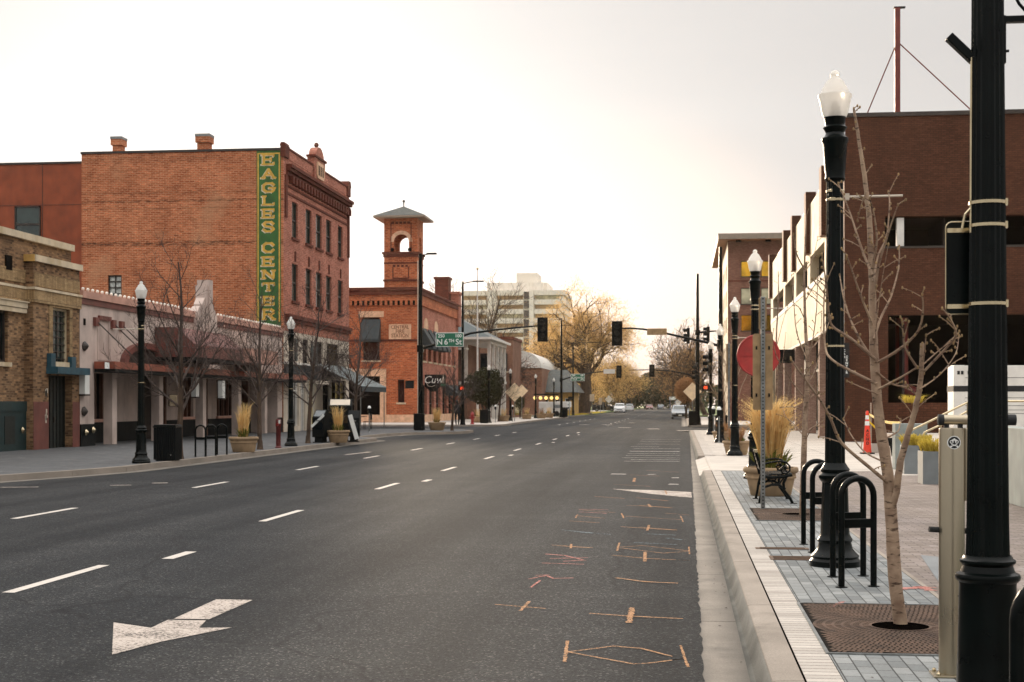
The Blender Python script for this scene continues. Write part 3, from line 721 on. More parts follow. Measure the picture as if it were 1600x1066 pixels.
def grass_clump(n, h, r0, r1, seed, wd=.012, droop=.25, plume=0):
    rng = random.Random(seed); mb = MB()
    for i in range(n):
        a = rng.uniform(0, 6.283); rr = r0*math.sqrt(rng.random()); p = Vector((rr*math.cos(a), rr*math.sin(a), 0))
        a2 = a + rng.uniform(-.6,.6); hh = h*rng.uniform(.55,1.0); out = r1*rng.random()**.7
        d = Vector((math.cos(a2), math.sin(a2), 0)); s = Vector((-d.y, d.x, 0))*wd*rng.uniform(.6,1.2)
        tw = rng.uniform(0,3.1); s = Vector((math.cos(tw), math.sin(tw), 0))*wd*rng.uniform(.6,1.2)
        P = [p, p+d*out*.25+Vector((0,0,hh*.45)), p+d*out*.65+Vector((0,0,hh*.85)), p+d*out*(1+droop)+Vector((0,0,hh*(1-.1*rng.random())))]
        if plume and rng.random() < plume:
            for q in range(7):
                e = P[2].lerp(P[3], rng.uniform(-.3,1)); u = Vector((rng.uniform(-1,1),rng.uniform(-1,1),rng.uniform(.2,1.3)))*.035; w = Vector((rng.uniform(-1,1),rng.uniform(-1,1),0))*.006; mb.face([e-w,e+w,e+u])
        mb.idx([P[0]-s,P[0]+s,P[1]-s*.9,P[1]+s*.9,P[2]-s*.7,P[2]+s*.7,P[3]], [(0,1,3,2),(2,3,5,4),(4,5,6)])
    return mb
def planter(loc, label, rim=.45, h=.46, grass=(260,1.1,.16,.3), seed=1, group='round concrete planters', plume=False, mat='straw', green=80):
    t = thing('round_planter', label, 'planter', loc, 0, group); r = rim
    b = MB(); b.lathe([(r*.70,0),(r*.74,.02),(r*.85,h*.55),(r*.86,h*.60),(r*.91,h*.61),(r*.92,h*.66),(r*.90,h*.68),(r*.90,h*.79),(r*.96,h*.81),(r*1.0,h*.86),(r*1.0,h*.94),(r*.96,h),(r*.86,h),(r*.84,h*.9)], n=40); b.build('planter_bowl', M['stone'], t, smooth=True)
    s = MB(); s.lathe([(r*.85,h*.86),(r*.5,h*.9),(.02,h*.91)], n=24); s.build('soil', M['soil'], t)
    n, gh, r0, r1 = grass
    g = grass_clump(n, gh, r0, r1, seed, .009, .45, .45 if plume else .15); go = g.build('dry_grass', M[mat], t, fix=False); go.location = (0,0,h*.88)
    if green:
        g = grass_clump(green, gh*.32, r0*1.25, r1*.9, seed+5, .016); k = g.build('green_grass', M['greengrass'], t, fix=False); k.location = (0,0,h*.88)
    return t
METER0 = None
def meter(loc, label, group='parking meters at the kerb', rz=0):
    global METER0
    if METER0 is None:
        t = thing('parking_meter', label, 'parking meter', loc, rz, group); METER0 = t
        p = MB(); p.tube([(0,0,0),(0,0,1.05)], .032, 10); p.lathe([(.06,0),(.06,.02),(.035,.05)], n=10); p.build('post', M['steel'], t, smooth=True)
        hd = MB(); hd.lathe([(.04,1.03),(.075,1.06),(.085,1.14),(.085,1.26),(.09,1.28)], n=14); hd.build('meter_head', M['blackmat'], t, smooth=True)
        c = MB(); c.lathe([(.09,1.28),(.088,1.33),(.07,1.38),(.03,1.41),(.005,1.415)], n=14); c.build('meter_dome', M['sign_white'], t, smooth=True)
        return t
    return tag(dup(METER0, loc, rz), label, 'parking meter', group)
SIG0 = None
def signal(loc, label, rz=0, group='three light traffic signal heads', sc=None):
    """front looks to -Y before turning"""
    global SIG0
    if SIG0 is None:
        t = thing('traffic_signal', label, 'traffic signal', loc, rz, group); SIG0 = t
        b = MB(); b.bx(-.19,.19,0,.22,-.56,.56); b.bx(-.30,.30,.08,.10,-.70,.70); b.build('signal_body', M['blackmat'], t, bev=.01)
        for i, mm in enumerate((M['taillamp'], M['tan'], M['street_green'])):
            z = .36-.36*i
            l = MB(); l.lathe([(.01,0),(.13,.012),(.14,.0)], n=16); lo = l.build('lens', M['screen'] if i else M['screen'], t); lo.rotation_euler = (RAD(90),0,0); lo.location = (0,-.002,z)
            v = MB(); R = .155
            for k in range(14):
                a0, a1 = RAD(-25+230*k/14), RAD(-25+230*(k+1)/14)
                v.face([(R*math.cos(a0),0,R*math.sin(a0)),(R*math.cos(a1),0,R*math.sin(a1)),(R*math.cos(a1),-.24,R*math.sin(a1)),(R*math.cos(a0),-.24,R*math.sin(a0))])
            vo = v.build('visor', M['blackmat'], t); vo.location = (0,0,z)
        k = MB(); k.tube([(0,.12,.56),(0,.12,.75)], .03, 8); k.build('hanger', M['steel'], t)
    else: t = tag(dup(SIG0, loc, rz), label, 'traffic signal', group)
    if sc: t.scale = (sc,)*3
    return t
def signal_pole(loc, h, arm, label, group, lum=None, r=.16, armr=.085, wrap=False):
    """arm: list of world points for the mast arm"""
    t = thing('signal_pole', label, 'signal pole', loc, 0, group)
    p = MB(); p.lathe([(r*1.75,0),(r*1.75,.06),(r*1.5,.12),(r*1.4,.5),(r*1.15,.62),(r*1.05,.7),(r,1.2),(r*.6,h)], n=16); p.build('pole', M['pole'], t, smooth=True)
    if arm:
        a = MB(); L = [Vector(q)-Vector(loc) for q in arm]; n = len(L); a.tube(L, [armr*(1-.5*i/(n-1)) for i in range(n)], 10); a.cb(L[0].x, L[0].y, L[0].z, r*2.2, r*2.2, .4); a.build('mast_arm', M['pole'], t, smooth=True)
    if lum:
        a = MB(); a.tube([(0,0,h-.15),(lum[0]*.5,lum[1]*.5,h-.05),(lum[0],lum[1],h)], .035, 8); a.cb(lum[0]*1.2, lum[1]*1.2, h, .3+abs(lum[0])*.5, .25, .09); a.build('luminaire', M['pole'], t)
    return t
def ped_signal(loc, label, rz=0, lit=None, group='pedestrian signal boxes'):
    t = thing('pedestrian_signal', label, 'pedestrian signal', loc, rz, group)
    b = MB(); b.bx(-.23,.23,0,.2,-.23,.23); b.bx(-.25,.25,-.12,0,.21,.235); b.bx(-.25,-.23,-.12,0,-.2,.235); b.bx(.23,.25,-.12,0,-.2,.235); b.build('signal_box', M['blackmat'], t, bev=.01)
    f = MB(); f.bx(-.2,.2,-.012,0,-.2,.2); fo = f.build('signal_face', M['screen'], t)
    if lit:
        text(lit, .27, .004, M['ped'], fo, 'lit_digits', (0,-.02,0), bold=.006)
    a = MB(); a.tube([(.0,.2,.1),(.3,.25,.1)], .025, 8); a.build('bracket', M['pole'], t)
    return t
# ------------------------------------------------------------------ trees
def grow(T, C, p, d, L, r, lvl, rng, P, tips):
    segs = 4 if lvl < 2 else 3
    pts = [p.copy()]; dirs = []; q = p.copy(); dd = d.copy()
    for i in range(segs):
        w = P['wob']*(1 if lvl else .35)
        dd = (dd + Vector((rng.uniform(-w,w), rng.uniform(-w,w), rng.uniform(-w,w) + P['up']*(.35 if lvl else .1)))).normalized()
        q = q + dd*L/segs; pts.append(q.copy()); dirs.append(dd.copy())
    re = r*P['taper'] if lvl else r*.62
    rs = [r+(re-r)*i/segs for i in range(segs+1)]
    mb = T if lvl <= P['tl'] else C
    mb.tube(pts, rs, 8 if lvl == 0 else 5 if lvl == 1 else 3, 0, caps=(lvl == 0))
    if lvl >= P['levels']:
        tips.append((pts[-1], dd)); tips.append((pts[-2], dd)); return
    nch = P['kids'][lvl]
    for k in range(nch):
        t = P['start'][min(lvl,len(P['start'])-1)] + (1-P['start'][min(lvl,len(P['start'])-1)])*(k+rng.random()*.7)/nch
        t = min(t, .999); i = min(int(t*segs), segs-1); f = t*segs-i
        bp = pts[i].lerp(pts[i+1], f); ax = dirs[i]
        az = k*2.4 + rng.uniform(-.5,.5) + lvl
        side = ax.cross(Vector((math.cos(az), math.sin(az), .13))).normalized()
        ang = RAD(rng.uniform(*P['ang'][min(lvl,len(P['ang'])-1)]))
        nd = (ax*math.cos(ang) + side*math.sin(ang)).normalized()
        rr = max((rs[i]+(rs[i+1]-rs[i])*f)*rng.uniform(*P['rr']), P.get('rmin',.0045))
        grow(T, C, bp, nd, L*rng.uniform(*(P['lr'] if not isinstance(P['lr'],list) else P['lr'][min(lvl,len(P['lr'])-1)]))*(1-.35*(t-P['start'][min(lvl,len(P['start'])-1)])), rr, lvl+1, rng, P, tips)
    if lvl: tips.append((pts[-1], dd))
    else: grow(T, C, pts[-1], dd, L*P.get('lead',.6), re, 1, rng, P, tips)
BASE = dict(wob=.22, up=.25, taper=.35, tl=0, levels=4, kids=[7,5,4,3], start=[.35,.25,.2], ang=[(32,58),(28,55),(28,55)], rr=(.42,.6), lr=(.5,.68))
def tree(name, label, cat, loc, seed, L, r, par, bark='bark2', twig='twig', leaf=None, nleaf=0, lsize=.2, spread=.6, group=None, rz=0.0, d=(0,0,1), lw=.17):
    rng = random.Random(seed); P = dict(BASE); P.update(par)
    t = thing(name, label, cat, loc, rz, group); T, C = MB(), MB(); tips = []
    grow(T, C, Vector((0,0,-.05)), Vector(d).normalized(), L, r, 0, rng, P, tips)
    T.lathe([(r*1.5,-.02),(r*1.25,.06),(r*1.02,.25),(r*.98,.3)], n=8)
    T.build('trunk', M[bark], t, smooth=True, fix=False)
    C.build('branches', M[twig], t, smooth=False, fix=False)
    if leaf and nleaf:
        K = MB(); k = max(1, nleaf//max(1,len(tips)))
        for (p, dd) in tips:
            dens = .35 + 1.3*max(0, noise.noise(p*.45)+.35)
            for i in range(max(1,int(k*dens))):
                o = p + Vector((rng.gauss(0,spread), rng.gauss(0,spread), rng.gauss(0,spread*.75)))
                a = Vector((rng.uniform(-1,1), rng.uniform(-1,1), rng.uniform(-1,1))).normalized(); b = a.cross(Vector((rng.uniform(-1,1), rng.uniform(-1,1), rng.uniform(-1,1)))).normalized()
                s = lsize*rng.uniform(.5,1.3); a = (a+dd*.5+Vector((0,0,.25))).normalized(); K.face([o-a*s*1.7, o+b*s*lw, o+a*s*1.7, o-b*s*lw])
        K.build('crown', M[leaf], t, fix=False)
    return t
# ------------------------------------------------------------------ cars
def car(loc, rz, paint, label, kind='sedan', group='cars on the avenue', cat='car', L=4.5, W=1.78, Ht=1.45, front=True):
    """nose towards -Y"""
    t = thing('parked_car', label, cat, loc, rz, group)
    if kind == 'sedan': pr = [(-.5,.30),(-.5,.62),(-.46,.68),(-.20,.93),(-.10,.96)]; roof = [(-.10,.96),(.03,1.38),(.08,1.43),(.24,1.43),(.30,1.38),(.40,1.02)]; tail = [(.40,1.02),(.48,.98),(.5,.7),(.5,.3)]
    else: pr = [(-.5,.32),(-.5,.75),(-.46,.85),(-.24,1.05),(-.18,1.08)]; roof = [(-.18,1.08),(-.06,1.52),(-.02,1.58),(.38,1.60),(.43,1.55),(.49,1.1)]; tail = [(.49,1.1),(.5,1.0),(.5,.7),(.5,.34)]
    k = Ht/1.43 if kind == 'sedan' else Ht/1.6
    low = [(a*L, z*k) for a,z in pr + tail]
    b = MB(); low2 = low + [(a*L,.22) for a in (.5,.40,.25,-.25,-.40,-.5)]
    secs = [(-W/2,.94),(-W/2+.06,1),(W/2-.06,1),(W/2,.94)]
    def loft(mb, poly, secs, zc=.6):
        vs = []
        for x, s in secs: vs += [(x, y*(.985 if s < 1 else 1), zc+(z-zc)*s) for y,z in poly]
        n = len(poly); fs = [tuple(range(n)), tuple(range((len(secs)-1)*n, len(secs)*n))[::-1]]
        for i in range(len(secs)-1):
            for j in range(n): fs.append((i*n+j, (i+1)*n+j, (i+1)*n+(j+1)%n, i*n+(j+1)%n))
        mb.idx(vs, fs)
    loft(b, low2, secs); b.build('body', paint, t, smooth=True)
    c = MB(); cab = [(a*L, z*k) for a,z in roof]; Wt = W-.36
    n = len(cab); vs = []
    for sx in (-1,1):
        for a,z in cab:
            f = (z/k-.95)/.5; vs.append((sx*((W/2-.06)*(1-f)+Wt/2*f), a, z))
    c.idx(vs, [tuple(range(n)), tuple(range(n,2*n))[::-1]] + [(j,(j+1)%n,(j+1)%n+n,j+n) for j in range(n)]); co = c.build('cabin', paint, t, smooth=True)
    def scr(name, i0, i1, off):
        a0,z0 = cab[i0]; a1,z1 = cab[i1]; m = MB(); lo, hi = .12, .88
        y0, zz0 = a0+(a1-a0)*lo, z0+(z1-z0)*lo; y1, zz1 = a0+(a1-a0)*hi, z0+(z1-z0)*hi
        w0, w1 = W/2-.16, Wt/2-.06
        m.face([(-w0,y0+off,zz0+.012),(w0,y0+off,zz0+.012),(w1,y1+off,zz1+.012),(-w1,y1+off,zz1+.012)]); m.build(name, M['glassgreen'], t)
    scr('windscreen', 0, 1, -.012); scr('rear_window', len(cab)-1, len(cab)-2, .012)
    for sx in (-1,1):
        m = MB(); zb, zt = (1.0*k, 1.34*k) if kind == 'sedan' else (1.12*k, 1.5*k)
        ya, yb = (cab[0][0]+.35, cab[-1][0]-.35); yc, yd = cab[1][0]+.12, cab[-2][0]-.12
        f0 = (zb/k-.95)/.5; f1 = (zt/k-.95)/.5; xa = sx*((W/2-.06)*(1-f0)+Wt/2*f0+.012); xb = sx*((W/2-.06)*(1-f1)+Wt/2*f1+.012)
        m.face([(xa,ya,zb),(xa,yb,zb),(xb,yd,zt),(xb,yc,zt)]); m.build('side_window', M['glass'], t)
        mm = MB(); mm.cb(sx*(W/2+.06), cab[0][0]+.25, cab[0][1]+.06, .16, .09, .12); mm.build('wing_mirror', paint, t, bev=.02)
        h = MB(); zf = .62*k if kind == 'sedan' else .8*k; h.cb(sx*(W/2-.24), -.5*L+.0, zf-.02, .36, .06, .15); h.build('headlight', M['headlamp'], t, bev=.02)
        h = MB(); h.cb(sx*(W/2-.2), .5*L, zf+.14, .3, .05, .16); h.build('tail_light', M['taillamp'], t, bev=.02)
        for y in (-.31*L, .30*L):
            w_ = MB(); w_.tube([(sx*(W/2-.2),y,.32),(sx*(W/2+.005),y,.32)], .32, 18); wo = w_.build('wheel', M['tyre'], t)
            q = MB(); q.tube([(sx*(W/2),y,.32),(sx*(W/2+.012),y,.32)], .19, 12); q.build('wheel_rim', M['steel'], wo)
    g = MB(); g.cb(0,-.5*L-.005,.52*k,W*.5,.04,.12); g.cb(0,-.5*L,.33,W*.8,.06,.12); g.build('grille', M['blackmat'], t)
    bp = MB(); bp.bx(-W/2+.03,W/2-.03,-.5*L-.06,-.5*L+.1,.36,.46); bp.bx(-W/2+.03,W/2-.03,.5*L-.1,.5*L+.06,.36,.5); bp.build('bumper', M['blackmat'] if kind == 'sedan' else paint, t, bev=.03)
    p = MB(); p.cb(0,-.5*L-.075,.42,.34,.012,.14); p.build('number_plate', M['sign_white'], t)
    return t
# ------------------------------------------------------------------ right pavement, near to far
BIGP = (1.477, 7.22, GZ)
t = thing('fluted_pole', 'tall dark green fluted pole at the right edge with steel bands and a ringed base', 'pole', BIGP)
b = MB(); b.lathe([(.175,0),(.175,.06),(.155,.10),(.146,.16),(.134,.64),(.136,.655),(.151,.668),(.154,.682),(.149,.695),(.128,.705),(.118,.735),(.122,.742),(.131,.75),(.131,.762),(.118,.77),(.112,.785)], n=40); b.build('pole_base', M['pole'], t, smooth=True)
p = MB(); p.lathe([(.104,.78),(.100,.95),(.088,2.1),(.0765,3.4),(.070,5.0),(.055,8.5)], n=36, flute=(.77,9,.92)); p.build('pole', M['pole'], t)
for z in (1.995, 2.375, 2.485):
    s = MB(); r = .089 if z < 2.2 else .086
    s.lathe([(r,z),(r+.004,z+.002),(r+.004,z+.017),(r,z+.019)], n=30); s.cb(r*.93,-.03,z+.01,.012,.03,.034); s.build('steel_band', M['band'], t)
a = MB(); a.bar((-.065,0,3.19),(-.185,-.0,3.31),.05,.042); a.build('bracket_stub', M['pole'], t, bev=.004)
a = MB(); a.bx(.06,.95,-.018,.018,3.368,3.398); a.tube([(.24-.13*math.cos(x), 0, 3.60-.2*math.sin(x)) for x in [math.pi*i/12 for i in range(0,7)]], .008, 8); a.tube([(.075,0,3.23),(.1,0,3.232)], .007, 6); a.bx(.065,.083,-.02,.02,3.17,3.4); a.build('scroll_arm', M['pole'], t)
c = MB(); c.tube([(-.083,-.02,2.35),(-.079,-.02,3.2)], .007, 8); c.tube([(-.083,-.02,2.47),(-.11,-.02,2.44),(-.125,-.02,2.37)], .006, 8); c.build('conduit', M['band'], t)
# rounded dark sign strapped to it, seen from the back
t = thing('metal_sign', 'rounded dark metal sign strapped to the left flank of the big fluted pole', 'sign', (BIGP[0]-.06, BIGP[1]+.10, 2.32))
def rrect(w, h, r, n=6):
    P = []
    for cx, cy, a0 in ((w/2-r,h/2-r,0),(-w/2+r,h/2-r,90),(-w/2+r,-h/2+r,180),(w/2-r,-h/2+r,270)):
        for i in range(n+1):
            a = RAD(a0+90*i/n); P.append((cx+r*math.cos(a), cy+r*math.sin(a)))
    return P
b = MB(); b.prism(rrect(.24,.455,.03), -.004, .004, 'y'); b.build('sign_plate', M['pole'], t)
b = MB()
R1 = rrect(.24,.455,.03); 
for i in range(len(R1)):
    b.tube([(R1[i][0],-.002,R1[i][1]),(R1[(i+1)%len(R1)][0],-.002,R1[(i+1)%len(R1)][1])], .004, 5)
b.build('sign_rim', M['band'], t)
for z in (-.19,.185): b = MB(); b.bx(-.115,.1,-.012,-.004,z-.011,z+.011); b.build('strap', M['band'], t)
# bicycle repair stand
ST = (1.50, 8.28, GZ)
t = thing('repair_stand', 'silver bicycle repair stand with a round cyclist sticker and a horizontal clamp bar', 'repair stand', ST)
b = MB(); b.lathe([(.071,.012),(.071,1.375),(.068,1.385)], n=32); b.build('post', M['alu'], t, smooth=True)
b = MB(); b.bx(-.11,.09,-.09,.09,0,.012); b.build('base_plate', M['alu'], t, bev=.003)
b = MB()
for x in (-.085,.065):
    for y in (-.07,.07): b.lathe([(.012,.012),(.012,.022),(.006,.03)], (x,y,0), 6)
b.build('anchor_bolt', M['band'], t)
b = MB(); b.tube([(-.045,0,1.43),(.29,0,1.43)], .028, 20); b.build('clamp_bar', M['alu'], t, smooth=True)
for x0,x1 in ((-.078,-.045),(.29,.345)):
    b = MB(); b.tube([(x0,0,1.43),(x0+.004,0,1.43),(x1-.004,0,1.43),(x1,0,1.43)], [.018,.031,.031,.03], 20); b.build('rubber_end', M['rubber'], t, smooth=True)
b = MB()
for x in (-.03,.045): b.bx(x-.013,x+.013,-.013,.013,1.38,1.408)
b.build('bracket', M['rubber'], t)
b = MB(); b.bx(.066,.09,-.03,.03,.98,1.385); b.build('tool_cover', M['alu'], t, bev=.006)
b = MB(); b.tube([(-.07,0,.815),(-.125,-.01,.818)], .016, 12); b.build('lever', M['rubber'], t, smooth=True)
b = MB(); b.tube([(.07,0,.81),(.088,-.01,.812)], .016, 12); b.build('lever', M['rubber'], t, smooth=True)
b = MB(); b.tube([(.025,-.0695,.455),(.025,-.0705,.455)], .006, 10); b.build('screw', M['rubber'], t)
def curved(mb, pts, r, dy, m=0):   # little ribbon on the post's front
    pass
def disc(mb, cx, cz, r, lift, m, n=24, r0=0):
    f = lambda x, z: (x, -math.sqrt(max(1e-6,(.071+lift)**2-x*x)), z)
    if r0:
        for i in range(n):
            a,c = 2*math.pi*i/n, 2*math.pi*(i+1)/n
            mb.face([f(cx+r0*math.cos(a),cz+r0*math.sin(a)),f(cx+r*math.cos(a),cz+r*math.sin(a)),f(cx+r*math.cos(c),cz+r*math.sin(c)),f(cx+r0*math.cos(c),cz+r0*math.sin(c))], m)
    else:
        for k in range(4):
            disc(mb, cx, cz, r*(k+1)/4, lift, m, n, max(r*k/4, .0004))
b = MB(); disc(b, 0, 1.305, .037, .001, 0); disc(b, 0, 1.305, .0325, .0016, 1)
disc(b, -.014, 1.309, .010, .0024, 0, 14, .006); disc(b, .014, 1.309, .010, .0024, 0, 14, .006)
disc(b, 0, 1.322, .006, .0024, 0, 10); disc(b, -.009, 1.319, .004, .0024, 0, 8); disc(b, .009, 1.319, .004, .0024, 0, 8)
f = lambda x, z: (x, -math.sqrt((.0736)**2-x*x), z)
for x0,z0,x1,z1,wd in ((-.014,1.309,0,1.318,.003),(.014,1.309,0,1.318,.003),(-.016,1.284,.016,1.296,.004),(.016,1.284,-.016,1.296,.004)):
    d = Vector((x1-x0,0,z1-z0)).normalized(); n = Vector((-d.z,0,d.x))*wd/2
    P = [f(x0+(x1-x0)*i/4, z0+(z1-z0)*i/4) for i in range(5)]
    for p,q in zip(P,P[1:]): b.face([Vector(p)-n,Vector(q)-n,Vector(q)+n,Vector(p)+n], 0)
for sx in (-.017,.017): disc(b, sx, 1.283, .005, .0024, 0, 8)
b.build('sticker', [M['sign_white'], M['rubber']], t)
# hoops
hoop((1.325,5.27,GZ), 'black bicycle hoop cut by the right edge, in front of the big fluted pole')
hoop((1.45,12.2,GZ), 'black bicycle hoop standing nearest the young tree with the iron grate', RAD(20))
hoop((1.455,12.93,GZ), 'black bicycle hoop just behind the nearest one, in front of the lamp base', RAD(20))
hoop((1.47,15.0,GZ), 'black bicycle hoop left of and just beyond the near lamp post', RAD(12))
hoop((1.45,15.85,GZ), 'farthest of the black hoops by the near lamp, next to the grated second tree', RAD(12))
# lamps
L1 = lamp((1.43,13.78,GZ), 'nearest acorn street lamp on the right, rising between the black bicycle hoops')
L2 = lamp((1.48,29.6,GZ), 'acorn street lamp behind the big feathery grass planter and red disc', rz=.3)
L3 = lamp((1.55,42.7,GZ), 'acorn street lamp behind the small low planter, left of the red disc', rz=.5)
L4 = lamp((1.5,57,GZ), 'acorn street lamp beside the white domed parking meters on the right', rz=.9)
L5 = lamp((1.42,71.5,GZ), 'farthest acorn lamp on the right pavement, before the corner signal', rz=.2)
banner_rod(L1, 1); banner_rod(L2, 1); banner_rod(L3, 1)
b = MB(); b.cb(0,-.1,3.5,.07,.03,.09); b.build('junction_box', M['pole'], L1)
# tree pit grates
def grate(loc, w, d, label, hole=.2):
    t = thing('tree_grate', label, 'tree grate', loc, 0, 'rusty iron tree grates')
    b = MB(); n = 0
    f = MB(); f.bx(-w/2-.02,-w/2,-d/2-.02,d/2+.02,-.02,.006); f.bx(w/2,w/2+.02,-d/2-.02,d/2+.02,-.02,.006); f.bx(-w/2,w/2,-d/2-.02,-d/2,-.02,.006); f.bx(-w/2,w/2,d/2,d/2+.02,-.02,.006); f.build('frame', M['steel'], t)
    pit = MB(); pit.bx(-w/2,w/2,-d/2,d/2,-.03,.0015); pit.build('pit_soil', M['void'], t)
    # radial slots between concentric rings
    nr = 56; g = MB(); ring = [hole+.0]; r = hole
    while r < math.hypot(w/2,d/2): r += .062; ring.append(r)
    for i in range(len(ring)-1):
        r0, r1 = ring[i]+.008, ring[i+1]-.008
        k = int(2*math.pi*r1/.034)
        for j in range(k):
            a = 2*math.pi*(j+.5*(i%2))/k; da = .31*2*math.pi/k
            P = [(r0*math.cos(a-da),r0*math.sin(a-da)),(r1*math.cos(a-da),r1*math.sin(a-da)),(r1*math.cos(a+da),r1*math.sin(a+da)),(r0*math.cos(a+da),r0*math.sin(a+da))]
            if all(abs(x) < w/2-.01 and abs(y) < d/2-.01 for x,y in P): g.face([(x,y,.0045) for x,y in P])
    for i,r in enumerate(ring):
        k = 90
        for j in range(k):
            a,c = 2*math.pi*j/k, 2*math.pi*(j+1)/k; P = [(q*math.cos(e),q*math.sin(e)) for q,e in ((r-.010,a),(r+.010,a),(r+.010,c),(r-.010,c))]
            if all(abs(x) < w/2 and abs(y) < d/2 for x,y in P): g.face([(x,y,.0055 if i else .008) for x,y in P])
    g.bx(-w/2,w/2,-.012,.012,.002,.006) ; g.build('grate_bars', M['grate'], t, fix=False)
    pl = MB(); R = 40
    h = MB(); h.lathe([(hole,.0062),(hole-.012,.0062)], n=40); h2 = MB(); h2.face([(hole*math.cos(2*math.pi*i/40), hole*math.sin(2*math.pi*i/40), .0068) for i in range(40)]); h2.build('planting_hole', M['mulch'], t, fix=False)
    return t
grate((1.475,10.02,GZ+.004), 1.17, 2.2, 'large rusty iron grate of concentric rings round the nearest young tree')
grate((1.56,20.05,GZ+.004), 1.17, 2.2, 'second rusty tree grate, just this side of the perforated sign post')
for (u,v,w,d,lab) in ((1222,857,.55,.16,'narrow tan drain grate set in the grey pavers'),(1238,872,.44,.34,'brown utility lid set in the pavers by the near lamp base'),(1215,745,.5,.5,'rusty utility lid beside the big planter')):
    q = G(u,v,.134); t = thing('utility_lid', lab, 'utility lid', q); b = MB(); b.bx(-w/2,w/2,-d/2,d/2,-.02,.003)
    b.build('lid', M['iron_lid'], t, bev=.002); b = MB()
    for i in range(7): b.bx(-w*.42,w*.42,-d*.4+d*.8*i/6-.004,-d*.4+d*.8*i/6+.004,.003,.006)
    b.build('ribs', M['iron_lid'], t)
# nearest tree: limbs surveyed from the photograph, each leaning its own way in depth
def limb_tree(loc, limbs, label, seed, group):
    rng = random.Random(seed); t = thing('young_street_tree', label, 'tree', loc, 0, group)
    T, C = MB(), MB()
    def P(u,v,dy): return onY(u,v,loc[1]+dy)-Vector(loc)
    for k,(r0,r1,pts,de) in enumerate(limbs):
        if k > 1: r0, r1 = r0*.86, r1*.8
        n = len(pts); d0 = 0 if k == 0 else de[0] if isinstance(de,tuple) else 0; d1 = de[1] if isinstance(de,tuple) else de
        Q = [P(u,v,d0+(d1-d0)*i/(n-1)) for i,(u,v) in enumerate(pts)]
        # smooth + wobble
        S = []
        for i in range(n-1):
            p0,p1,p2,p3 = Q[max(i-1,0)],Q[i],Q[i+1],Q[min(i+2,n-1)]
            for s in range(4):
                x = s/4; S.append(.5*((2*p1)+(p2-p0)*x+(2*p0-5*p1+4*p2-p3)*x*x+(3*p1-p0-3*p2+p3)*x**3) + Vector((rng.uniform(-1,1),rng.uniform(-1,1),0))*r1*.18)
        S.append(Q[-1]); m = len(S); R = [r0+(r1-r0)*i/(m-1) for i in range(m)]
        R = [x*(1+.10*(rng.random()-.4)) for x in R]
        (T if k < 2 else C).tube(S, R, 12 if k < 2 else 7)
        # knots
        if k < 2:
            for i in range(2,m,4):
                a = rng.uniform(0,6.3); o = S[i]+Vector((math.cos(a),math.sin(a),0))*R[i]*.85; T.ball(o, R[i]*.24, 6)
        # spur twigs with buds
        st = 3 if k > 1 else int(m*.55)
        for i in range(st, m):
            if rng.random() < (.62 if k > 1 else .5):
                d = (S[i]-S[i-1]).normalized(); a = rng.uniform(0,6.3); side = Vector((math.cos(a), .6*math.sin(a), rng.uniform(-.1,.7))).normalized()
                L = rng.choice([.012,.02,.03,.05,.09,.14]) ; e = S[i]+(side*.9+d*.5)*L
                C.tube([S[i], S[i].lerp(e,.55)+Vector((0,0,L*.05)), e], [.0042,.0034,.003], 5)
                C.ball(e, .0075, 6, 1, 1.5)
                if L >= .05:
                    for s in (.5,.8): C.ball(S[i].lerp(e,s), .0055, 5, 1, 1.4)
        C.ball(S[-1], .008, 6, 1, 1.7)
    T.build('trunk', M['bark'], t, smooth=True, fix=False); C.build('branches', [M['bark'], M['bud']], t, smooth=True, fix=False)
    return t
T1 = (1.485,10.13,GZ)
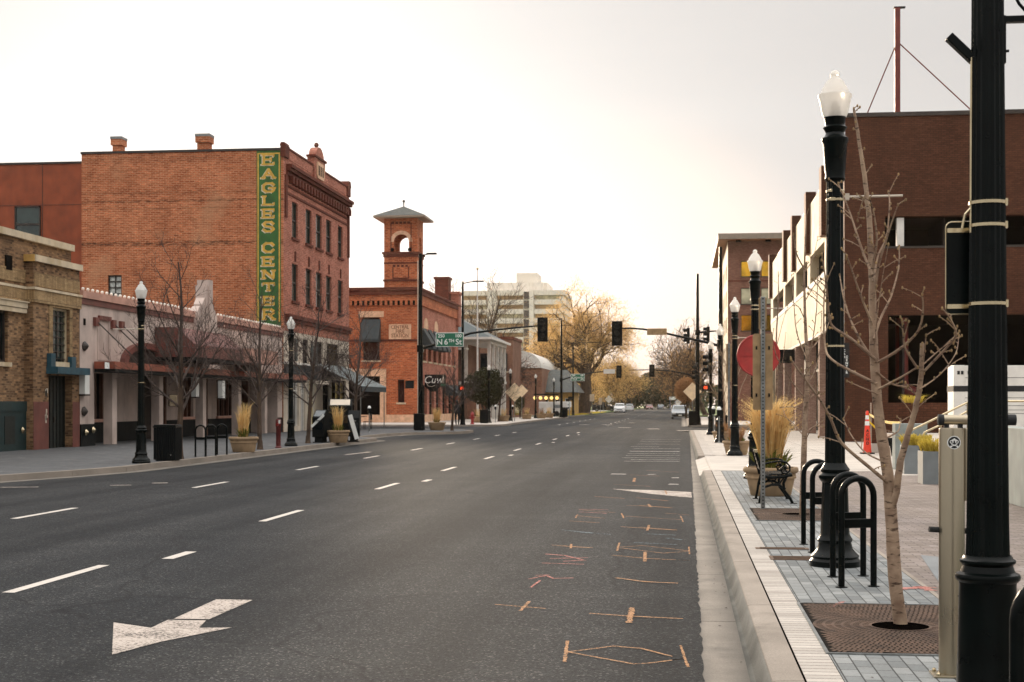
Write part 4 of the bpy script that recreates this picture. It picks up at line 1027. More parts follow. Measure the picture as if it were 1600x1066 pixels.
limbs = [
 (.047,.008,[(1408,981),(1398,900),(1393,810),(1387,740),(1379,690),(1372,640),(1368,585),(1365,540),(1364,495),(1363,440),(1361,400),(1359,350),(1354,300),(1347,250),(1340,205),(1334,170)],.1),
 (.026,.014,[(1393,792),(1401,768),(1407,720),(1419,678),(1430,640),(1437,605),(1440,570),(1441,537)],(0,-.25)),
 (.016,.006,[(1391,757),(1353,726),(1315,692),(1298,655),(1282,626),(1256,590),(1236,562)],(0,-.55)),
 (.013,.006,[(1372,566),(1405,546),(1434,518),(1442,487),(1441,460)],(0,-.3)),
 (.012,.007,[(1373,608),(1400,594),(1434,574)],(0,-.2)),
 (.009,.006,[(1369,580),(1392,599),(1415,606),(1431,616)],(0,.2)),
 (.014,.005,[(1371,600),(1334,582),(1300,562),(1289,540),(1287,480),(1290,440)],(0,.4)),
 (.014,.005,[(1368,562),(1329,529),(1300,509),(1294,480),(1292,450),(1284,398)],(0,-.4)),
 (.012,.005,[(1368,566),(1347,536),(1329,500),(1318,465),(1312,430)],(0,.35)),
 (.011,.005,[(1364,508),(1345,462),(1334,430),(1323,400)],(0,-.2)),
 (.012,.005,[(1366,530),(1375,500),(1392,464),(1404,420),(1405,385)],(0,.3)),
 (.012,.005,[(1365,470),(1373,415),(1389,361),(1403,320)],(0,-.25)),
 (.010,.005,[(1364,440),(1372,400),(1385,370),(1390,320),(1388,300)],(0,.3)),
 (.012,.005,[(1363,430),(1349,396),(1337,360),(1326,327),(1310,287)],(0,.3)),
 (.010,.005,[(1362,420),(1370,378),(1366,338),(1359,310)],(0,-.2)),
 (.007,.004,[(1371,616),(1350,607),(1331,599)],(0,-.2)),
 (.008,.004,[(1384,723),(1352,707),(1330,680),(1318,655)],(0,.3)),
 (.008,.004,[(1382,686),(1403,674),(1407,656)],(0,.2)),
 (.010,.005,[(1434,576),(1415,545),(1411,520),(1409,500)],(-.2,-.4)),
 (.011,.005,[(1440,584),(1481,541),(1494,522),(1484,497),(1472,482)],(-.2,-.55)),
 (.006,.003,[(1437,608),(1468,586),(1493,553),(1498,524)],(-.2,.2)),
 (.007,.004,[(1441,572),(1444,555),(1447,524)],(-.2,-.35)),
 (.006,.003,[(1440,572),(1468,547),(1489,532)],(-.2,-.1)),
 (.006,.003,[(1354,300),(1346,320),(1340,345)],(0,.2)),
 (.005,.003,[(1366,545),(1374,465),(1388,382)],(0,-.3)),
]
limb_tree(T1, limbs, 'nearest bare young tree with pale forked trunk rising from the large iron grate', 5, 'young bare trees of the right pavement')
T2 = (1.63,19.9,GZ)
limbs2 = [
 (.045,.008,[(1254,806),(1256,718),(1258,655),(1261,606),(1262,570),(1259,521),(1257,460),(1257,420),(1260,338)],.1),
 (.012,.006,[(1257,421),(1244,395),(1240,365)],(0,-.3)),
 (.010,.005,[(1253,641),(1240,636),(1219,637)],(0,-.4)),(.012,.005,[(1256,620),(1240,600),(1229,582),(1213,556),(1206,520)],(0,-.5)),
 (.009,.004,[(1253,678),(1240,662),(1229,653),(1222,636)],(0,.4)),(.011,.005,[(1258,677),(1272,666),(1288,656)],(0,.3)),
 (.008,.004,[(1258,690),(1270,668),(1287,668)],(0,-.3)),
 (.012,.005,[(1261,600),(1273,580),(1281,545),(1284,490)],(0,.3)),(.011,.005,[(1261,565),(1270,530),(1276,480),(1278,420)],(0,-.4)),
 (.011,.005,[(1260,560),(1245,520),(1240,470),(1237,430)],(0,.5)),(.010,.005,[(1258,500),(1248,480),(1241,478)],(0,.2)),
 (.010,.004,[(1258,470),(1270,450),(1285,425)],(0,.3)),(.009,.004,[(1257,425),(1270,405),(1278,370)],(0,.2)),
 (.008,.004,[(1261,625),(1275,616),(1287,616)],(0,.2)),(.008,.004,[(1256,640),(1270,610),(1273,590)],(0,-.2)),
 (.009,.004,[(1260,545),(1275,538),(1290,505),(1295,470)],(0,.5))]
limb_tree(T2, limbs2, 'second bare young tree, behind the far pair of right hoops', 6, 'young bare trees of the right pavement')
limbs3 = [(.035,.007,[(1209,760),(1210,700),(1212,640),(1214,590),(1213,530),(1216,470),(1216,425)],.1),
 (.009,.004,[(1212,650),(1228,630),(1234,596)],(0,.3)),(.009,.004,[(1213,620),(1203,585),(1200,545)],(0,-.3)),(.009,.004,[(1213,600),(1222,570),(1228,520)],(0,-.3)),
 (.008,.004,[(1214,560),(1205,520),(1204,480)],(0,.3)),(.008,.004,[(1212,670),(1195,640),(1183,615),(1172,600)],(0,-.2)),(.008,.004,[(1214,540),(1224,500),(1231,478)],(0,.2)),(.007,.004,[(1213,640),(1232,620),(1240,618)],(0,-.3))]
T3 = tuple(G(1209,748)); limb_tree(T3, limbs3, 'thin third bare tree standing behind the feathery grass of the big planter', 7, 'young bare trees of the right pavement')
# big planter, bench, sign post, red disc
pl = planter((1.47,24.25,GZ), 'large round concrete planter overflowing with tall feathery dry grass', .455, .47, (800,1.30,.16,.34), 11, green=140, plume=True)
t = thing('iron_bench', 'black cast iron bench end with scrolled arm in front of the feathery planter', 'bench', (1.42,22.25,GZ))
def bench_side(y):
    m = MB(); w = .03
    m.tube([(-.30,y,.80),(-.245,y,.62),(-.20,y,.47),(-.185,y,.40)], .022, 8)
    m.tube([(-.185,y,.42),(-.05,y,.395),(.12,y,.41),(.25,y,.44)], .026, 8)
    m.tube([(-.16,y,.40),(-.20,y,.25),(-.22,y,.12),(-.245,y,.0)], .02, 8)
    m.tube([(.17,y,.42),(.12,y,.31),(.13,y,.2),(.22,y,.08),(.26,y,.0)], .022, 8)
    m.tube([(-.19,y,.24),(-.06,y,.285),(.05,y,.285),(.15,y,.22)], .02, 8); m.tube([(-.1,y,.39),(-.04,y,.30),(.06,y,.30),(.12,y,.39)], .014, 6)
    m.tube([(-.235,y,.58),(-.08,y,.625),(.06,y,.645),(.16,y,.63),(.215,y,.57),(.215,y,.5),(.16,y,.455),(.10,y,.47),(.08,y,.53),(.12,y,.57),(.16,y,.545),(.145,y,.51)], .014, 8)
    for i in range(6): m.tube([(.14,y,.535),(.14+.06*math.cos(i*1.05),y,.535+.06*math.sin(i*1.05))], .008, 5)
    m.cb(.27,y,.006,.1,.05,.012); m.cb(-.25,y,.006,.09,.05,.012)
    return m
for y in (0,1.05): bench_side(y).build('bench_arm', M['black'], t, smooth=True)
s = MB()
for i in range(7): s.bx(-.16+.06*i,-.115+.06*i,0,1.05,.425+.004*i,.44+.004*i)
s.build('seat', M['blackmat'], t)
s = MB()
for i in range(5):
    z = .5+.065*i; x = -.2-.27*(z-.45); s.bx(x-.008,x+.008,0,1.05,z,z+.045)
s.build('backrest', M['blackmat'], t)
s = MB(); s.cb(-.295,0,.80,.05,.06,.05); s.build('back_finial', M['band'], t, bev=.01)
def perf_post(loc, h, w, label, group=None):
    t = thing('sign_post', label, 'sign post', loc, 0, group)
    p = MB(); p.bx(-w/2,w/2,-w/2,w/2,0,h); p.build('post', M['steel'], t, bev=.004)
    d = MB()
    for i in range(int(h/.0508)):
        z = .03+.0508*i
        d.face([(.011*math.cos(a), -w/2-.0012, z+.011*math.sin(a)) for a in [2*math.pi*j/8 for j in range(8)]])
    d.build('holes', M['void'], t, fix=False)
    return t
SPST = G(1192,796)
t = perf_post(SPST, 3.06, .062, 'perforated steel sign post with bare metal sign backs, in front of the bench')
b = MB(); b.prism([(x,z+2.82) for x,z in rrect(.115,.46,.015)], .034,.038,'y'); b.build('upper_sign', M['tan'], t)
b = MB(); b.prism([(x,z+1.98) for x,z in rrect(.285,1.10,.03)], .033,.037,'y'); b.build('lower_sign', M['tan'], t)
b = MB()
for z in (1.62,2.3):
    for x in (-.09,.09): b.bx(x-.012,x+.012,.02,.033,z,z+.05)
b.build('sign_bolt', M['blackmat'], t)
q = onY(1185,555.5,29.2); t = thing('round_red_sign', 'big faded red disc seen from behind, on the lamp beyond the feathery planter', 'sign', q)
b = MB(); b.tube([(0,-.015,0),(0,.0,0),(0,.012,0),(0,.018,0)], [.425,.43,.43,.42], 48); b.build('disc', M['red'], t, smooth=True)
b = MB(); b.tube([(.405*math.cos(2*math.pi*i/40),-.02,.405*math.sin(2*math.pi*i/40)) for i in range(41)], .012, 6)
b.bx(-.4,.4,-.026,-.016,-.012,.012); b.bx(-.012,.012,-.026,-.016,-.4,.4); b.build('frame_rib', M['red'], t)
b = MB(); b.bx(-.06,.06,.016,.45,-.03,.03); b.build('mount', M['blackmat'], t)
t = perf_post(G(1139,710), 3.35, .06, 'slim sign post with a narrow tan board, by the small low planter')
b = MB(); b.prism([(x,z+2.75) for x,z in rrect(.16,1.15,.02)], .034,.038,'y'); b.build('sign_board', M['tan'], t)
planter((1.62,43.3,GZ), 'low concrete planter with a rusty orange tuft, at the foot of the slim sign post', .42, .42, (170,.55,.2,.22), 21, mat='orangeleaf', green=40)
planter((1.62,57.9,GZ), 'small far concrete planter behind the orange tufted one', .42, .42, (120,.5,.16,.22), 22, mat='orangeleaf', green=30)
for (u,v,lab) in ((1123.5,692,'nearest white domed parking meter on the right kerb'),(1115,682,'middle white domed parking meter on the right kerb'),(1108.5,674,'farthest white domed parking meter on the right kerb')):
    meter(G(u,v), lab)
litter_bin(tuple(G(1127,679)), 'black litter bin half hidden behind the right parking meters')
litter_bin(tuple(G(1083,664.5)), 'black litter bin at the far right corner, beside the silver car', sc=1.05)
for (x,y,s,lab) in ((2.0,52,31,'slender bare tree beyond the slim sign post on the right'),(1.9,64,32,'slender bare tree among the far right lamps')):
    tree('young_street_tree', lab, 'tree', (x,y,GZ), s, 2.6, .045, dict(levels=3, kids=[7,4,3], up=.45, ang=[(28,48),(25,45)], wob=.18), bark='bark', twig='bark', group='young bare trees of the right pavement')
# traffic cone, tape, boxes, walls, rails
cq = G(1355,709); t = thing('traffic_cone', 'tall orange cone with two white bands and vertical letters ACHD', 'traffic cone', cq)
h = (709-643)/2250*44.5
b = MB(); b.lathe([(.13,.03),(.045,h-.12),(.045,h-.03),(.03,h)], n=20); b.build('cone_body', M['cone'], t, smooth=True)
for z0,z1 in ((h*.66,h*.76),(h*.80,h*.895)):
    r = lambda z: .13+(.045-.13)*(z-.03)/(h-.15)+.003
    b = MB(); b.lathe([(r(z0)-.003,z0),(r(z0),z0),(r(z1),z1),(r(z1)-.003,z1)], n=20); b.build('white_band', M['sign_white'], t, smooth=True)
b = MB(); b.prism(rrect(.42,.42,.06), 0, .035, 'z'); b.build('rubber_base', M['rubber'], t)
for i,ch in enumerate('ACHD'):
    z = h*.53-.125*i; text(ch, .12, .002, M['rubber'], t, 'lettering', (0,-(.13+(.045-.13)*(z-.03)/(h-.15))-.004,z), bold=.004)
tape_end = onY(1408,661,35.2)
t = thing('caution_tape', 'yellow caution tape strung from the orange cone to the concrete block', 'tape', cq+Vector((.05,0,h-.1)))
b = MB(); a, e = Vector((0,0,0)), tape_end-(cq+Vector((.05,0,h-.1))); P = [a.lerp(e,i/12)+Vector((0,0,-.25*math.sin(math.pi*i/12)*.35)) for i in range(13)]
for i in range(12): b.face([P[i]+Vector((0,0,.035)),P[i+1]+Vector((0,.02*(-1)**i,.035)),P[i+1]-Vector((0,.02*(-1)**i,.035)),P[i]-Vector((0,0,.035))])
b.build('tape_strip', M['tape'], t, fix=False)
b = MB(); P = [Vector((0,0,0)),Vector((.03,0,-.25)),Vector((.2,0,-.42)),Vector((.38,0,-.36)),Vector((.45,-.1,-.1))]
for i in range(4): b.face([P[i]+Vector((0,0,.03)),P[i+1]+Vector((.01,0,.03)),P[i+1]-Vector((.01,0,.03)),P[i]-Vector((0,0,.03))])
b.build('loose_tail', M['tape'], t, fix=False)
t = thing('concrete_block', 'pale concrete block wall end behind the two square planters', 'wall', onY(1399,700,34.0).xy.to_3d()+Vector((0,0,GZ)))
b = MB(); b.bx(0,.72,0,.5,0,1.06); b.build('block', M['board'], t, bev=.01)
for u0,v0,wm,dm,lab,sd in ((1413,741,.62,.6,'square grey planter of yellow grass, left and farther of the pair',1),(1442,757,.62,.6,'square grey planter of yellow grass, nearer and right of the pair',2)):
    q = G(u0,v0); t = thing('square_planter', lab, 'planter', q, 0, 'square grey planters')
    hh = .62
    b = MB(); b.bx(0,wm*.5,0,dm,0,hh); b.build('side_panel', M['planter_box'], t); b = MB(); b.bx(wm*.5,wm,.002,dm,0,hh-.002); b.build('dark_panel', M['planter_dark'], t)
    g = grass_clump(420,.30,.30,.16,40+sd,.010,.4); go = g.build('yellow_grass', M['straw2'], t, fix=False); go.location = (wm/2,dm/2,hh-.02)
t = thing('concrete_wall', 'long board formed concrete wall at the right edge of the forecourt', 'wall', (4.95,12,GZ))
b = MB(); b.bx(0,.35,-14,13.4,0,1.16); b.build('wall_body', M['board'], t, bev=.012)
g = MB(); 
for i in range(26):
    c = grass_clump(30,.35,.1,.14,300+i,.012,.5); g.idx([(x+.5+random.Random(i).uniform(-.1,.2),y+9.5-i*.35,z+1.1) for x,y,z in c.v], c.f)
tag(g.build('ground_cover', M['straw2'], None, org=None, fix=False), 'yellow green planting along the top of the board formed wall', 'planting', kind='stuff').location = (4.95,12,GZ)
b = MB(); b.bx(.35,5.0,-14,13.4,0,1.10); b.build('bed_soil', M['soil'], t)
t = thing('brick_wall', 'low dark brick retaining wall behind the orange cone', 'wall', (5.9,46,GZ))
b = MB(); wall(b,(.0,0,0),(1,0,0),7,0,1.55,[],.3,(0,-1,0)); b.bx(0,7,.002,.4,0,1.55); b.build('wall_body', M['brick_garage'], t)
b = MB(); b.bx(-.05,7,-.06,.46,0,.28); b.build('wall_foot', M['concrete'], t)
g = grass_clump(160,.35,.25,.3,77,.012,.6); go = g.build('trailing_plant', M['straw2'], t, fix=False); go.location = (1.3,.2,1.5)
q = G(1392,712); t = thing('folding_barrier', 'small black folding barrier in front of the low brick wall', 'barrier', q)
b = MB(); b.bx(-.1,.42,0,.05,.28,.52); b.build('panel', M['blackmat'], t, bev=.01)
for x in (.0,.36): b = MB(); b.tube([(x,.0,.3),(x-.02+.06,-.1,.0)], .035, 8); b.build('leg', M['blackmat'], t)
# stainless handrails to the upper terrace
def rail(pts, Y, r=.024): return [onY(u,v,Y) for u,v in pts]
t = thing('handrail', 'stainless stair handrail looping up past the repair stand', 'handrail', (5.6,33,GZ))
b = MB()
for P in (rail([(1425,672),(1460,655),(1497,636),(1512,629),(1560,627),(1640,627)],33), rail([(1480,661),(1470,664),(1444,676),(1441,683),(1443,693),(1450,698),(1475,698),(1490,697)],33), rail([(1417,690),(1424,695),(1450,693.5)],33), rail([(1497,651),(1516,640),(1560,636)],33.6)):
    b.tube(P, .024, 10)
b.build('rail_tube', M['band'], t, smooth=True, org=(5.6,33,GZ))
b = MB()
for u,v in ((1512,629),(1470,664)):
    q = onY(u,v,33); b.tube([q,Vector((q.x,q.y,GZ))], .02, 8)
b.build('rail_post', M['band'], t, smooth=True, org=(5.6,33,GZ))
t = thing('handrail', 'pair of grey rails slanting in front of the dark garage recess', 'handrail', (8.2,50,GZ))
b = MB(); b.tube(rail([(1395,645),(1440,638),(1482,633.5)],50), .04, 8); b.tube(rail([(1430,642),(1460,641),(1484,638)],50), .035, 8)
for u,v in ((1402,644.2),(1440,638),(1478,634)): q = onY(u,v,50); b.tube([q,Vector((q.x,q.y,GZ))], .03, 6)
b.build('rail_tube', M['steel'], t, smooth=True, org=(8.2,50,GZ))
# terrace and white booth
b = MB(); b.bx(6.2,30,34,45.5,GZ-.02,.75); structure(b.build('terrace', M['concrete']))
q = onY(1490,640,41.5); t = thing('white_booth', 'white booth with a black stripe standing behind the big fluted pole', 'booth', (q.x,41.5,.75))
b = MB(); b.bx(0,.30,.0,.9,0,1.98); b.bx(.30,2.6,.002,1.6,0,1.97); b.build('booth_body', M['white'], t, bev=.012)
for z in (.62,.72,.84,.95,1.06,1.62):
    l = MB(); l.bx(.32,2.602,-.002,1.0,z,z+.012); l.build('panel_line', M['blackmat'], t)
l = MB(); l.bx(-.004,2.604,-.006,1.0,1.24,1.40); l.build('black_stripe', M['rubber'], t)
for x in (.1,.2,.38): l = MB(); l.bx(x,x+.07,-.008,.0,1.72,1.82); l.build('vent_slot', M['rubber'], t)
# ------------------------------------------------------------------ parking garage
GX, GY = 6.5, 59.0
t = thing('parking_garage', 'brown brick and cream parking garage filling the right side', 'building', (GX,GY,GZ)); OG = (GX,GY,GZ)
xa = onY(1382,360,GY).x; xb = onY(1387,600,GY).x; topz = 13.15
b = MB(); wall(b,(GX+.02,GY,0),(1,0,0),30,GZ-.2,topz,[(xa-GX,25,7.95,9.15),(xb-GX,25,GZ-.3,5.2)],.55,(0,-1,0)); b.build('brick_front', M['brick_garage'], t, org=OG)
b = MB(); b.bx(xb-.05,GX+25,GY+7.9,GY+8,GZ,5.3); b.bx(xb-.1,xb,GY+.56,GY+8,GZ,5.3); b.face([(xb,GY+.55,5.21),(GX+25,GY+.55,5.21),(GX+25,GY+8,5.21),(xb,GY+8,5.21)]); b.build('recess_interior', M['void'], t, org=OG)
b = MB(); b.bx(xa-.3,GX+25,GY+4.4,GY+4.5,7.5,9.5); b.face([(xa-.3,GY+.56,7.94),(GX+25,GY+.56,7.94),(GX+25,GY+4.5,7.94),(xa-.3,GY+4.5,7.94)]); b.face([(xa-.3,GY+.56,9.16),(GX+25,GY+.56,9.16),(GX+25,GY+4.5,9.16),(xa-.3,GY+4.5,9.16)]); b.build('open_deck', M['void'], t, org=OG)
b = MB(); b.bx(xa-.02,GX+25,GY-.03,GY+.2,7.87,7.95); b.build('window_sill', M['darkmetal'], t, org=OG)
q = onY(1407.5,360,GY); b = MB(); b.bx(q.x-.14,q.x+.14,GY+.1,GY+.4,7.95,9.1); b.build('white_post', M['white'], t, org=OG)
b = MB(); b.bx(GX-.02,GX+30,GY-.06,GY+.5,topz,topz+.16); b.build('coping', M['darkmetal'], t, org=OG)
q = onY(1409,600,GY+2); b = MB(); b.tube([(q.x,GY+2,5.2),(q.x,GY+2,2.6),(q.x+.12,GY+2,2.25),(q.x+.5,GY+2,2.1)], .26, 12); b.build('red_pipe', M['redpipe'], t, smooth=True, org=OG)
b = MB(); b.bx(GX+.3,GX+30,GY+.5,GY+48,12.2,12.3); b.bx(GX+29.7,GX+30,GY+.5,GY+48,0,12.2); b.build('roof', M['darkmetal'], t, org=OG)
# street side
holes = []; bays = [(2.2,6.6),(8.2,15.6),(17.2,24.6),(26.2,33.4),(35,45.5)]
for y0,y1 in bays: holes.append((y0,y1,7.7,9.1))
holes.append((2.6,46.5,GZ-.3,4.87))
b = MB(); wall(b,(GX,GY,0),(0,1,0),48,GZ-.2,11.8,holes,.45,(-1,0,0)); b.build('cream_wall', M['cream_conc'], t, org=OG)
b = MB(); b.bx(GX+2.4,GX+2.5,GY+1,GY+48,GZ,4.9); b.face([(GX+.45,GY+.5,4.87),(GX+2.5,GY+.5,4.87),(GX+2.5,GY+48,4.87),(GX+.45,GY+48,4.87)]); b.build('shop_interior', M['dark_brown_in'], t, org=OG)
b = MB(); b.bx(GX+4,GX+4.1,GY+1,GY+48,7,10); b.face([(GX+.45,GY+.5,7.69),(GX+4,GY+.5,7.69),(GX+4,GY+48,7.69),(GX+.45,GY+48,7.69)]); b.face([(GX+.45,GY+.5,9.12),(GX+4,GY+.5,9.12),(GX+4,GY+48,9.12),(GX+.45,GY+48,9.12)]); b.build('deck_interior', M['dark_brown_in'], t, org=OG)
for y in (67.0,75.2,84.5,91.5,106.0):
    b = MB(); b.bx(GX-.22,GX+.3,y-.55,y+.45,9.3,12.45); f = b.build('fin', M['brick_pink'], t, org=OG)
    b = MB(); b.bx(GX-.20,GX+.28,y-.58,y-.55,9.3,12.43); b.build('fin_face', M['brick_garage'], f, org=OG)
b = MB(); b.bx(GX-.03,GX-.001,GY,GY+48,7.45,7.7); b.bx(GX-.03,GX-.001,GY,GY+48,4.87,5.0); b.build('string_course', M['cream_white'], t, org=OG)
b = MB(); b.bx(GX-.012,GX-.003,GY+.0,GY+2.0,GZ,11.8); b.build('pink_corner', M['brick_pink'], t, org=OG)
for y in (61.2,68.8,75.5,83,92,100):
    b = MB(); b.bx(GX-.1,GX+.35,y-.3,y+.3,GZ,4.87); b.build('column', M['brick_pink'], t, org=OG)
for y0,y1 in ((61.6,68.4),(69.2,75.1),(75.9,82.6),(83.4,91.6),(92.4,99.6)):
    b = MB(); b.bx(GX+1.5,GX+1.55,y0,y1,GZ+.5,3.6); g = b.build('shop_window', M['glass'], t, org=OG)
    b = MB()
    for k in range(4): y = y0+(y1-y0)*k/3; b.bx(GX+1.43,GX+1.5,y-.05,y+.05,GZ,3.9)
    b.bx(GX+1.43,GX+1.5,y0,y1,3.55,3.65); b.build('mullion', M['darkmetal'], g, org=OG)
b = MB(); q0 = onX(1237,550,GX-1).y; b.bx(GX-1.0,GX,83.5,88,4.1,4.75); b.build('canopy', M['blackmat'], t, org=OG)
# roof mast with guys
q = onY(1402,178,GY+3); t2 = thing('roof_mast', 'red steel mast with two guy wires on the roof of the brown brick garage', 'mast', (q.x,GY+3,12.3))
zt = onY(1402,13,GY+3).z-12.3
b = MB(); b.bx(-.11,.11,-.11,.11,0,zt); b.build('mast_post', M['redpipe'], t2); b = MB(); b.bx(-.15,.32,-.1,.1,zt,zt+.05); b.build('mast_head', M['blackmat'], t2)
zg = onY(1402,65,GY+3).z-12.3
for u,v,Y,dy in ((1349,180,GY+3,.3),(1520,166,GY+3,-.3)):
    e = onY(u,v,GY+3); b = MB(); b.tube([(0,0,zg),(e.x-q.x,dy,e.z-12.3-.35)], .028, 6); b.build('guy_wire', M['redpipe'], t2)
# vertical blade sign on the garage corner
q0 = onY(1315.5,536,58.7); q1 = onY(1327,590,58.7); t2 = thing('blade_sign', 'narrow black vertical sign with small white letters on the garage corner pier', 'sign', ((q0.x+q1.x)/2,58.7,(q0.z+q1.z)/2))
wv, hv = q1.x-q0.x, q0.z-q1.z
b = MB(); b.bx(-wv/2,wv/2,-.05,.05,-hv/2,hv/2); b.build('sign_box', M['rubber'], t2)
for i,ch in enumerate('CAR'): text(ch, .13, .003, M['sign_white'], t2, 'lettering', (-wv*.22,-.056,hv*.27-.125*i), bold=.004)
for i,ch in enumerate('CENTER'): text(ch, .13, .003, M['sign_white'], t2, 'lettering', (wv*.14,-.056,hv*.09-.125*i), bold=.004)
# ------------------------------------------------------------------ hotel beyond
HX, HY = 4.1, 130.0; OG = (HX,HY,GZ)
t = thing('brick_hotel', 'brown brick block with golden windows and a deep flat eave, beyond the garage', 'building', OG)
cols = [(onY(1157.5,420,HY).x-HX, onY(1180,420,HY).x-HX), (onY(1189,420,HY).x-HX, onY(1200,420,HY).x-HX+.8), (6.6,8.1),(9.2,10.7)]
zs = [(onY(1160,y1,HY).z, onY(1160,y0,HY).z) for y0,y1 in ((408,432),(450,475),(492,517),(538,560))]
holes = [(a,b_,c,d) for a,b_ in cols for c,d in zs]
b = MB(); wall(b,(HX,HY,0),(1,0,0),12,GZ-.2,16.2,holes,.18,(0,-1,0)); b.bx(HX+12,HX+12.1,HY,HY+26,GZ,16.2); b.build('brick_front', M['brick_hotel'], t, org=OG)
b = MB(); wall(b,(HX,HY,0),(0,1,0),26,GZ-.2,16.2,[(3+4.5*i,5+4.5*i,c,d) for i in range(5) for c,d in zs],.15,(-1,0,0)); b.build('street_wall', M['cream_conc'], t, org=OG)
k = 0
for a,b_,c,d in holes:
    mm = ('glass_gold_refl','glasspale','glass_gold_refl','glass_gold_refl')[zs.index((c,d))]
    w_ = MB(); w_.bx(HX+a,HX+b_,HY+.12,HY+.14,c,d); g = w_.build('window', M[mm], t, org=OG)
    w_ = MB(); w_.bx(HX+a,HX+a+.06,HY+.06,HY+.12,c,d); w_.bx(HX+b_-.06,HX+b_,HY+.06,HY+.12,c,d); w_.bx(HX+a,HX+b_,HY+.06,HY+.12,d-.06,d); w_.bx(HX+a-.05,HX+b_+.05,HY-.05,HY+.12,c-.08,c); w_.build('window_frame', M['darkmetal'], g, org=OG)
for i in range(5):
    for c,d in zs: w_ = MB(); w_.bx(HX+.12,HX+.14,HY+3+4.5*i,HY+5+4.5*i,c,d); w_.build('window', M['glass'], t, org=OG)
b = MB(); b.bx(HX,HX+12,HY-.03,HY-.001,zs[1][1]+.55,zs[1][1]+.7); b.build('string_course', M['brick_trim'], t, org=OG)
b = MB(); b.bx(3.25,HX+13,HY-.9,HY+26,16.2,16.25); b.build('soffit', M['soffit'], t, org=OG)
b = MB(); b.bx(3.2,HX+13.1,HY-1,HY+26.1,16.25,16.75); b.build('roof_edge', M['taupe'], t, org=OG)
for u in (1154,1200): q = onY(u,389,HY-.3); b = MB(); b.tube([(q.x,HY-.4,16.2),(q.x,HY-.4,16.05)], .25, 12); b.build('downlight', M['blackmat'], t, org=OG)
# ------------------------------------------------------------------ left side buildings
LX = -21.2
def win(t, OG, X, y0, y1, z0, z1, fr='darkmetal', gl='glass', dep=.16, sill='coping', split=True, name='window'):
    """sash window in a +X facing wall"""
    w_ = MB(); w_.bx(X-dep-.03,X-dep,y0,y1,z0,z1); g = w_.build(name, M[gl], t, org=OG)
    f = MB(); e = .07
    for a,b_ in ((y0,y0+e),(y1-e,y1)): f.bx(X-dep,X-dep+.06,a,b_,z0,z1)
    f.bx(X-dep,X-dep+.055,y0,y1,z1-e,z1); f.bx(X-dep,X-dep+.055,y0,y1,z0,z0+e)
    if split: f.bx(X-dep,X-dep+.07,y0,y1,(z0+z1)/2-.04,(z0+z1)/2+.04)
    f.build('window_frame', M[fr], g, org=OG)
    if sill: f = MB(); f.bx(X-.02,X+.09,y0-.12,y1+.12,z0-.14,z0-.002); f.build('window_sill', M[sill], g, org=OG)
    return g
def winY(t, OG, Y, x0, x1, z0, z1, fr='darkmetal', gl='glass', dep=.16, sill='coping', grid=None):
    w_ = MB(); w_.bx(x0,x1,Y+dep,Y+dep+.03,z0,z1); g = w_.build('window', M[gl], t, org=OG)
    f = MB(); e = .07
    for a,b_ in ((x0,x0+e),(x1-e,x1)): f.bx(a,b_,Y+dep-.06,Y+dep,z0,z1)
    f.bx(x0,x1,Y+dep-.055,Y+dep,z1-e,z1); f.bx(x0,x1,Y+dep-.055,Y+dep,z0,z0+e)
    if grid:
        for i in range(1,grid[0]): x = x0+(x1-x0)*i/grid[0]; f.bx(x-.03,x+.03,Y+dep-.05,Y+dep,z0,z1)
        for i in range(1,grid[1]): z = z0+(z1-z0)*i/grid[1]; f.bx(x0,x1,Y+dep-.052,Y+dep,z-.03,z+.03)
    f.build('window_frame', M[fr], g, org=OG)
    if sill: f = MB(); f.bx(x0-.12,x1+.12,Y-.09,Y+.02,z0-.14,z0-.002); f.build('window_sill', M[sill], g, org=OG)
    return g
# --- tan brick building, far left
B0 = 24.0; B1 = 48.9; OG = (LX,B1,GZ)
t = thing('tan_brick_building', 'mottled tan brick building with pale copings and dark green base at the left edge', 'building', OG)
yw = [(44.0,44.45)]; 
def yy(u): return onX(u,500,LX).y
w1 = (yy(10),yy(26)); w2 = (yy(81.5),yy(108)); dr = (yy(76),yy(113))
b = MB(); P0 = yy(52)
wall(b,(LX-.30,B0,0),(0,1,0),P0-B0,GZ-.2,7.05,[(w1[0]-B0,w1[1]-B0,2.98,4.76)],.3,(1,0,0))
b.bx(LX-.30,LX-.001,P0,P0+.001,GZ,6.3); 
wall(b,(LX,P0,0),(0,1,0),B1-P0,GZ-.2,6.35,[(w2[0]-P0,w2[1]-P0,2.95,4.92),(dr[0]-P0,dr[1]-P0,GZ-.3,2.62)],.3,(1,0,0))
b.bx(LX-.6,LX-.31,P0,B1,6.3,7.05); b.bx(LX-14,LX-.31,B1-.02,B1,GZ,7.05); b.bx(LX-.6,LX-.001,B1-.015,B1,GZ,6.35)
b.build('brick_wall', M['brick_tan'], t, org=OG)
b = MB(); b.bx(LX-.62,LX-.18,B0,B1+.02,7.05,7.27); b.build('coping', M['coping'], t, org=OG)
b = MB(); b.bx(LX-.32,LX+.12,P0-.06,B1+.04,6.35,6.56); b.build('pier_coping', M['coping'], t, org=OG)
b = MB(); b.bx(LX-.34,LX+.08,P0-.08,P0-.061,6.34,6.57); b.build('ochre_coping_end', M['ycoping'], t, org=OG)
b = MB(); b.bx(LX-.299,LX-.22,B0,P0,5.0,5.42); b.bx(LX-.3,LX+.07,P0-.06,B1+.03,5.0,5.42); b.build('cornice_band', M['brick_band'], t, org=OG)
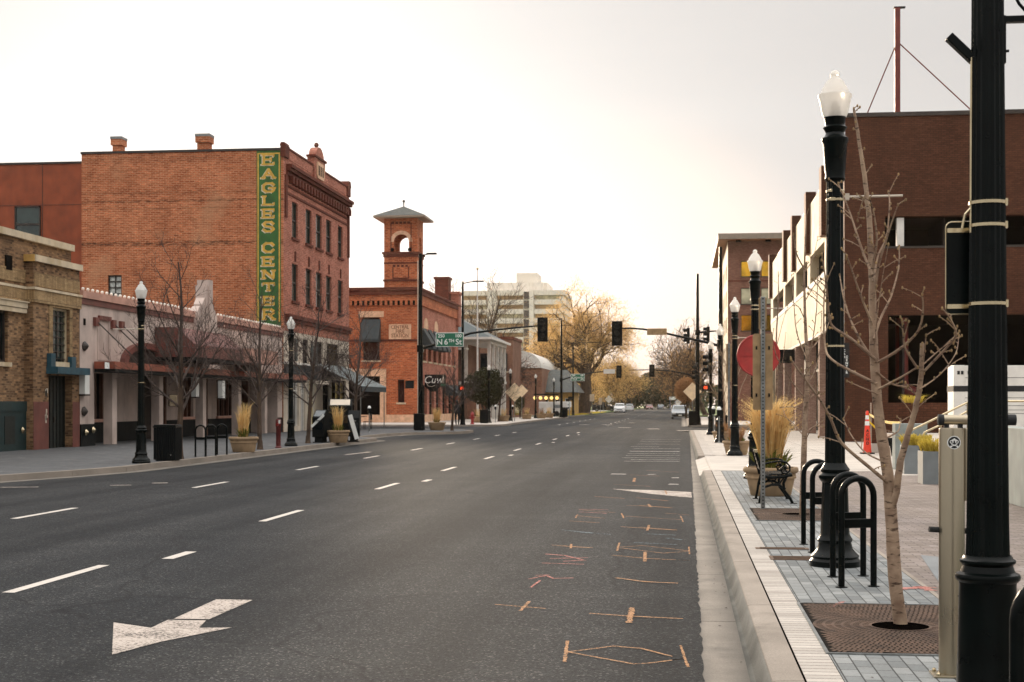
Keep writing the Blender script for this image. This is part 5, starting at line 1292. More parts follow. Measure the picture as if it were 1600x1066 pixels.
b = MB(); b.bx(LX-.299,LX-.20,B0,P0,5.42,5.5); b.bx(LX-.3,LX+.10,P0-.09,B1+.05,5.42,5.5); b.build('cornice_lip', M['coping'], t, org=OG)
b = MB(); b.bx(LX-.298,LX-.26,B0,P0,5.62,6.05); b.bx(LX+.001,LX+.02,P0+.05,B1,5.55,6.0); b.build('soldier_course', M['brick_band'], t, org=OG)
b = MB(); b.bx(LX-.30,LX-.14,B0,yy(50),4.78,4.96); b.bx(LX-.30,LX-.10,B0,yy(52)-.02,4.96,5.0-.002); b.bx(LX-.3,LX-.17,B0,yy(50),4.62,4.76); b.build('lintel', M['coping'], t, org=OG)
win(t,OG,LX-.3,*w1,2.98,4.62,split=False)
g = win(t,OG,LX,*w2,2.95,4.92,fr='coping',gl='glassgreen',split=False,sill=None)
f = MB(); 
for i in range(1,4): y = w2[0]+(w2[1]-w2[0])*i/4; f.bx(LX-.15,LX-.12,y-.015,y+.015,2.95,4.92)
for i in range(1,8): z = 2.95+1.97*i/8; f.bx(LX-.152,LX-.118,w2[0],w2[1],z-.015,z+.015)
f.build('leaded_bars', M['darkmetal'], g, org=OG)
f = MB(); f.bx(LX-.0,LX+.03,w2[0]-.28,w2[0],2.9,5.2); f.bx(LX,LX+.03,w2[1],w2[1]+.22,2.9,5.2); f.bx(LX,LX+.031,w2[0]-.28,w2[1]+.22,4.92,5.22-.23); f.build('pale_surround', M['brick_band'], t, org=OG)
b = MB(); b.bx(LX-.3,LX-.27,*dr,GZ,2.62); d = b.build('door', M['greenblack'], t, org=OG)
b = MB()
for i in range(7): y = dr[0]+(dr[1]-dr[0])*(i+.5)/7; b.bx(LX-.27,LX-.245,y-.03,y+.03,GZ,2.6)
b.build('door_board', M['greenblack'], d, org=OG)
b = MB(); b.bx(LX-.27,LX-.22,(dr[0]+dr[1])/2-.03,(dr[0]+dr[1])/2+.03,1.0,1.2); b.build('handle', M['darkmetal'], d, org=OG)
ca = (yy(72),yy(126)-.15)
b = MB(); b.bx(LX+.002,LX+.42,ca[0],ca[1],2.66,2.90); b.bx(LX+.002,LX+.16,ca[0]+.05,ca[0]+.4,2.90,3.35); b.bx(LX+.002,LX+.16,ca[1]-.95,ca[1]-.6,2.90,3.28); b.build('door_canopy', M['tealtop'], t, org=OG)
b = MB(); b.bx(LX+.003,LX+.1,ca[0]+.45,ca[1]-1.0,2.901,3.08); b.build('canopy_plaque', M['coping'], t, org=OG)
b = MB(); b.bx(LX-.298,LX-.24,B0,P0,GZ,1.70); b.bx(LX-.297,LX-.215,B0,P0,1.40,1.73); b.build('painted_base', M['teal'], t, org=OG)
b = MB(); b.bx(LX-.24,LX-.225,yy(18),yy(34),.35,1.25); b.build('base_vent', M['greenblack'], t, org=OG)
for a,c in ((P0,dr[0]-.02),(dr[1]+.02,B1)): b = MB(); b.bx(LX+.001,LX+.012,a,c,GZ,1.72); b.build('maroon_base', M['maroon'], t, org=OG)
for z0,z1 in ((.95,1.55),(1.85,2.15)):
    b = MB(); rng = random.Random(int(z0*10))
    for i in range(7):
        a = dr[0]-.32+rng.uniform(0,.14); z = rng.uniform(z0,z1-.1); b.bx(LX+.013,LX+.018,a,a+rng.uniform(.06,.14),z,z+rng.uniform(.08,.16))
    b.build('torn_flyer', M['offwhite'], t, org=OG)
b = MB(); b.bx(LX-.301,LX-.25,yy(21.5),yy(31),5.95,6.42); b.build('wall_hole', M['void'], t, org=OG)
b = MB(); b.lathe([(.07,0),(.1,.04),(.02,.09)], n=10); o = b.build('standpipe_cap', M['band'], t); o.location = (-.22,yy(44)-B1,.66); o.rotation_euler = (0,RAD(90),0)
b = MB(); b.bx(LX-14,LX-.5,B0,B1,7.0,7.02); b.build('roof', M['darkmetal'], t, org=OG)
# --- corten block and brick party wall behind
t = thing('rust_panel_building', 'rust orange panel building with one dark window behind the tan brick', 'building', (-38,84,GZ)); OG = (-38,84,GZ)
zt = onY(0,258,84).z; e = onY(127,258,84).x
b = MB(); b.bx(-60,e+.5,84,100,GZ,zt); b.build('wall', M['corten'], t, org=OG)
b = MB(); b.bx(-60.05,e+.55,83.93,100,zt,zt+.12); b.build('coping', M['darkmetal'], t, org=OG)
a = onY(24,323,84); c = onY(64,368,84)
b = MB(); b.bx(a.x,c.x,83.95,83.98,c.z-1.2,a.z); g = b.build('window', M['glassgreen'], t, org=OG)
b = MB(); m_ = onY(44,351,84).z
for x in (a.x,c.x-.08): b.bx(x,x+.08,83.88,83.95,c.z-1.2,a.z)
b.bx(a.x,c.x,83.88,83.949,a.z-.09,a.z); b.bx(a.x,c.x,83.885,83.948,m_-.06,m_+.06); b.build('window_frame', M['darkmetal'], g, org=OG)
b = MB()
for u in (66,): x = onY(u,300,84).x; b.bx(x,x+.03,83.985,84.0,6,zt-.002)
b.bx(-60,e+.5,83.986,83.999,onY(0,322,84).z,onY(0,321.5,84).z); b.build('panel_joint', M['darkmetal'], t, org=OG)
# --- stucco theatre
Y0, Y1 = 48.95, 75.0; OG = (LX,Y0,GZ)
t = thing('stucco_theatre', 'low pinkish stucco theatre with a string of bulbs and rust brown canopies', 'building', OG)
d0 = (yy(168),yy(177.5)); d1 = (58.6,61.5); d2 = (66.0,67.1); d3 = (72.3,73.6)
wins = [(yy(190),55.6),(63.2,65.2),(68.6,71.6)]
R = 1.5; RX = LX-R   # the shop wall is set back under the canopies, behind a row of piers
holes = [(a-Y0,b_-Y0,GZ-.3,2.85) for a,b_ in (d0,d1,d2,d3)] + [(a-Y0,b_-Y0,1.05,2.85) for a,b_ in wins]
b = MB(); wall(b,(LX,Y0,0),(0,1,0),Y1-Y0,GZ-.2,5.2,[(1.25,Y1-Y0-.9,GZ-.3,2.88)],R,(1,0,0)); b.bx(LX-.5,LX-.002,Y0,Y0+.01,2.9,5.2); b.build('stucco_wall', M['stucco'], t, org=OG)
b = MB(); wall(b,(RX,Y0,0),(0,1,0),Y1-Y0,GZ-.2,2.9,holes,.3,(1,0,0)); b.build('recessed_wall', M['stucco'], t, org=OG)
for y in (52.1,57.0,62.4,67.6,72.0): b = MB(); b.bx(LX-.35,LX-.004,y-.22,y+.22,GZ,2.88); b.build('pier', M['stucco'], t, org=OG)
b = MB(); b.bx(LX-.25,LX+.06,Y0,Y1,5.2,5.42); b.build('maroon_band', M['maroon'], t, org=OG)
b = MB(); b.bx(LX-.25,LX+.12,Y0,Y1,5.42,5.68); b.build('rose_parapet', M['rose'], t, org=OG)
b = MB(); b.bx(LX-12,LX-.26,Y0,Y1,5.3,5.35); b.build('roof', M['darkmetal'], t, org=OG)
n = 0
for i in range(60):
    y = Y0+.25+.43*i
    if 60.7 < y < 63.7: continue
    k = MB(); k.ball((LX+.0,y,5.745), .065, 8); k.build('light_bulb', M['bulb'], t, org=OG)
for (a,b_) in (d0,d1,d2,d3):
    w_ = MB(); w_.bx(RX-.28,RX-.25,a,b_,GZ,2.85); d = w_.build('door', M['dark_brown_in'], t, org=OG)
    w_ = MB(); w_.bx(RX-.24,RX+.03,a-.1,a+.05,GZ,2.85); w_.bx(RX-.24,RX+.03,b_-.05,b_+.1,GZ,2.85); w_.build('door_frame', M['brownwood'], d, org=OG)
for (a,b_) in wins:
    w_ = MB(); w_.bx(RX-.28,RX-.25,a,b_,1.05,2.85); d = w_.build('window', M['glass'], t, org=OG)
    w_ = MB(); k = 4
    for i in range(k+1): y = a+(b_-a)*i/k; w_.bx(RX-.25,RX-.12,y-.06,y+.06,1.05,2.85)
    w_.build('window_frame', M['brownwood'], d, org=OG)
    w_ = MB(); w_.bx(RX-.1,RX+.12,a-.1,b_+.1,.93,1.045); w_.build('window_sill', M['rose'], d, org=OG)
b = MB()
last = Y0
for a,b_ in sorted((d0,d1,d2,d3)): b.bx(RX+.001,RX+.05,last,a-.11,GZ,.92); last = b_+.11
b.bx(RX+.001,RX+.05,last,Y1,GZ,.92); b.bx(LX+.001,LX+.04,Y0,Y0+1.25,GZ,.92); b.bx(LX+.001,LX+.04,Y1-.9,Y1,GZ,.92); b.build('dark_base', M['blackmat'], t, org=OG)
for y0,y1 in ((50.05,63.5),(65.6,70.6),(71.0,77.0)):
    b = MB(); b.bx(LX+.06,LX+.85,y0,y1,2.92,3.18); c = b.build('canopy', M['copper'], t, org=OG)
    b = MB(); b.bx(LX+.06,LX+.82,y0+.02,y1-.02,2.80,2.915); b.build('canopy_soffit', M['blackmat'], c, org=OG)
for yc,hw in ((55.0,2.4),(68.6,1.9)):   # arched hoods over the canopies
    b = MB(); n = 16
    for r0,r1,x0,x1,mm in ((.80,1.0,-.001,.16,0),):
        P = [(yc+hw*math.cos(math.pi*i/n)*q, 3.2+(.86 if yc < 60 else .66)*q*math.sin(math.pi*i/n)) for q in (1,) for i in range(n+1)]; Q = [(yc+hw*.84*math.cos(math.pi*i/n), 3.2+(.62 if yc < 60 else .45)*math.sin(math.pi*i/n)) for i in range(n+1)]
        b.prism(P+Q[::-1], LX+.001, LX+.2, 'x')
    c = b.build('arched_hood', M['maroon'], t, org=OG)
    b = MB(); b.prism(Q, LX+.002, LX+.04, 'x'); b.build('fanlight', M['dark_brown_in'], c, org=OG)
b = MB(); ym0, ym1 = 56.2, 62.6
b.prism([(LX+.03,3.55),(LX+1.7,3.55),(LX+1.7,4.05),(LX+.9,4.75),(LX+.03,4.75)], ym0, ym1, 'y'); b.build('marquee', M['maroon'], t, org=OG)
b = MB(); b.prism([(LX+.05,3.4),(LX+1.65,3.4),(LX+1.65,3.545),(LX+.05,3.545)], ym0+.05, ym1-.05, 'y'); b.build('marquee_soffit', M['blackmat'], t, org=OG)
b = MB(); b.bx(LX+.03,LX+1.5,64.5,69.0,3.55,4.2); b.build('marquee', M['rose'], t, org=OG)
b = MB(); b.bx(LX-.2,LX+.30,61.75,62.6,4.76,6.9); b.bx(LX-.2,LX+.38,61.95,62.4,4.76,7.15); b.build('fin_tower', M['stucco'], t, org=OG)
for k,(dy,zt) in enumerate(((.55,6.4),(1.15,5.95))):
    for q in (-1,1):
        n = 8; b = MB(); P = [(62.17+q*(dy+.25),4.8),(62.17+q*(dy-.32),4.8)] + [(62.17+q*(dy-.32+.57*i/n), zt-.36+.36*math.sin(math.pi/2+math.pi/2*i/n)) for i in range(n+1)]
        b.prism(P, LX-.15, LX+.24-.05*k, 'x'); b.build('stepped_scroll', M['stucco'], t, org=OG)
for u,v in ((148,503),(175,507),(188,509),(257,522),(267,524)):
    q = onX(u,v,LX); b = MB(); b.bx(LX+.001,LX+.12,q.y-.16,q.y+.16,q.z-.16,q.z+.16); bl = b.build('anchor_plate', M['maroon'], t, org=OG)
    b = MB(); b.tube([(LX+.1,q.y,q.z),(LX+.8,q.y+2.3,3.2)], .022, 6); b.build('tie_rod', M['darkmetal'], bl, org=OG)
b = MB(); a = (yy(152),yy(170.5)); 
b.bx(LX+.001,LX+.02,a[0],a[1],3.25,3.33); b.bx(LX+.001,LX+.02,a[0],a[0]+.06,3.33,4.7); b.bx(LX+.001,LX+.02,a[1]-.06,a[1],3.33,4.7); b.build('panel_moulding', M['stucco'], t, org=OG)
b = MB()
for i in range(7): y = a[0]+(a[1]-a[0])*(i+.3)/7; b.bx(LX+.001,LX+.09,y,y+.14,4.72,4.88)
b.build('dentil', M['maroon'], t, org=OG)
for u,v in ((131,541),(130,643)):
    q = onX(u,v,LX); b = MB(); b.lathe([(.16,0),(.18,.04),(.08,.14),(.02,.18)], n=12); o = b.build('wall_boss', M['darkmetal'], t); o.location = (0.0,q.y-Y0,q.z-GZ); o.rotation_euler = (0,RAD(90),0)
q = onX(131.5,503,LX); b = MB(); b.bx(LX+.001,LX+.03,q.y-.07,q.y+.07,q.z-.12,q.z+.12); b.build('wall_hole', M['void'], t, org=OG)
for u,v0,v1 in ((135.5,580,616),(308,585,620),(349,595,622)):
    p,q = onX(u,v0,LX+.2), onX(u,v1,LX+.2); b = MB(); b.bx(LX+.01,LX+.22,p.y-.2,p.y+.2,q.z,p.z); l = b.build('wall_lantern', M['sign_white'], t, org=OG)
    b = MB(); b.bx(LX+.01,LX+.24,p.y-.22,p.y+.22,p.z,p.z+.06); b.bx(LX+.01,LX+.24,p.y-.22,p.y+.22,q.z-.06,q.z); b.build('lantern_cap', M['darkmetal'], l, org=OG)
for u,v in ((141,672),(130,676)):
    q = onX(u,v,LX); b = MB(); b.lathe([(.09,0),(.12,.06),(.03,.14)], n=12); o = b.build('standpipe_cap', M['band'], t); o.location = (.06,q.y-Y0,q.z-GZ); o.rotation_euler = (0,RAD(90),0)
q = onX(314,672,LX); p = onX(320,626,LX); b = MB(); b.bx(RX+.001,RX+.05,p.y-.5,p.y+.5,p.z-.25,p.z+.25); b.build('menu_case', M['glass'], t, org=OG)
q = onX(167.5,571,LX+.86); b = MB(); b.bx(LX+.851,LX+.86,q.y-.2,q.y+.2,q.z-.12,q.z+.11); b.build('square_badge', M['sign_white'], t, org=OG)
# --- the tall brick building with the painted sign
Y0, Y1 = 75.25, 90.6; OG = (LX,Y0,GZ)
t = thing('red_brick_building', 'three storey red brick building with a tall painted green sign on its side', 'building', OG)
XL = -32.5
wu = [(456.2,465.4),(477.7,486.9),(493.7,502.9),(509.5,517.9),(527.9,535.5)]
wy = [(yy(a),yy(b_)) for a,b_ in wu]; wz = [(10.78,12.75),(7.3,9.36)]
holes = [(a-Y0,b_-Y0,c,d) for a,b_ in wy for c,d in wz]
gh = [(.9,3.2,.4,3.1),(3.6,4.6,GZ-.3,3.1),(5.0,7.0,.4,3.1),(8.6,10.2,GZ-.3,3.1),(10.8,14.6,.4,3.1),(1.2,2.0,3.95,5.3),(4.0,5.3,3.95,5.3),(6.6,8.6,3.95,5.3),(9.6,12.6,3.95,5.3)]
b = MB(); wall(b,(LX,Y0,0),(0,1,0),Y1-Y0,5.6,14.9,holes,.22,(1,0,0)); b.build('street_wall', M['brick_face'], t, org=OG)
b = MB(); wall(b,(LX-.02,Y0,0),(0,1,0),Y1-Y0,GZ-.2,5.6,gh,.25,(1,0,0)); b.build('cream_shopfront', M['offwhite'], t, org=OG)
a = onY(168.5,460,Y0); c = onY(190,430,Y0)
b = MB(); wall(b,(XL,Y0,0),(1,0,0),LX-XL,GZ-.2,15.25,[(a.x-XL,c.x-XL,7.3,c.z)],.2,(0,-1,0)); b.build('side_wall', M['brick_eagle'], t, org=OG)
winY(t,OG,Y0,a.x,c.x,7.3,c.z,gl='curtain',grid=(2,4))
b = MB(); b.bx(XL,XL+.3,Y0+.3,Y1,GZ,15.2); b.bx(XL,LX-.3,Y1-.3,Y1,GZ,14.9); b.bx(XL+.3,LX-.4,Y0+.4,Y1-.4,14.3,14.35); b.build('rear_wall', M['brick_trim'], t, org=OG)
b = MB(); b.bx(XL-.04,LX-.17,Y0-.05,Y0+.35,15.25,15.38); b.build('coping', M['darkmetal'], t, org=OG)
b = MB(); b.bx(LX-.16,LX+.12,Y0-.06,Y0+.75,14.9,15.5); b.prism([(LX-.2,15.5),(LX+.14,15.5),(LX+.06,15.68),(LX-.12,15.68)], Y0-.08, Y0+.8, 'y'); b.build('corner_pier', M['brick_trim'], t, org=OG)
b = MB(); b.bx(LX-.35,LX+.10,Y1-.8,Y1+.05,14.9,15.5); b.prism([(Y1-.85,15.5),(Y1+.1,15.5),(Y1-.1,15.85),(Y1-.6,15.85)], LX-.4, LX+.13, 'x'); b.build('corner_pier', M['brick_trim'], t, org=OG)
b = MB(); b.bx(LX-.3,LX+.02,Y0+.75,Y1-.8,14.9,15.42); b.build('parapet', M['brick_face'], t, org=OG)
b = MB(); b.bx(LX-.34,LX+.07,Y0+.75,Y1-.8,15.42,15.53); b.build('parapet_cap', M['brick_trim'], t, org=OG)
# gable with the date stone
gy = yy(497)
P = [(gy-1.25,14.5),(gy+1.25,14.5),(gy+1.25,15.95),(gy+.95,16.1)]+[(gy+.95*math.cos(math.pi*i/10)*(1-.12*math.sin(math.pi*i/10)),16.1+.58*math.sin(math.pi*i/10)) for i in range(1,10)]+[(gy-.95,16.1),(gy-1.25,15.95)]
b = MB(); b.prism(P, LX-.32, LX+.12, 'x'); g = b.build('gable', M['brick_face'], t, org=OG)
b = MB(); b.prism([(gy-1.35,15.95),(gy+1.35,15.95),(gy+1.35,16.07),(gy-1.35,16.07)], LX-.36, LX+.2, 'x'); b.build('gable_shoulder', M['brick_trim'], g, org=OG)
b = MB(); b.ball((LX-.1,gy,16.84),.15,8); b.tube([(LX-.1,gy,16.6),(LX-.1,gy,16.78)],.07,6); b.build('gable_finial', M['brick_trim'], g, org=OG)
b = MB(); b.prism([(gy-.72,14.8),(gy+.72,14.8),(gy+.85,15.0),(gy+.85,15.6),(gy+.72,15.75),(gy-.72,15.75),(gy-.85,15.6),(gy-.85,15.0)], LX+.121, LX+.18, 'x'); d = b.build('date_stone', M['stone_sign'], g, org=OG)
b = MB()
for y in (gy-.45,gy,gy+.45): b.bx(LX+.181,LX+.19,y-.12,y+.12,14.98,15.55)
b.build('date_recess', M['void'], d, org=OG)
# corbelled cornice
b = MB()
for z0,z1,o in ((14.02,14.2,.10),(14.25,14.42,.22),(14.42,14.6,.32)): b.bx(LX+.001,LX+o,Y0+.5,Y1+.05,z0,z1)
b.build('cornice', M['brick_trim'], t, org=OG)
for i in range(22):
    y = Y0+1.0+.645*i; b = MB(); b.bx(LX+.001,LX+.27,y,y+.3,13.62,14.018); b.build('corbel', M['brick_trim'], t, org=OG)
b = MB(); b.bx(LX+.001,LX+.09,Y0+.2,Y0+.55,11.7,14.0); b.bx(LX+.001,LX+.09,Y1-.5,Y1-.15,11.0,14.0); b.build('corner_pilaster', M['brick_trim'], t, org=OG)
b = MB(); b.bx(LX+.001,LX+.05,Y0+.6,Y1-.5,13.0,13.12); b.bx(LX+.001,LX+.05,Y0+.6,Y1-.5,13.4,13.5); b.build('string_course', M['brick_trim'], t, org=OG)
b = MB(); b.bx(LX+.001,LX+.14,Y0+.3,Y1,6.1,6.3); b.bx(LX+.001,LX+.22,Y0+.3,Y1+.05,6.3,6.5); b.build('lower_cornice', M['brick_trim'], t, org=OG)
for a,b_ in wy:
    for c,d in wz: win(t,OG,LX,a,b_,c,d,gl='glassgreen',sill='brick_trim')
for a,b_ in wy:
    b = MB(); b.bx(LX+.001,LX+.06,(a+b_)/2-.1,(a+b_)/2+.1,9.5,10.05); b.build('keystone', M['brick_trim'], t, org=OG)
for x0,x1,hh in ((onY(174,230,Y0).x,onY(191,230,Y0).x,16.05),(onY(306,230,Y0).x,onY(328,230,Y0).x,16.1)):
    b = MB(); xm = (x0+x1)/2; w_ = (x1-x0)/2-.08; b.bx(xm-w_,xm+w_,Y0-.03,Y0+.6,15.2,hh-.35); b.bx(xm-w_-.08,xm+w_+.08,Y0-.11,Y0+.68,hh-.35,hh-.02); c = b.build('chimney', M['brick_eagle'], t, org=OG)
    b = MB(); b.bx(xm-w_-.1,xm+w_+.1,Y0-.13,Y0+.7,hh-.02,hh+.12); b.build('chimney_cap', M['steel'], c, org=OG)
# painted wall sign, letters drawn as slab serif strokes
sx0, sx1 = onY(401,232,Y0).x, onY(439,232,Y0).x; sz0, sz1 = 5.75, 15.24
b = MB(); b.bx(sx0,sx1,Y0-.012,Y0-.004,sz0,sz1); sg = b.build('painted_sign', M['signgreen'], t, org=OG)
b = MB(); e = .1
for x in (sx0+.05,sx1-.05-e*.7): b.bx(x,x+e*.7,Y0-.018,Y0-.0125,sz0+.3,sz1-.12)
b.bx(sx0+.05,sx1-.05,Y0-.0175,Y0-.0126,sz1-.19,sz1-.12); b.build('sign_border', M['signgold'], sg, org=OG)
LET = {'E':[[(.12,0),(.12,1)],[(.12,1),(.9,1)],[(.12,.5),(.7,.5)],[(.12,0),(.92,0)]],'A':[[(.08,0),(.5,1)],[(.5,1),(.92,0)],[(.25,.36),(.75,.36)]],
 'G':[[(.92,.78),(.75,.97),(.32,.97),(.1,.75),(.1,.25),(.32,.03),(.75,.03),(.9,.2),(.9,.45),(.55,.45)]],'L':[[(.15,1),(.15,0)],[(.15,0),(.92,0)]],
 'S':[[(.88,.78),(.7,.98),(.3,.98),(.12,.78),(.25,.56),(.75,.46),(.9,.24),(.7,.02),(.3,.02),(.1,.22)]],'C':[[(.9,.75),(.72,.97),(.32,.97),(.1,.75),(.1,.25),(.32,.03),(.72,.03),(.9,.25)]],
 'N':[[(.12,0),(.12,1)],[(.12,1),(.88,0)],[(.88,0),(.88,1)]],'T':[[(.5,0),(.5,1)],[(.06,1),(.94,1)]],'R':[[(.14,0),(.14,1)],[(.14,1),(.7,1),(.88,.85),(.88,.65),(.7,.5),(.14,.5)],[(.5,.5),(.9,0)]]}
SER = {'E':[(.12,1),(.12,0)],'A':[(.08,0),(.92,0)],'L':[(.15,1),(.15,0)],'N':[(.12,0),(.12,1),(.88,1)],'T':[(.5,0)],'R':[(.14,0),(.14,1),(.9,0)],'G':[(.9,.45)],'S':[],'C':[]}
def letter(ch, x, z, w, h, y0, wd, mb):
    class Y:
        k = 0
    def nxt():
        Y.k += 1; return y0-.0005*Y.k
    for st in LET[ch]:
        P = [Vector((x+a*w,0,z+c*h)) for a,c in st]
        for p,q in zip(P,P[1:]):
            y = nxt(); p = Vector((p.x,y,p.z)); q = Vector((q.x,y,q.z))
            d = (q-p).normalized(); n = Vector((-d.z,0,d.x)); k = wd*(1.0 if abs(d.z) > .5 else .72)/2
            mb.face([p-n*k-d*k*.6,q-n*k+d*k*.6,q+n*k+d*k*.6,p+n*k-d*k*.6])
    for a,c in SER[ch]:
        y = nxt(); mb.face([(x+a*w-wd*.95,y,z+c*h-wd*.32),(x+a*w+wd*.95,y,z+c*h-wd*.32),(x+a*w+wd*.95,y,z+c*h+wd*.32),(x+a*w-wd*.95,y,z+c*h+wd*.32)])
    if ch in 'ELT':   # serif drops at arm ends
        for a,c,s in {'E':[(.9,1,-1),(.92,0,1),(.7,.5,0)],'L':[(.92,0,1)],'T':[(.06,1,-1),(.94,1,-1)]}[ch]:
            y = nxt(); mb.face([(x+a*w-wd*.3,y,z+c*h-wd*(.9 if s<=0 else .3)),(x+a*w+wd*.3,y,z+c*h-wd*(.9 if s<=0 else .3)),(x+a*w+wd*.3,y,z+c*h+wd*(.9 if s>=0 else .3)),(x+a*w-wd*.3,y,z+c*h+wd*(.9 if s>=0 else .3))])
rows = [('E',241,259),('A',264,280),('G',285.5,302),('L',306,322),('E',326.5,342),('S',346,364),('C',379,396),('E',401,417),('N',422,437),('T',442,456),('E',463,478),('R',483,501)]
cA, cB = MB(), MB(); xm = (sx0+sx1)/2
for ch,v0,v1 in rows:
    z1, z0 = onY(420,v0,Y0).z, onY(420,v1,Y0).z; w_ = .70; h_ = z1-z0-.10
    letter(ch, xm-w_/2-.05, z0+.04, w_, h_, Y0-.014, .15, cA); letter(ch, xm-w_/2, z0+.07, w_, h_, Y0-.026, .14, cB)
cA.build('letter_shadow', M['signcream'], sg, org=OG, fix=False); cB.build('lettering', M['signgold'], sg, org=OG, fix=False)
# shop front, upper strip, sign band, awning
for i,(a,b_,c,d) in enumerate(gh):
    gl = 'glass_warm_refl' if i in (2,4,8) else 'glass' if i != 7 else 'glassgreen'
    w_ = MB(); w_.bx(LX-.27,LX-.23,Y0+a,Y0+b_,max(c,GZ),d); g = w_.build('door' if c < 0.1 else 'shop_window', M[gl], t, org=OG)
    w_ = MB(); k = 3 if b_-a > 1.9 else 2
    for j in range(k+1): y = Y0+a+(b_-a)*j/k; w_.bx(LX-.23,LX-.12,y-.05,y+.05,max(c,GZ),d)
    w_.bx(LX-.23,LX-.13,Y0+a,Y0+b_,d-.1,d); w_.bx(LX-.23,LX-.13,Y0+a,Y0+b_,c+(d-c)*.72,c+(d-c)*.72+.06); w_.build('window_frame', M['white'] if i < 3 else M['blackmat'], g, org=OG)
b = MB(); b.bx(LX-.01,LX+.12,Y0+.1,Y1,3.3,3.8); b.build('sign_band', M['awn2'], t, org=OG)
b = MB(); b.bx(LX-.01,LX+.2,Y0+.1,Y1,3.8,3.92); b.build('white_ledge', M['white'], t, org=OG)
b = MB()
for i in range(24): y = Y0+8.2+.3*i; b.bx(LX+.18,LX+.2,y,y+.03,3.92,4.7)
b.bx(LX+.17,LX+.21,Y0+8.2,Y1,4.7,4.75); b.build('balcony_rail', M['blackmat'], t, org=OG)
b = MB()
for a in (4.2,8.6):
    for s in (0,.9): b = MB(); b.bx(LX-.005,LX+.05,Y0+a-2.9+s,Y0+a-2.9+s+.5,4.0,5.25); b.build('shutter', M['teal'], t, org=OG)
ya, yb, xo = 81.2, 88.0, LX+2.95
b = MB(); b.idx([(LX+.13,ya,3.98),(LX+.13,yb,3.98),(xo,yb,2.66),(xo,ya,2.66),(LX+.13,ya,3.94),(LX+.13,yb,3.94),(xo,yb,2.62),(xo,ya,2.62)],[(0,1,2,3),(7,6,5,4),(0,3,7,4),(1,5,6,2),(2,6,7,3),(0,4,5,1)]); aw = b.build('awning', M['awning'], t, org=OG)
b = MB(); b.bx(xo-.012,xo+.012,ya,yb,2.36,2.66); b.build('valance', M['awn2'], aw, org=OG)
b = MB()
for i in range(10): y = ya+(yb-ya)*i/9; b.tube([(LX+.13,y,4.0),(xo,y,2.68)], .018, 5)
b.build('awning_rib', M['steel'], aw, org=OG)
b = MB()
for y in (ya+.1,yb-.1): b.tube([(xo-.1,y,GZ),(xo-.1,y,2.6)], .03, 6)
b.build('awning_post', M['steel'], aw, org=OG)
b = MB(); b.bx(LX+.02,LX+1.0,79.2,79.32,3.0,3.75); b.build('hanging_sign', M['awn2'], t, org=OG)
b = MB(); b.bx(LX+1.0,LX+1.05,78.2,81,2.75,2.95); b.build('lamp_bar', M['offwhite'], t, org=OG)
# --- fire station
FY = 115.5; FX = LX; OG = (FX,FY,GZ)
t = thing('brick_fire_station', 'old brick fire station with a square bell tower and pyramid roof on the corner', 'building', OG)
def xf(u): return onY(u,500,FY).x
tw0, tw1 = xf(600), xf(652)
hs = [(xf(567),xf(593),5.2,8.7),(xf(540),xf(594),GZ-.3,3.9),(xf(621.5),xf(632),1.75,3.62)]
b = MB(); xl = -32.0; wall(b,(xl,FY,0),(1,0,0),FX-xl,GZ-.2,11.0,[(a-xl,c-xl,d,e) for a,c,d,e in hs],.4,(0,-1,0)); b.build('front_wall', M['brick_fire'], t, org=OG)
sw = [(1.6+2.55*i, 3.0+2.55*i, 5.2, 7.9) for i in range(7)] + [(1.2+3.4*i, 3.6+3.4*i, GZ-.3, 3.2) for i in range(6)]
b = MB(); wall(b,(FX,FY,0),(0,1,0),20.6,GZ-.2,11.0,sw,.35,(1,0,0)); b.bx(xl,FX,FY+20.4,FY+20.6,GZ,11); b.bx(xl,FX-.4,FY+.4,FY+20,10.2,10.25); b.build('street_wall', M['brick_face'], t, org=OG)
for a,c,d,e in sw:
    win(t,OG,FX,FY+a,FY+c,max(d,GZ),e,dep=.28,sill='coping' if d > 1 else None)
for i in range(7):
    if i < 4:
        y = FY+1.6+2.55*i; b = MB(); b.prism([(FX+.01,7.9),(FX+.9,6.4),(FX+.9,6.2),(FX+.01,6.2)], y-.15, y+1.55, 'y'); b.build('window_awning', M['awn2'], t, org=OG)
b = MB()
for y in (13.0,15.6,17.8): b.prism([(FX+.01,3.4),(FX+1.1,2.6),(FX+1.1,2.4),(FX+.01,2.4)], FY+y, FY+y+1.9, 'y')
b.build('door_awning', M['awn2'], t, org=OG)
for y in (3.0,8.0):
    n = 10; P = [(FY+y+.9*math.cos(math.pi*i/n), 7.9+.9*math.sin(math.pi*i/n)) for i in range(n+1)]; b = MB(); b.prism(P, FX+.001, FX+.05, 'x'); b.build('blind_arch', M['stone_sign'], t, org=OG)
a,c,d,e = hs[0]; winY(t,OG,FY,a,c,d,e,dep=.35); b = MB(); b.prism([(FY-.002,8.55),(FY-1.0,6.9),(FY-1.0,6.7),(FY-.002,6.7)], a-.1, c+.1, 'x'); b.build('window_awning', M['awn2'], t, org=OG)
b = MB(); b.bx(a-.35,c+.35,FY-.06,FY-.001,8.72,9.2); b.build('stone_lintel', M['stone_sign'], t, org=OG)
a,c,d,e = hs[1]; b = MB(); b.bx(a,c,FY+.36,FY+.4,GZ,e); b.build('engine_door', M['void'], t, org=OG)
b = MB(); b.bx(c,c+.5,FY-.1,FY-.001,GZ,e+.6); b.bx(a,c-.001,FY-.1,FY-.001,e,e+.6); b.build('door_surround', M['stone_sign'], t, org=OG)
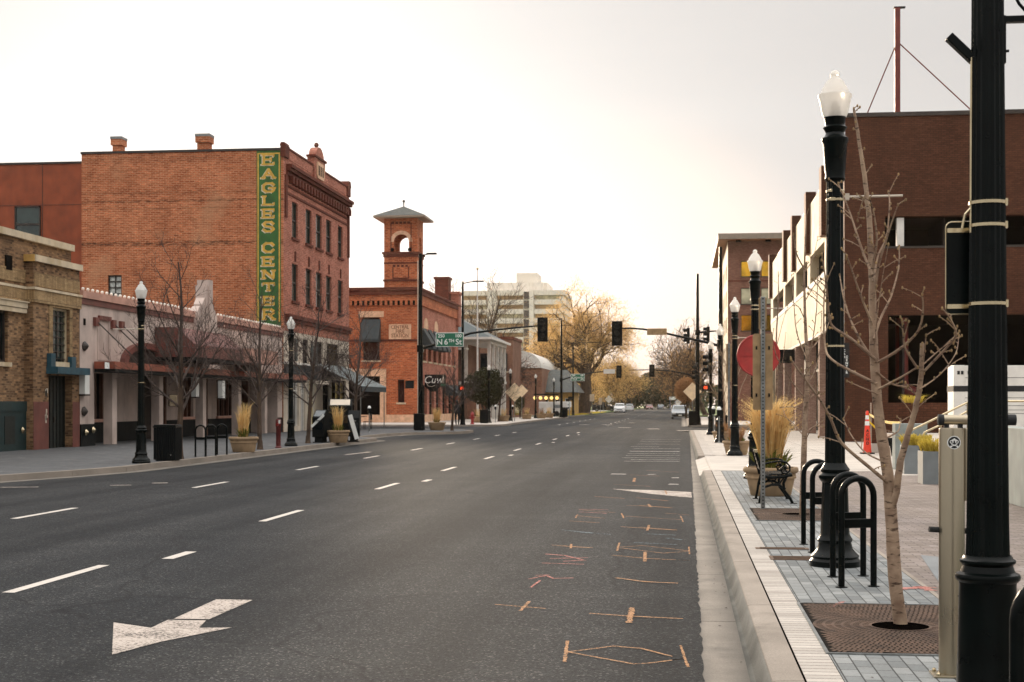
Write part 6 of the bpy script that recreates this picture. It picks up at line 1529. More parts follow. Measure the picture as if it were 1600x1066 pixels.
text('No. 6', .42, .006, M['carve_shade'], t, 'lettering', (xf(570)-FX,-.112,e+.3-GZ), bold=.006)
a,c,d,e = hs[2]; winY(t,OG,FY,a,c,d,e,dep=.3)
b = MB(); b.bx(xl,FX+.05,FY-.07,FY-.001,GZ,.75); b.bx(FX+.001,FX+.07,FY-.07,FY+20.6,GZ,.75); b.build('stone_base', M['stone_sign'], t, org=OG)
zc = onY(620,458,FY).z
b = MB()
for z0,z1,o in ((zc-.15,zc+.2,.22),(zc+.2,zc+.34,.3)): b.bx(xl,FX+o,FY-o,FY-.001,z0,z1); b.bx(FX+.001,FX+o,FY,FY+20.6,z0,z1)
b.build('cornice', M['brick_trim'], t, org=OG)
b = MB(); b.bx(xl,FX+.14,FY-.14,FY-.001,zc-1.0,zc-.15); b.bx(FX+.001,FX+.14,FY,FY+20.6,zc-1.0,zc-.15); b.build('frieze', M['brick_fire'], t, org=OG)
for i in range(27):
    x = xl+.2+.42*i
    if x < FX+.1: b = MB(); b.bx(x,x+.2,FY-.145,FY-.139,zc-1.0,zc-.62); b.build('corbel_gap', M['void'], t, org=OG)
b = MB()
for z in (onY(620,532,FY).z,): b.bx(xl,FX+.06,FY-.06,FY-.001,z-.08,z+.08)
b.build('string_course', M['brick_trim'], t, org=OG)
b = MB(); b.bx(xl-.05,FX+.1,FY-.1,FY+.35,11.0,11.15); b.bx(FX-.35,FX+.1,FY+.35,FY+20.6,11.0,11.15); b.build('coping', M['brick_trim'], t, org=OG)
b = MB(); y = FY+19.2; b.bx(FX-.5,FX+.25,y,y+1.6,9.0,12.0); b.bx(FX-.6,FX+.35,y-.1,y+1.7,12.0,12.25); b.build('end_pier', M['brick_face'], t, org=OG)
b = MB(); b.bx(FX-1.9,FX-.6,FY+18.4,FY+20.0,10.2,13.4); c = b.build('chimney', M['brick_trim'], t, org=OG); b = MB(); b.bx(FX-2.0,FX-.5,FY+18.3,FY+20.1,13.4,13.6); b.build('chimney_cap', M['brick_trim'], c, org=OG)
# stone tablet
q0, q1 = onY(608,507,FY), onY(642.5,530,FY)
b = MB(); b.bx(q0.x,q1.x,FY-.07,FY-.001,q1.z,q0.z); tb = b.build('stone_tablet', M['stone_sign'], t, org=OG)
b = MB(); e = .09
b.bx(q0.x,q1.x,FY-.1,FY-.071,q1.z,q1.z+e); b.bx(q0.x,q1.x,FY-.1,FY-.071,q0.z-e,q0.z); b.bx(q0.x,q0.x+e,FY-.0995,FY-.071,q1.z,q0.z); b.bx(q1.x-e,q1.x,FY-.0995,FY-.071,q1.z,q0.z); b.build('tablet_frame', M['stone_sign'], tb, org=OG)
for i,s in enumerate(('CENTRAL','FIRE','STATION')): text(s, .43, .008, M['carve_shade'], tb, 'lettering', ((q0.x+q1.x)/2-FX,-.078,q0.z-.24-.345*i-GZ), sx=.80 if i != 1 else .95, bold=.008)
# bell tower
tt0, tt1 = 11.15, onY(625,338,FY).z; dt = 2.6; yc = FY+.05
zb = onY(625,396,FY).z; za = onY(625,366,FY).z
b = MB(); cx = xf(627); hw = .62; zs_ = za-.62
b.bx(tw0,tw1,yc,yc+dt,11.0,zb-.05)
n = 12
def arch_face(y0,y1):
    P = [(tw0,zb),(tw0,tt1),(tw1,tt1),(tw1,zb),(cx+hw,zb),(cx+hw,zs_)]+[(cx+hw*math.cos(math.pi*i/n),zs_+hw*math.sin(math.pi*i/n)) for i in range(1,n)]+[(cx-hw,zs_),(cx-hw,zb)]
    b.prism(P,y0,y1,'y')
arch_face(yc,yc+.45); arch_face(yc+dt-.45,yc+dt)
ym = yc+dt/2
for x0,x1 in ((tw0,tw0+.4),(tw1-.4,tw1)):
    P = [(yc+.451,zb),(yc+.451,tt1),(yc+dt-.451,tt1),(yc+dt-.451,zb),(ym+.5,zb),(ym+.5,zs_)]+[(ym+.5*math.cos(math.pi*i/n),zs_+.5*math.sin(math.pi*i/n)) for i in range(1,n)]+[(ym-.5,zs_),(ym-.5,zb)]
    b.prism(P,x0,x1,'x')
tw = b.build('bell_tower', M['brick_fire'], t, org=OG)
b = MB(); b.bx(tw0-.15,tw1+.15,yc-.15,yc+dt+.15,zb-.05,zb+.12); b.bx(tw0-.07,tw1+.07,yc-.07,yc+dt+.07,zb-.3,zb-.052); z = onY(625,438,FY).z; b.bx(tw0-.08,tw1+.08,yc-.08,yc+dt+.08,z-.08,z+.08); z2 = onY(625,411,FY).z; b.bx(tw0-.03,tw1+.03,yc-.03,yc+dt+.03,z2-.06,z2+.06); b.build('tower_band', M['brick_trim'], tw, org=OG)
b = MB(); o = .42; ap = onY(629,319,FY).z
cxx = (tw0+tw1)/2; b.idx([(tw0-.75,yc-.75,tt1),(tw1+.75,yc-.75,tt1),(tw1+.75,yc+dt+.75,tt1),(tw0-.75,yc+dt+.75,tt1),(cxx,yc+dt/2,ap)],[(0,1,4),(1,2,4),(2,3,4),(3,0,4),(0,3,2,1)]); rf = b.build('tower_roof', M['slate'], tw, org=OG)
b = MB(); b.bx(tw0-.75,tw1+.75,yc-.75,yc+dt+.75,tt1-.16,tt1-.002); b.build('eave', M['taupe'], tw, org=OG)
b = MB(); b.tube([(cxx,ym,ap-.1),(cxx,ym,ap+.35)],.05,6); b.ball((cxx,ym,ap+.42),.12,8); b.build('finial', M['darkmetal'], rf, org=OG)
z = onY(625,428,FY); pz0, pz1 = onY(625,434,FY).z, onY(625,417,FY).z
b = MB(); px0,px1 = xf(613),xf(639); b.bx(px0,px0+.08,yc-.05,yc-.001,pz0,pz1); b.bx(px1-.08,px1,yc-.05,yc-.001,pz0,pz1); b.bx(px0,px1,yc-.05,yc-.001,pz0-.08,pz0)
for i in range(4): x = px0+(px1-px0)*(i+.12)/4; b.bx(x,x+.2,yc-.055,yc-.001,pz1-.02,pz1+.16)
z3 = onY(625,348,FY).z
for i in range(5): x = xf(611)+(xf(642)-xf(611))*(i+.1)/5; b.bx(x,x+.22,yc-.055,yc-.001,z3-.1,z3+.08)
b.bx(xf(611)-.05,xf(611)+.03,yc-.05,yc-.001,zb+.13,z3); b.bx(xf(642)-.03,xf(642)+.05,yc-.05,yc-.001,zb+.13,z3); b.build('tower_panel', M['brick_trim'], tw, org=OG)
b = MB(); P0_ = [(cx+(hw+.3)*math.cos(math.pi*i/n),zs_+(hw+.3)*math.sin(math.pi*i/n)) for i in range(n+1)]; P1_ = [(cx+hw*math.cos(math.pi*i/n),zs_+hw*math.sin(math.pi*i/n)) for i in range(n+1)]; b.prism(P0_+P1_[::-1], yc-.04, yc-.001, 'y'); b.build('arch_ring', M['stone_sign'], tw, org=OG)
for x in (xf(613),xf(640)): b = MB(); b.ball((x,yc-.05,zb+.3),.16,8); b.build('flood_lamp', M['blackmat'], tw, org=OG)
# hanging pub style sign on the street side
q = onY(677,594,FY+2.0); t2 = thing('hanging_sign', 'dark hanging sign with looping pale script lettering on the fire station corner', 'sign', (LX+.1,FY+2.0,q.z))
b = MB(); b.bx(.0,1.75,-.06,.06,-.55,.45); b.prism([(.0,-.55),(1.3,-.55),(.9,-.95),(.5,-.95)], -.05, .05, 'y'); b.build('sign_board', M['blackmat'], t2)
text('Cuw', .85, .01, M['sign_white'], t2, 'lettering', (.72,-.075,.0), bold=.0, shear=.25)
b = MB(); b.bx(1.35,1.75,-.08,-.062,-.5,-.3); b.build('green_tag', M['street_green'], t2); b = MB(); b.lathe([(.08,-.25),(.1,.1),(.03,.3),(.03,.42)], (1.55,-.1,0), 8); b.build('bottle_emblem', M['offwhite'], t2)
b = MB(); b.tube([(.15,-.1,-.25),(.3,-.1,-.5),(.6,-.1,-.55),(.85,-.1,-.45)], .02, 6); b.build('swirl', M['offwhite'], t2)
# ------------------------------------------------------------------ left pavement furniture
ll = [(-13.72,35.45,'tallest and nearest acorn lamp on the left pavement, beside the black bin'),(-13.95,50.5,'second acorn lamp on the left, just past the red standpipe')]
for i,(x,y,lab) in enumerate(ll):
    l = lamp((x,y,GZ), lab, rz=.4*i)
    if i == 0: banner_rod(l, -1, 3.43, .75)
litter_bin((-13.62,37.1,GZ), 'black litter bin beside the nearest left lamp', .05)
for i,(x,y) in enumerate(((-13.68,39.9),(-13.66,40.75),(-13.6,41.6))): hoop((x,y,GZ), ('nearest of three black hoops by the first left tree','middle of three black hoops by the first left tree','farthest of three black hoops by the first left tree')[i], RAD(5))
planter((-13.68,44.0,GZ), 'tan round planter with an orange plume of grass beside the three left hoops', .47, .48, (150,1.25,.13,.22), 31, mat='straw', green=60)
planter((-13.35,55.2,GZ), 'tan round planter standing between the news boxes', .46, .48, (130,1.1,.13,.22), 32, mat='straw', green=60)
sp = G(435,700); t = thing('standpipe', 'narrow red standpipe with white cap marks near the second left lamp', 'standpipe', sp)
b = MB(); b.lathe([(.11,0),(.11,.03),(.085,.06),(.085,.72),(.10,.74),(.10,.95),(.07,1.0)], n=12); b.build('pipe', M['pipe_red'], t, smooth=True)
b = MB(); b.cb(.06,-.085,.9,.06,.03,.12); b.build('white_mark', M['sign_white'], t); b = MB(); b.lathe([(.05,0),(.05,.08)], n=8); o = b.build('outlet', M['hyd'], t); o.rotation_euler = (RAD(90),0,0); o.location = (0,-.08,.8)
def newsbox(loc, w, h, label, paintm, rz=0, stripe=True, top='white'):
    t = thing('news_box', label, 'news box', loc, rz, 'newspaper boxes by the planter')
    b = MB(); b.prism([(-.24,.22),(.24,.22),(.24,h-.30),(-.05,h),(-.24,h)], -w/2, w/2, 'x', M=Matrix.Rotation(RAD(180),4,'Z')) ; b.build('box_body', M[paintm], t, bev=.01)
    b = MB(); b.bx(-w*.32,w*.32,-.2,.2,.0,.22); b.bx(-w*.45,w*.45,-.24,.24,0,.03); b.build('pedestal', M['blackmat'], t)
    a = Vector((0,.05,h)); c = Vector((0,-.24,h-.30)); n = Vector((0,-.3,.29)).normalized()*.006
    if stripe:
        b = MB(); b.face([Vector((-w*.42,0,0))+a.lerp(c,.1)+n,Vector((w*.42,0,0))+a.lerp(c,.1)+n,Vector((w*.42,0,0))+a.lerp(c,.85)+n,Vector((-w*.42,0,0))+a.lerp(c,.85)+n]); b.build('lid_panel', M[top], t)
    b = MB(); b.bx(-w*.4,w*.4,-.246,-.24,h*.42,h*.62); b.build('display_window', M['glass'], t)
    b = MB(); b.bx(-.1,.1,-.27,-.24,h*.66,h*.69); b.build('handle', M['steel'], t)
    return t
n1 = newsbox((-14.0,55.0,GZ), .5, 1.28, 'dark blue black news box with slanted lid, left of the second round planter', 'blackmat', RAD(-15), True, 'planter_box')
b = MB(); b.cb(.0,-.25,.72,.10,.008,.72,0,Matrix.Translation((0,0,.0)) @ Matrix.Translation((0,-.25,.85)) @ Matrix.Rotation(RAD(50),4,'Y') @ Matrix.Translation((0,.25,-.72))); b.build('slanted_stripe', M['sign_white'], n1)
n2 = newsbox((-13.75,57.2,GZ), .95, 1.72, 'tallest black news box with pale lid panel, behind the second round planter', 'blackmat', RAD(10), True, 'offwhite')
n3 = newsbox((-12.95,56.2,GZ), .45, 1.25, 'black news box with a slanted pale board, right of the second round planter', 'blackmat', RAD(8), False)
b = MB(); b.cb(0,-.27,.6,.17,.012,1.0,0,Matrix.Translation((0,-.27,.6)) @ Matrix.Rotation(RAD(-16),4,'Y') @ Matrix.Translation((0,.27,-.6))); b.build('pale_board', M['sign_white'], n3)
LT = dict(levels=4, kids=[10,6,5,4], up=.30, ang=[(38,62),(28,52),(25,50)], wob=.15, start=[.42,.2,.12], lr=[(.62,.85),(.5,.72),(.45,.65)], rr=(.45,.62), lead=.85, rmin=.006)
for (x,y,s,L,r,lab) in ((-13.72,38.3,101,2.95,.09,'widest spreading bare tree, beside the three left hoops'),(-13.9,46.5,102,2.8,.085,'bare tree behind the orange plumed planter on the left'),(-14.25,54.0,103,3.1,.085,'bare tree between the second left lamp and the news boxes'),(-13.7,59.5,104,2.9,.085,'bare tree just past the news boxes, before the side street'),(-12.9,80.5,105,2.3,.075,'small bare tree at the corner planter by the left signal pole'),(-15.5,122,106,2.6,.09,'small bare tree in front of the fire station street side')):
    tree('bare_street_tree', lab, 'tree', (x,y,GZ), s, L, r, LT, bark='bark3', twig='twig', group='bare trees of the left pavement')
# cafe table and chairs under the awning
t = thing('cafe_table', 'dark cafe table under the grey green awning', 'table', (-19.6,84.2,GZ)); b = MB(); b.tube([(0,0,0),(0,0,.74)],.05,8); b.lathe([(.3,0),(.3,.03),(.05,.05)],n=12); b.build('pedestal', M['blackmat'], t); b = MB(); b.bx(-.9,.9,-.4,.4,.74,.78); b.build('table_top', M['brownwood'], t)
ch = None
for i,(x,y,lab,rz) in enumerate(((-20.3,83.5,'dark cafe chair at the near left of the awning table',0),(-19.2,83.5,'dark cafe chair at the near right of the awning table',0),(-18.7,84.8,'dark cafe chair at the right end of the awning table',1.6))):
    if ch is None:
        ch = t = thing('cafe_chair', lab, 'chair', (x,y,GZ), rz, 'cafe chairs under the awning')
        b = MB(); b.bx(-.22,.22,-.22,.22,.44,.47); b.build('seat', M['blackmat'], t); b = MB(); b.bx(-.22,.22,-.23,-.2,.55,.92); b.build('backrest', M['blackmat'], t)
        for sx in (-.2,.2):
            for sy in (-.2,.2): b = MB(); b.tube([(sx,sy,0),(sx,sy,.45 if sy > 0 else .92)], .018, 6); b.build('leg', M['blackmat'], t)
    else: dup(ch, (x,y,GZ), rz, lab)
meter(tuple(G(577,676)), 'lone white domed parking meter by the awning on the left')
# --- near signal pole and its street name sign
S6 = (-15.02,82.2,GZ)
arm = [onY(657,545,82.2), onY(700,533,82.2), onY(735,521,82.2), onY(775,515.5,82.2), onY(815,511.5,82.2), onY(855,508,82.2)]
t = signal_pole(S6, 10.2, arm, 'left corner signal pole whose mast arm carries the green N 6TH St sign', 'traffic signal poles', (.55,0))
b = MB(); b.tube([(-.14,-.1,.8),(-.13,-.1,9.8)], .03, 6); b.build('conduit', M['offwhite'], t)
q = onY(847.5,515,82.0); signal((q.x,82.0,q.z), 'black signal head at the tip of the left mast arm, against the pale tower', 0, sc=1.0)
q = onY(640,601,81.9); ped_signal((q.x,81.9,q.z), 'unlit black pedestrian signal on the near left signal pole', RAD(20))
def name_sign(u0,u1,v0,v1,Y,label,lines):
    a, c = onY(u0,v0,Y), onY(u1,v1,Y); cx,cz = (a.x+c.x)/2,(a.z+c.z)/2; W_,H_ = c.x-a.x, a.z-c.z
    t = thing('street_name_sign', label, 'street sign', (cx,Y,cz), 0, 'green street name signs on mast arms')
    b = MB(); b.bx(-W_/2,W_/2,-.03,.03,-H_/2,H_/2); b.build('sign_frame', M['sign_white'], t, bev=.01)
    b = MB(); b.prism(rrect(W_*.955,H_*.91,.05), -.036, -.031, 'y'); f = b.build('green_face', M['street_green'], t)
    for s,size,x,z in lines: text(s, size*H_, .002, M['sign_white'], f, 'lettering', (x*W_,-.04,z*H_), bold=.008*H_)
    b = MB(); b.bx(-.05,.05,.03,.2,-.1,.1); b.build('clamp', M['steel'], t)
    return t
name_sign(681,724.5,520,542,81.9,'green street name sign reading N 6TH St with block numbers',[('250',.32,-.30,.26),('100',.32,.31,.26),('N',.56,-.36,-.17),('6',.56,-.13,-.17),('TH',.30,.065,-.08),('St',.56,.32,-.17)])
litter_bin(tuple(G(655,672.5)), 'black litter bin at the foot of the left corner signal pole', .1, 1.0)
planter((-13.95,81.6,GZ), 'round planter with dry plumes between the corner bin and small tree', .52, .46, (160,1.0,.14,.25), 33, mat='straw', green=40)
# far corner pole
S6b = tuple(G(723,664)); t = signal_pole(S6b, onY(723,440,S6b[1]).z-GZ, None, 'slim dark pole with a lit red countdown box, at the fire station corner', 'traffic signal poles', (.95,0), r=.12)
q = onY(722,607,S6b[1]-.3); ped_signal((q.x,S6b[1]-.3,q.z), 'pedestrian countdown showing red digits on the left far corner pole', 0, '05')
# ------------------------------------------------------------------ beyond the first cross street, left
# two storey house with dark roof and white porch
HX, HY = -19.0, 139.0; OG = (HX,HY,GZ)
t = thing('porch_house', 'two storey pale house with dark green roof and white columned porch past the fire station', 'house', OG)
zt = onX(748,562,-20).z
b = MB(); wall(b,(-34,HY,0),(1,0,0),12.6,GZ,7.6,[(9.2,10.1,4.6,6.6),(10.9,11.8,4.6,6.6),(9.2,10.1,1.0,3.0),(10.9,11.8,1.0,3.0)],.15,(0,-1,0)); b.bx(-21.5,-21.4,HY,HY+13,GZ,7.6); b.build('brick_wall', M['brick_far'], t, org=OG)
for x in (-24.8,-23.1):
    for z0,z1 in ((4.6,6.6),(1.0,3.0)): winY(t,OG,HY,x,x+.9,z0,z1,gl='curtain',fr='white',sill='white')
b = MB(); b.bx(-34,-21,HY-.9,HY-.1,3.5,3.8); b.bx(-26,-20.6,HY-1.6,HY-.05,6.9,7.05); b.build('white_ledge', M['white'], t, org=OG)
b = MB(); b.bx(-21.3,-18.6,HY+1,HY+14,3.7,4.0); b.bx(-21.3,-18.6,HY+1,HY+14,7.6,8.1); b.build('porch_deck', M['white'], t, org=OG)
for y in (1.3,4.4,7.5,10.6,13.7):
    b = MB(); b.bx(-18.95,-18.65,HY+y-.15,HY+y+.15,4.0,7.6); b.bx(-18.95,-18.65,HY+y-.15,HY+y+.15,GZ,3.7); b.build('porch_column', M['white'], t, org=OG)
for x in (-20.2,): b = MB(); b.bx(-21.2,-20.9,HY+1.0,HY+1.3,4,7.6); b.build('porch_column', M['white'], t, org=OG)
b = MB()
for i in range(26): b.bx(-18.83,-18.77,HY+1.4+.48*i,HY+1.45+.48*i,4.0,4.9)
b.bx(-18.85,-18.75,HY+1.2,HY+13.8,4.9,5.0); b.build('balustrade', M['white'], t, org=OG)
b = MB(); b.idx([(-36,HY-.8,8.1),(-18.3,HY-.8,8.1),(-18.3,HY+14.5,8.1),(-36,HY+14.5,8.1),(-30,HY+6,11.2),(-24,HY+6,11.2)],[(0,1,5,4),(1,2,5),(2,3,4,5),(3,0,4),(0,3,2,1)]); b.build('roof', M['greenroof'], t, org=OG)
b = MB(); b.bx(-36,-18.2,HY-.9,HY-.75,7.9,8.12); b.bx(-18.35,-18.2,HY-.75,HY+14.5,7.9,8.12); b.build('eave', M['white'], t, org=OG)
b = MB(); b.bx(-21.0,-18.7,HY+1.4,HY+1.6,GZ,3.7); b.build('side_panel', M['brick_far'], t, org=OG)
# brick block with lit bulbs, white barrel roof
OG = (-20,157,GZ); t = thing('brick_block', 'brown brick block with a row of lit globe lamps, past the porch house', 'building', OG)
b = MB(); b.bx(-40,-18.4,157,165.5,GZ,8.7); b.build('wall', M['brick_far'], t, org=OG)
b = MB(); b.bx(-40.1,-18.3,156.9,165.6,8.7,9.0); b.build('coping', M['brick_trim'], t, org=OG)
for i in range(3): winY(t,OG,156.83,-24+2*i,-23+2*i,5.2,7.2,dep=.1)
b = MB(); b.bx(-18.39,-18.3,158,165,GZ+.3,2.6); b.build('shop_window', M['glass_warm_refl'], t, org=OG)
for i in range(5):
    q = onY(836+8.5*i,622,160); b = MB(); b.ball((q.x,160+.05*i,q.z), .2, 10); b.build('globe_lamp', M['flame'], t, org=OG)
b = MB(); q = onY(834,622,160); e = onY(873,622,160); b.tube([(q.x,160,q.z+.4),(e.x,160,e.z+.4)], .08, 6); b.build('lamp_rail', M['blackmat'], t, org=OG)
OG = (-30,172,GZ); t = thing('barrel_roof_hall', 'low hall with a white barrel roof behind the brick block', 'building', OG)
a, c = onY(776,562,190), onY(846,572,190); n = 16; cx = (a.x+c.x)/2; w_ = (c.x-a.x)/2; zt = onY(810,548,190).z
P = [(cx+w_*math.cos(math.pi*i/n), zt-2.3+2.3*math.sin(math.pi*i/n)) for i in range(n+1)]
b = MB(); b.prism(P, 190, 220, 'y'); b.build('barrel_roof', M['white'], t, org=OG)
b = MB(); b.bx(cx-w_,cx+w_,190.3,219.7,GZ,zt-2.3); b.build('wall', M['brick_far'], t, org=OG)
OG = (-17,196,GZ); t = thing('timber_house', 'low house with ochre walls and a dark hipped roof behind the far lamps', 'house', OG)
a, c = onY(842,640,196).x, onY(896,640,196).x
b = MB(); wall(b,(a,196,0),(1,0,0),c-a,GZ,3.2,[(.6,1.3,.9,2.4),(2.2,2.9,.9,2.4),(3.6,4.3,.9,2.4)],.12,(0,-1,0)); b.bx(a,c,196.2,206,GZ,3.2); b.build('wall', M['ycoping'], t, org=OG)
for x in (.6,2.2,3.6): winY(t,OG,196,a+x,a+x+.7,.9,2.4,dep=.1,fr='white')
b = MB(); b.idx([(a-.8,195.2,3.2),(c+.8,195.2,3.2),(c+.8,207,3.2),(a-.8,207,3.2),(a+1.2,201,6.4),(c-1.2,201,6.4)],[(0,1,5,4),(1,2,5),(2,3,4,5),(3,0,4),(0,3,2,1)]); b.build('roof', M['slate'], t, org=OG)
# white tower block
TY = 400.0; OG = (-60,TY,0)
t = thing('pale_tower', 'pale nine storey tower with balcony bands and a stepped penthouse', 'building', OG)
X = lambda u: onY(u,500,TY).x
Zf = lambda v: onY(800,v,TY).z
zt = Zf(454); x0, x1 = X(722), X(873.5)
b = MB(); b.bx(x0,x1,TY+1.5,TY+26,0,zt-.3); b.bx(x1-.1,X(880),TY+1.0,TY+26,0,zt-1.5); b.build('core', M['tower_conc'], t, org=OG)
fh = (Zf(454)-Zf(556))/7.0
for k in range(11):
    z = zt-fh*k
    if z < 2: break
    for u0,u1 in ((722,760.5),(775,817.5),(834.5,873.5)):
        b = MB(); b.bx(X(u0),X(u1),TY,TY+1.6,z-fh*.52,z-.0); p = b.build('balcony_band', M['cream_white'], t, org=OG)
        b = MB(); b.bx(X(u0)+.2,X(u1)-.2,TY+1.42,TY+1.5,z-fh*.98,z-fh*.54); b.build('window_strip', M['tan'] if (k*7+int(u0))%3 else M['glasspale'], t, org=OG)
    b = MB(); b.bx(x1,X(882.5),TY+.5,TY+27,z-fh*.5,z); b.build('side_band', M['cream_white'], t, org=OG)
    b = MB(); b.bx(X(818),X(826.5),TY+1.3,TY+1.4,z-fh*.9,z-fh*.1); b.build('stair_window', M['glass'], t, org=OG)
b = MB(); b.bx(X(827),X(834),TY-.3,TY+1.6,0,zt); b.bx(X(760.5),X(775),TY+.3,TY+1.6,0,zt); b.build('lift_shaft', M['cream_white'], t, org=OG)
b = MB(); b.bx(X(758),X(847),TY+4,TY+24,zt-.5,Zf(440)); b.bx(X(769),X(852),TY+6,TY+24,zt-.4,Zf(439.5)); b.build('penthouse', M['cream_white'], t, org=OG)
b = MB(); b.bx(X(802),X(835),TY+8,TY+20,Zf(441),Zf(423)); b.build('plant_room', M['tower_conc'], t, org=OG)
# flag pole, bush, hydrant, signs on the far left pavement
q = G(748,661); t = thing('flagpole', 'slim pale flagpole rising in front of the tower', 'flagpole', (q.x-4.2,q.y+14,GZ)); q2 = Vector((q.x-4.2,q.y+14,0))
yy_ = q2.y; x_ = onY(746,600,yy_).x; t.location = (x_,yy_,GZ); zt = onY(746,424,yy_).z
b = MB(); b.tube([(0,0,0),(0,0,zt*.5),(0,0,zt)], [.11,.08,.04], 8); b.build('pole', M['white'], t, smooth=True); b = MB(); b.ball((0,0,zt+.1),.12,8); b.build('pole_ball', M['band'], t)
q = G(738,663); t = thing('fire_hydrant', 'small bright red fire hydrant at the far left corner', 'fire hydrant', q)
b = MB(); b.lathe([(.16,0),(.16,.06),(.11,.08),(.11,.62),(.15,.64),(.15,.70),(.12,.80),(.06,.88),(.04,.93)], n=14); b.build('barrel', M['hyd'], t, smooth=True)
for s in (-1,1): b = MB(); b.tube([(s*.1,0,.5),(s*.2,0,.5)], .06, 8); b.build('outlet', M['hyd'], t)
for i,(u,v,lab) in enumerate(((748,660.5,'far left planter right of the red hydrant'),(787,658.5,'far left planter below the diamond sign lamp'),(823,655,'low planter under the row of lit globes'),(846,654,'low far planter with a dark tuft before the white van panel'),(858,653,'farthest low planter on the left pavement'))):
    planter(tuple(G(u,v)), lab, .55, .5, (60,.8,.2,.3), 60+i, mat='straw' if i != 3 else 'orangeleaf', green=30)
litter_bin(tuple(G(757,661.5)), 'black litter bin below the dark round topiary', 0, 1.1); litter_bin(tuple(G(882,652)), 'farthest black litter bin, by the second corner signal pole', 0, 1.15)
for u,v,lab in ((774,660,'far parking meter between the topiary and the diamond sign'),(801,659,'far parking meter behind the diamond sign post')): meter(tuple(G(u,v)), lab)
def blobtree(name, label, loc, cr, ch, z0, seed, n, ls, mat, trunk=.14, bark='bark2', group=None, cat='tree'):
    rng = random.Random(seed); t = thing(name, label, cat, loc, 0, group)
    b = MB(); tops = []
    for i in range(5):
        a = i*1.26; e = Vector((math.cos(a)*cr*.5, math.sin(a)*cr*.5, z0+ch*.45)); b.tube([(0,0,0),(.05*math.cos(a),.05*math.sin(a),z0*.5),(e.x*.4,e.y*.4,z0),tuple(e)], [trunk,trunk*.8,trunk*.5,trunk*.2], 6)
    b.build('trunk', M[bark], t, fix=False); K = MB()
    for i in range(n):
        while True:
            p = Vector((rng.uniform(-1,1),rng.uniform(-1,1),rng.uniform(-1,1)))
            if .35 < p.length < 1 and noise.noise(p*2.3+Vector((seed,0,0))) > -.25-.3*rng.random(): break
        o = Vector((p.x*cr*(1+.25*noise.noise(p*1.7)), p.y*cr, z0+ch/2+p.z*ch/2*(1+.2*noise.noise(p*2+Vector((3,1,seed))))))
        a = Vector((rng.uniform(-1,1),rng.uniform(-1,1),rng.uniform(-1,1))).normalized(); c = a.cross(Vector((rng.uniform(-1,1),rng.uniform(-1,1),rng.uniform(-1,1)))).normalized(); s = ls*rng.uniform(.5,1.3)
        K.face([o-a*s,o+c*s*.5,o+a*s,o-c*s*.5])
    K.build('crown', M[mat], t, fix=False); return t
q = G(766,659.5); blobtree('topiary_tree', 'dark rounded topiary tree in front of the porch house', (q.x-.8,q.y+3,GZ), 1.75, 3.3, 1.3, 3, 4200, .14, 'darkleaf2', .12)
q = G(802,655); blobtree('clipped_shrub', 'small clipped ball shrub under the diamond sign', (q.x,q.y+6,GZ), .6, 1.5, .9, 4, 700, .09, 'darkleaf2', .06)
def diamond(loc, zc, s, label, mat='orange_sign', rz=0):
    t = thing('diamond_sign', label, 'road sign', loc, rz, 'diamond shaped road signs')
    b = MB(); b.prism([(0,s),(s,0),(0,-s),(-s,0)], -.01, .01, 'y'); o = b.build('sign_plate', M[mat], t); o.location = (0,-.05,zc)
    b = MB(); b.tube([(0,0,0),(0,0,zc+s*.6)], .035, 6); b.build('post', M['steel'], t); return t
q = G(804,658.5); diamond(tuple(q), onY(804,613,q.y).z-GZ, .82, 'large pale orange diamond sign beside the fourth left lamp')
q = G(795,657); diamond((q.x+.2,q.y+9,GZ), onY(794,611,q.y+9).z-GZ, .62, 'smaller diamond sign half hidden behind the lamp and the large one')
for i,(u,v,lab) in enumerate(((764,660.7,'acorn lamp standing in front of the dark topiary'),(797.5,657.7,'acorn lamp left of the large diamond sign'),(837,653.6,'acorn lamp right of the row of lit globes'),(865.5,650.6,'farthest acorn lamp on the left pavement, by the second signal pole'))):
    lamp(tuple(G(u,v)), lab, rz=.3*i)
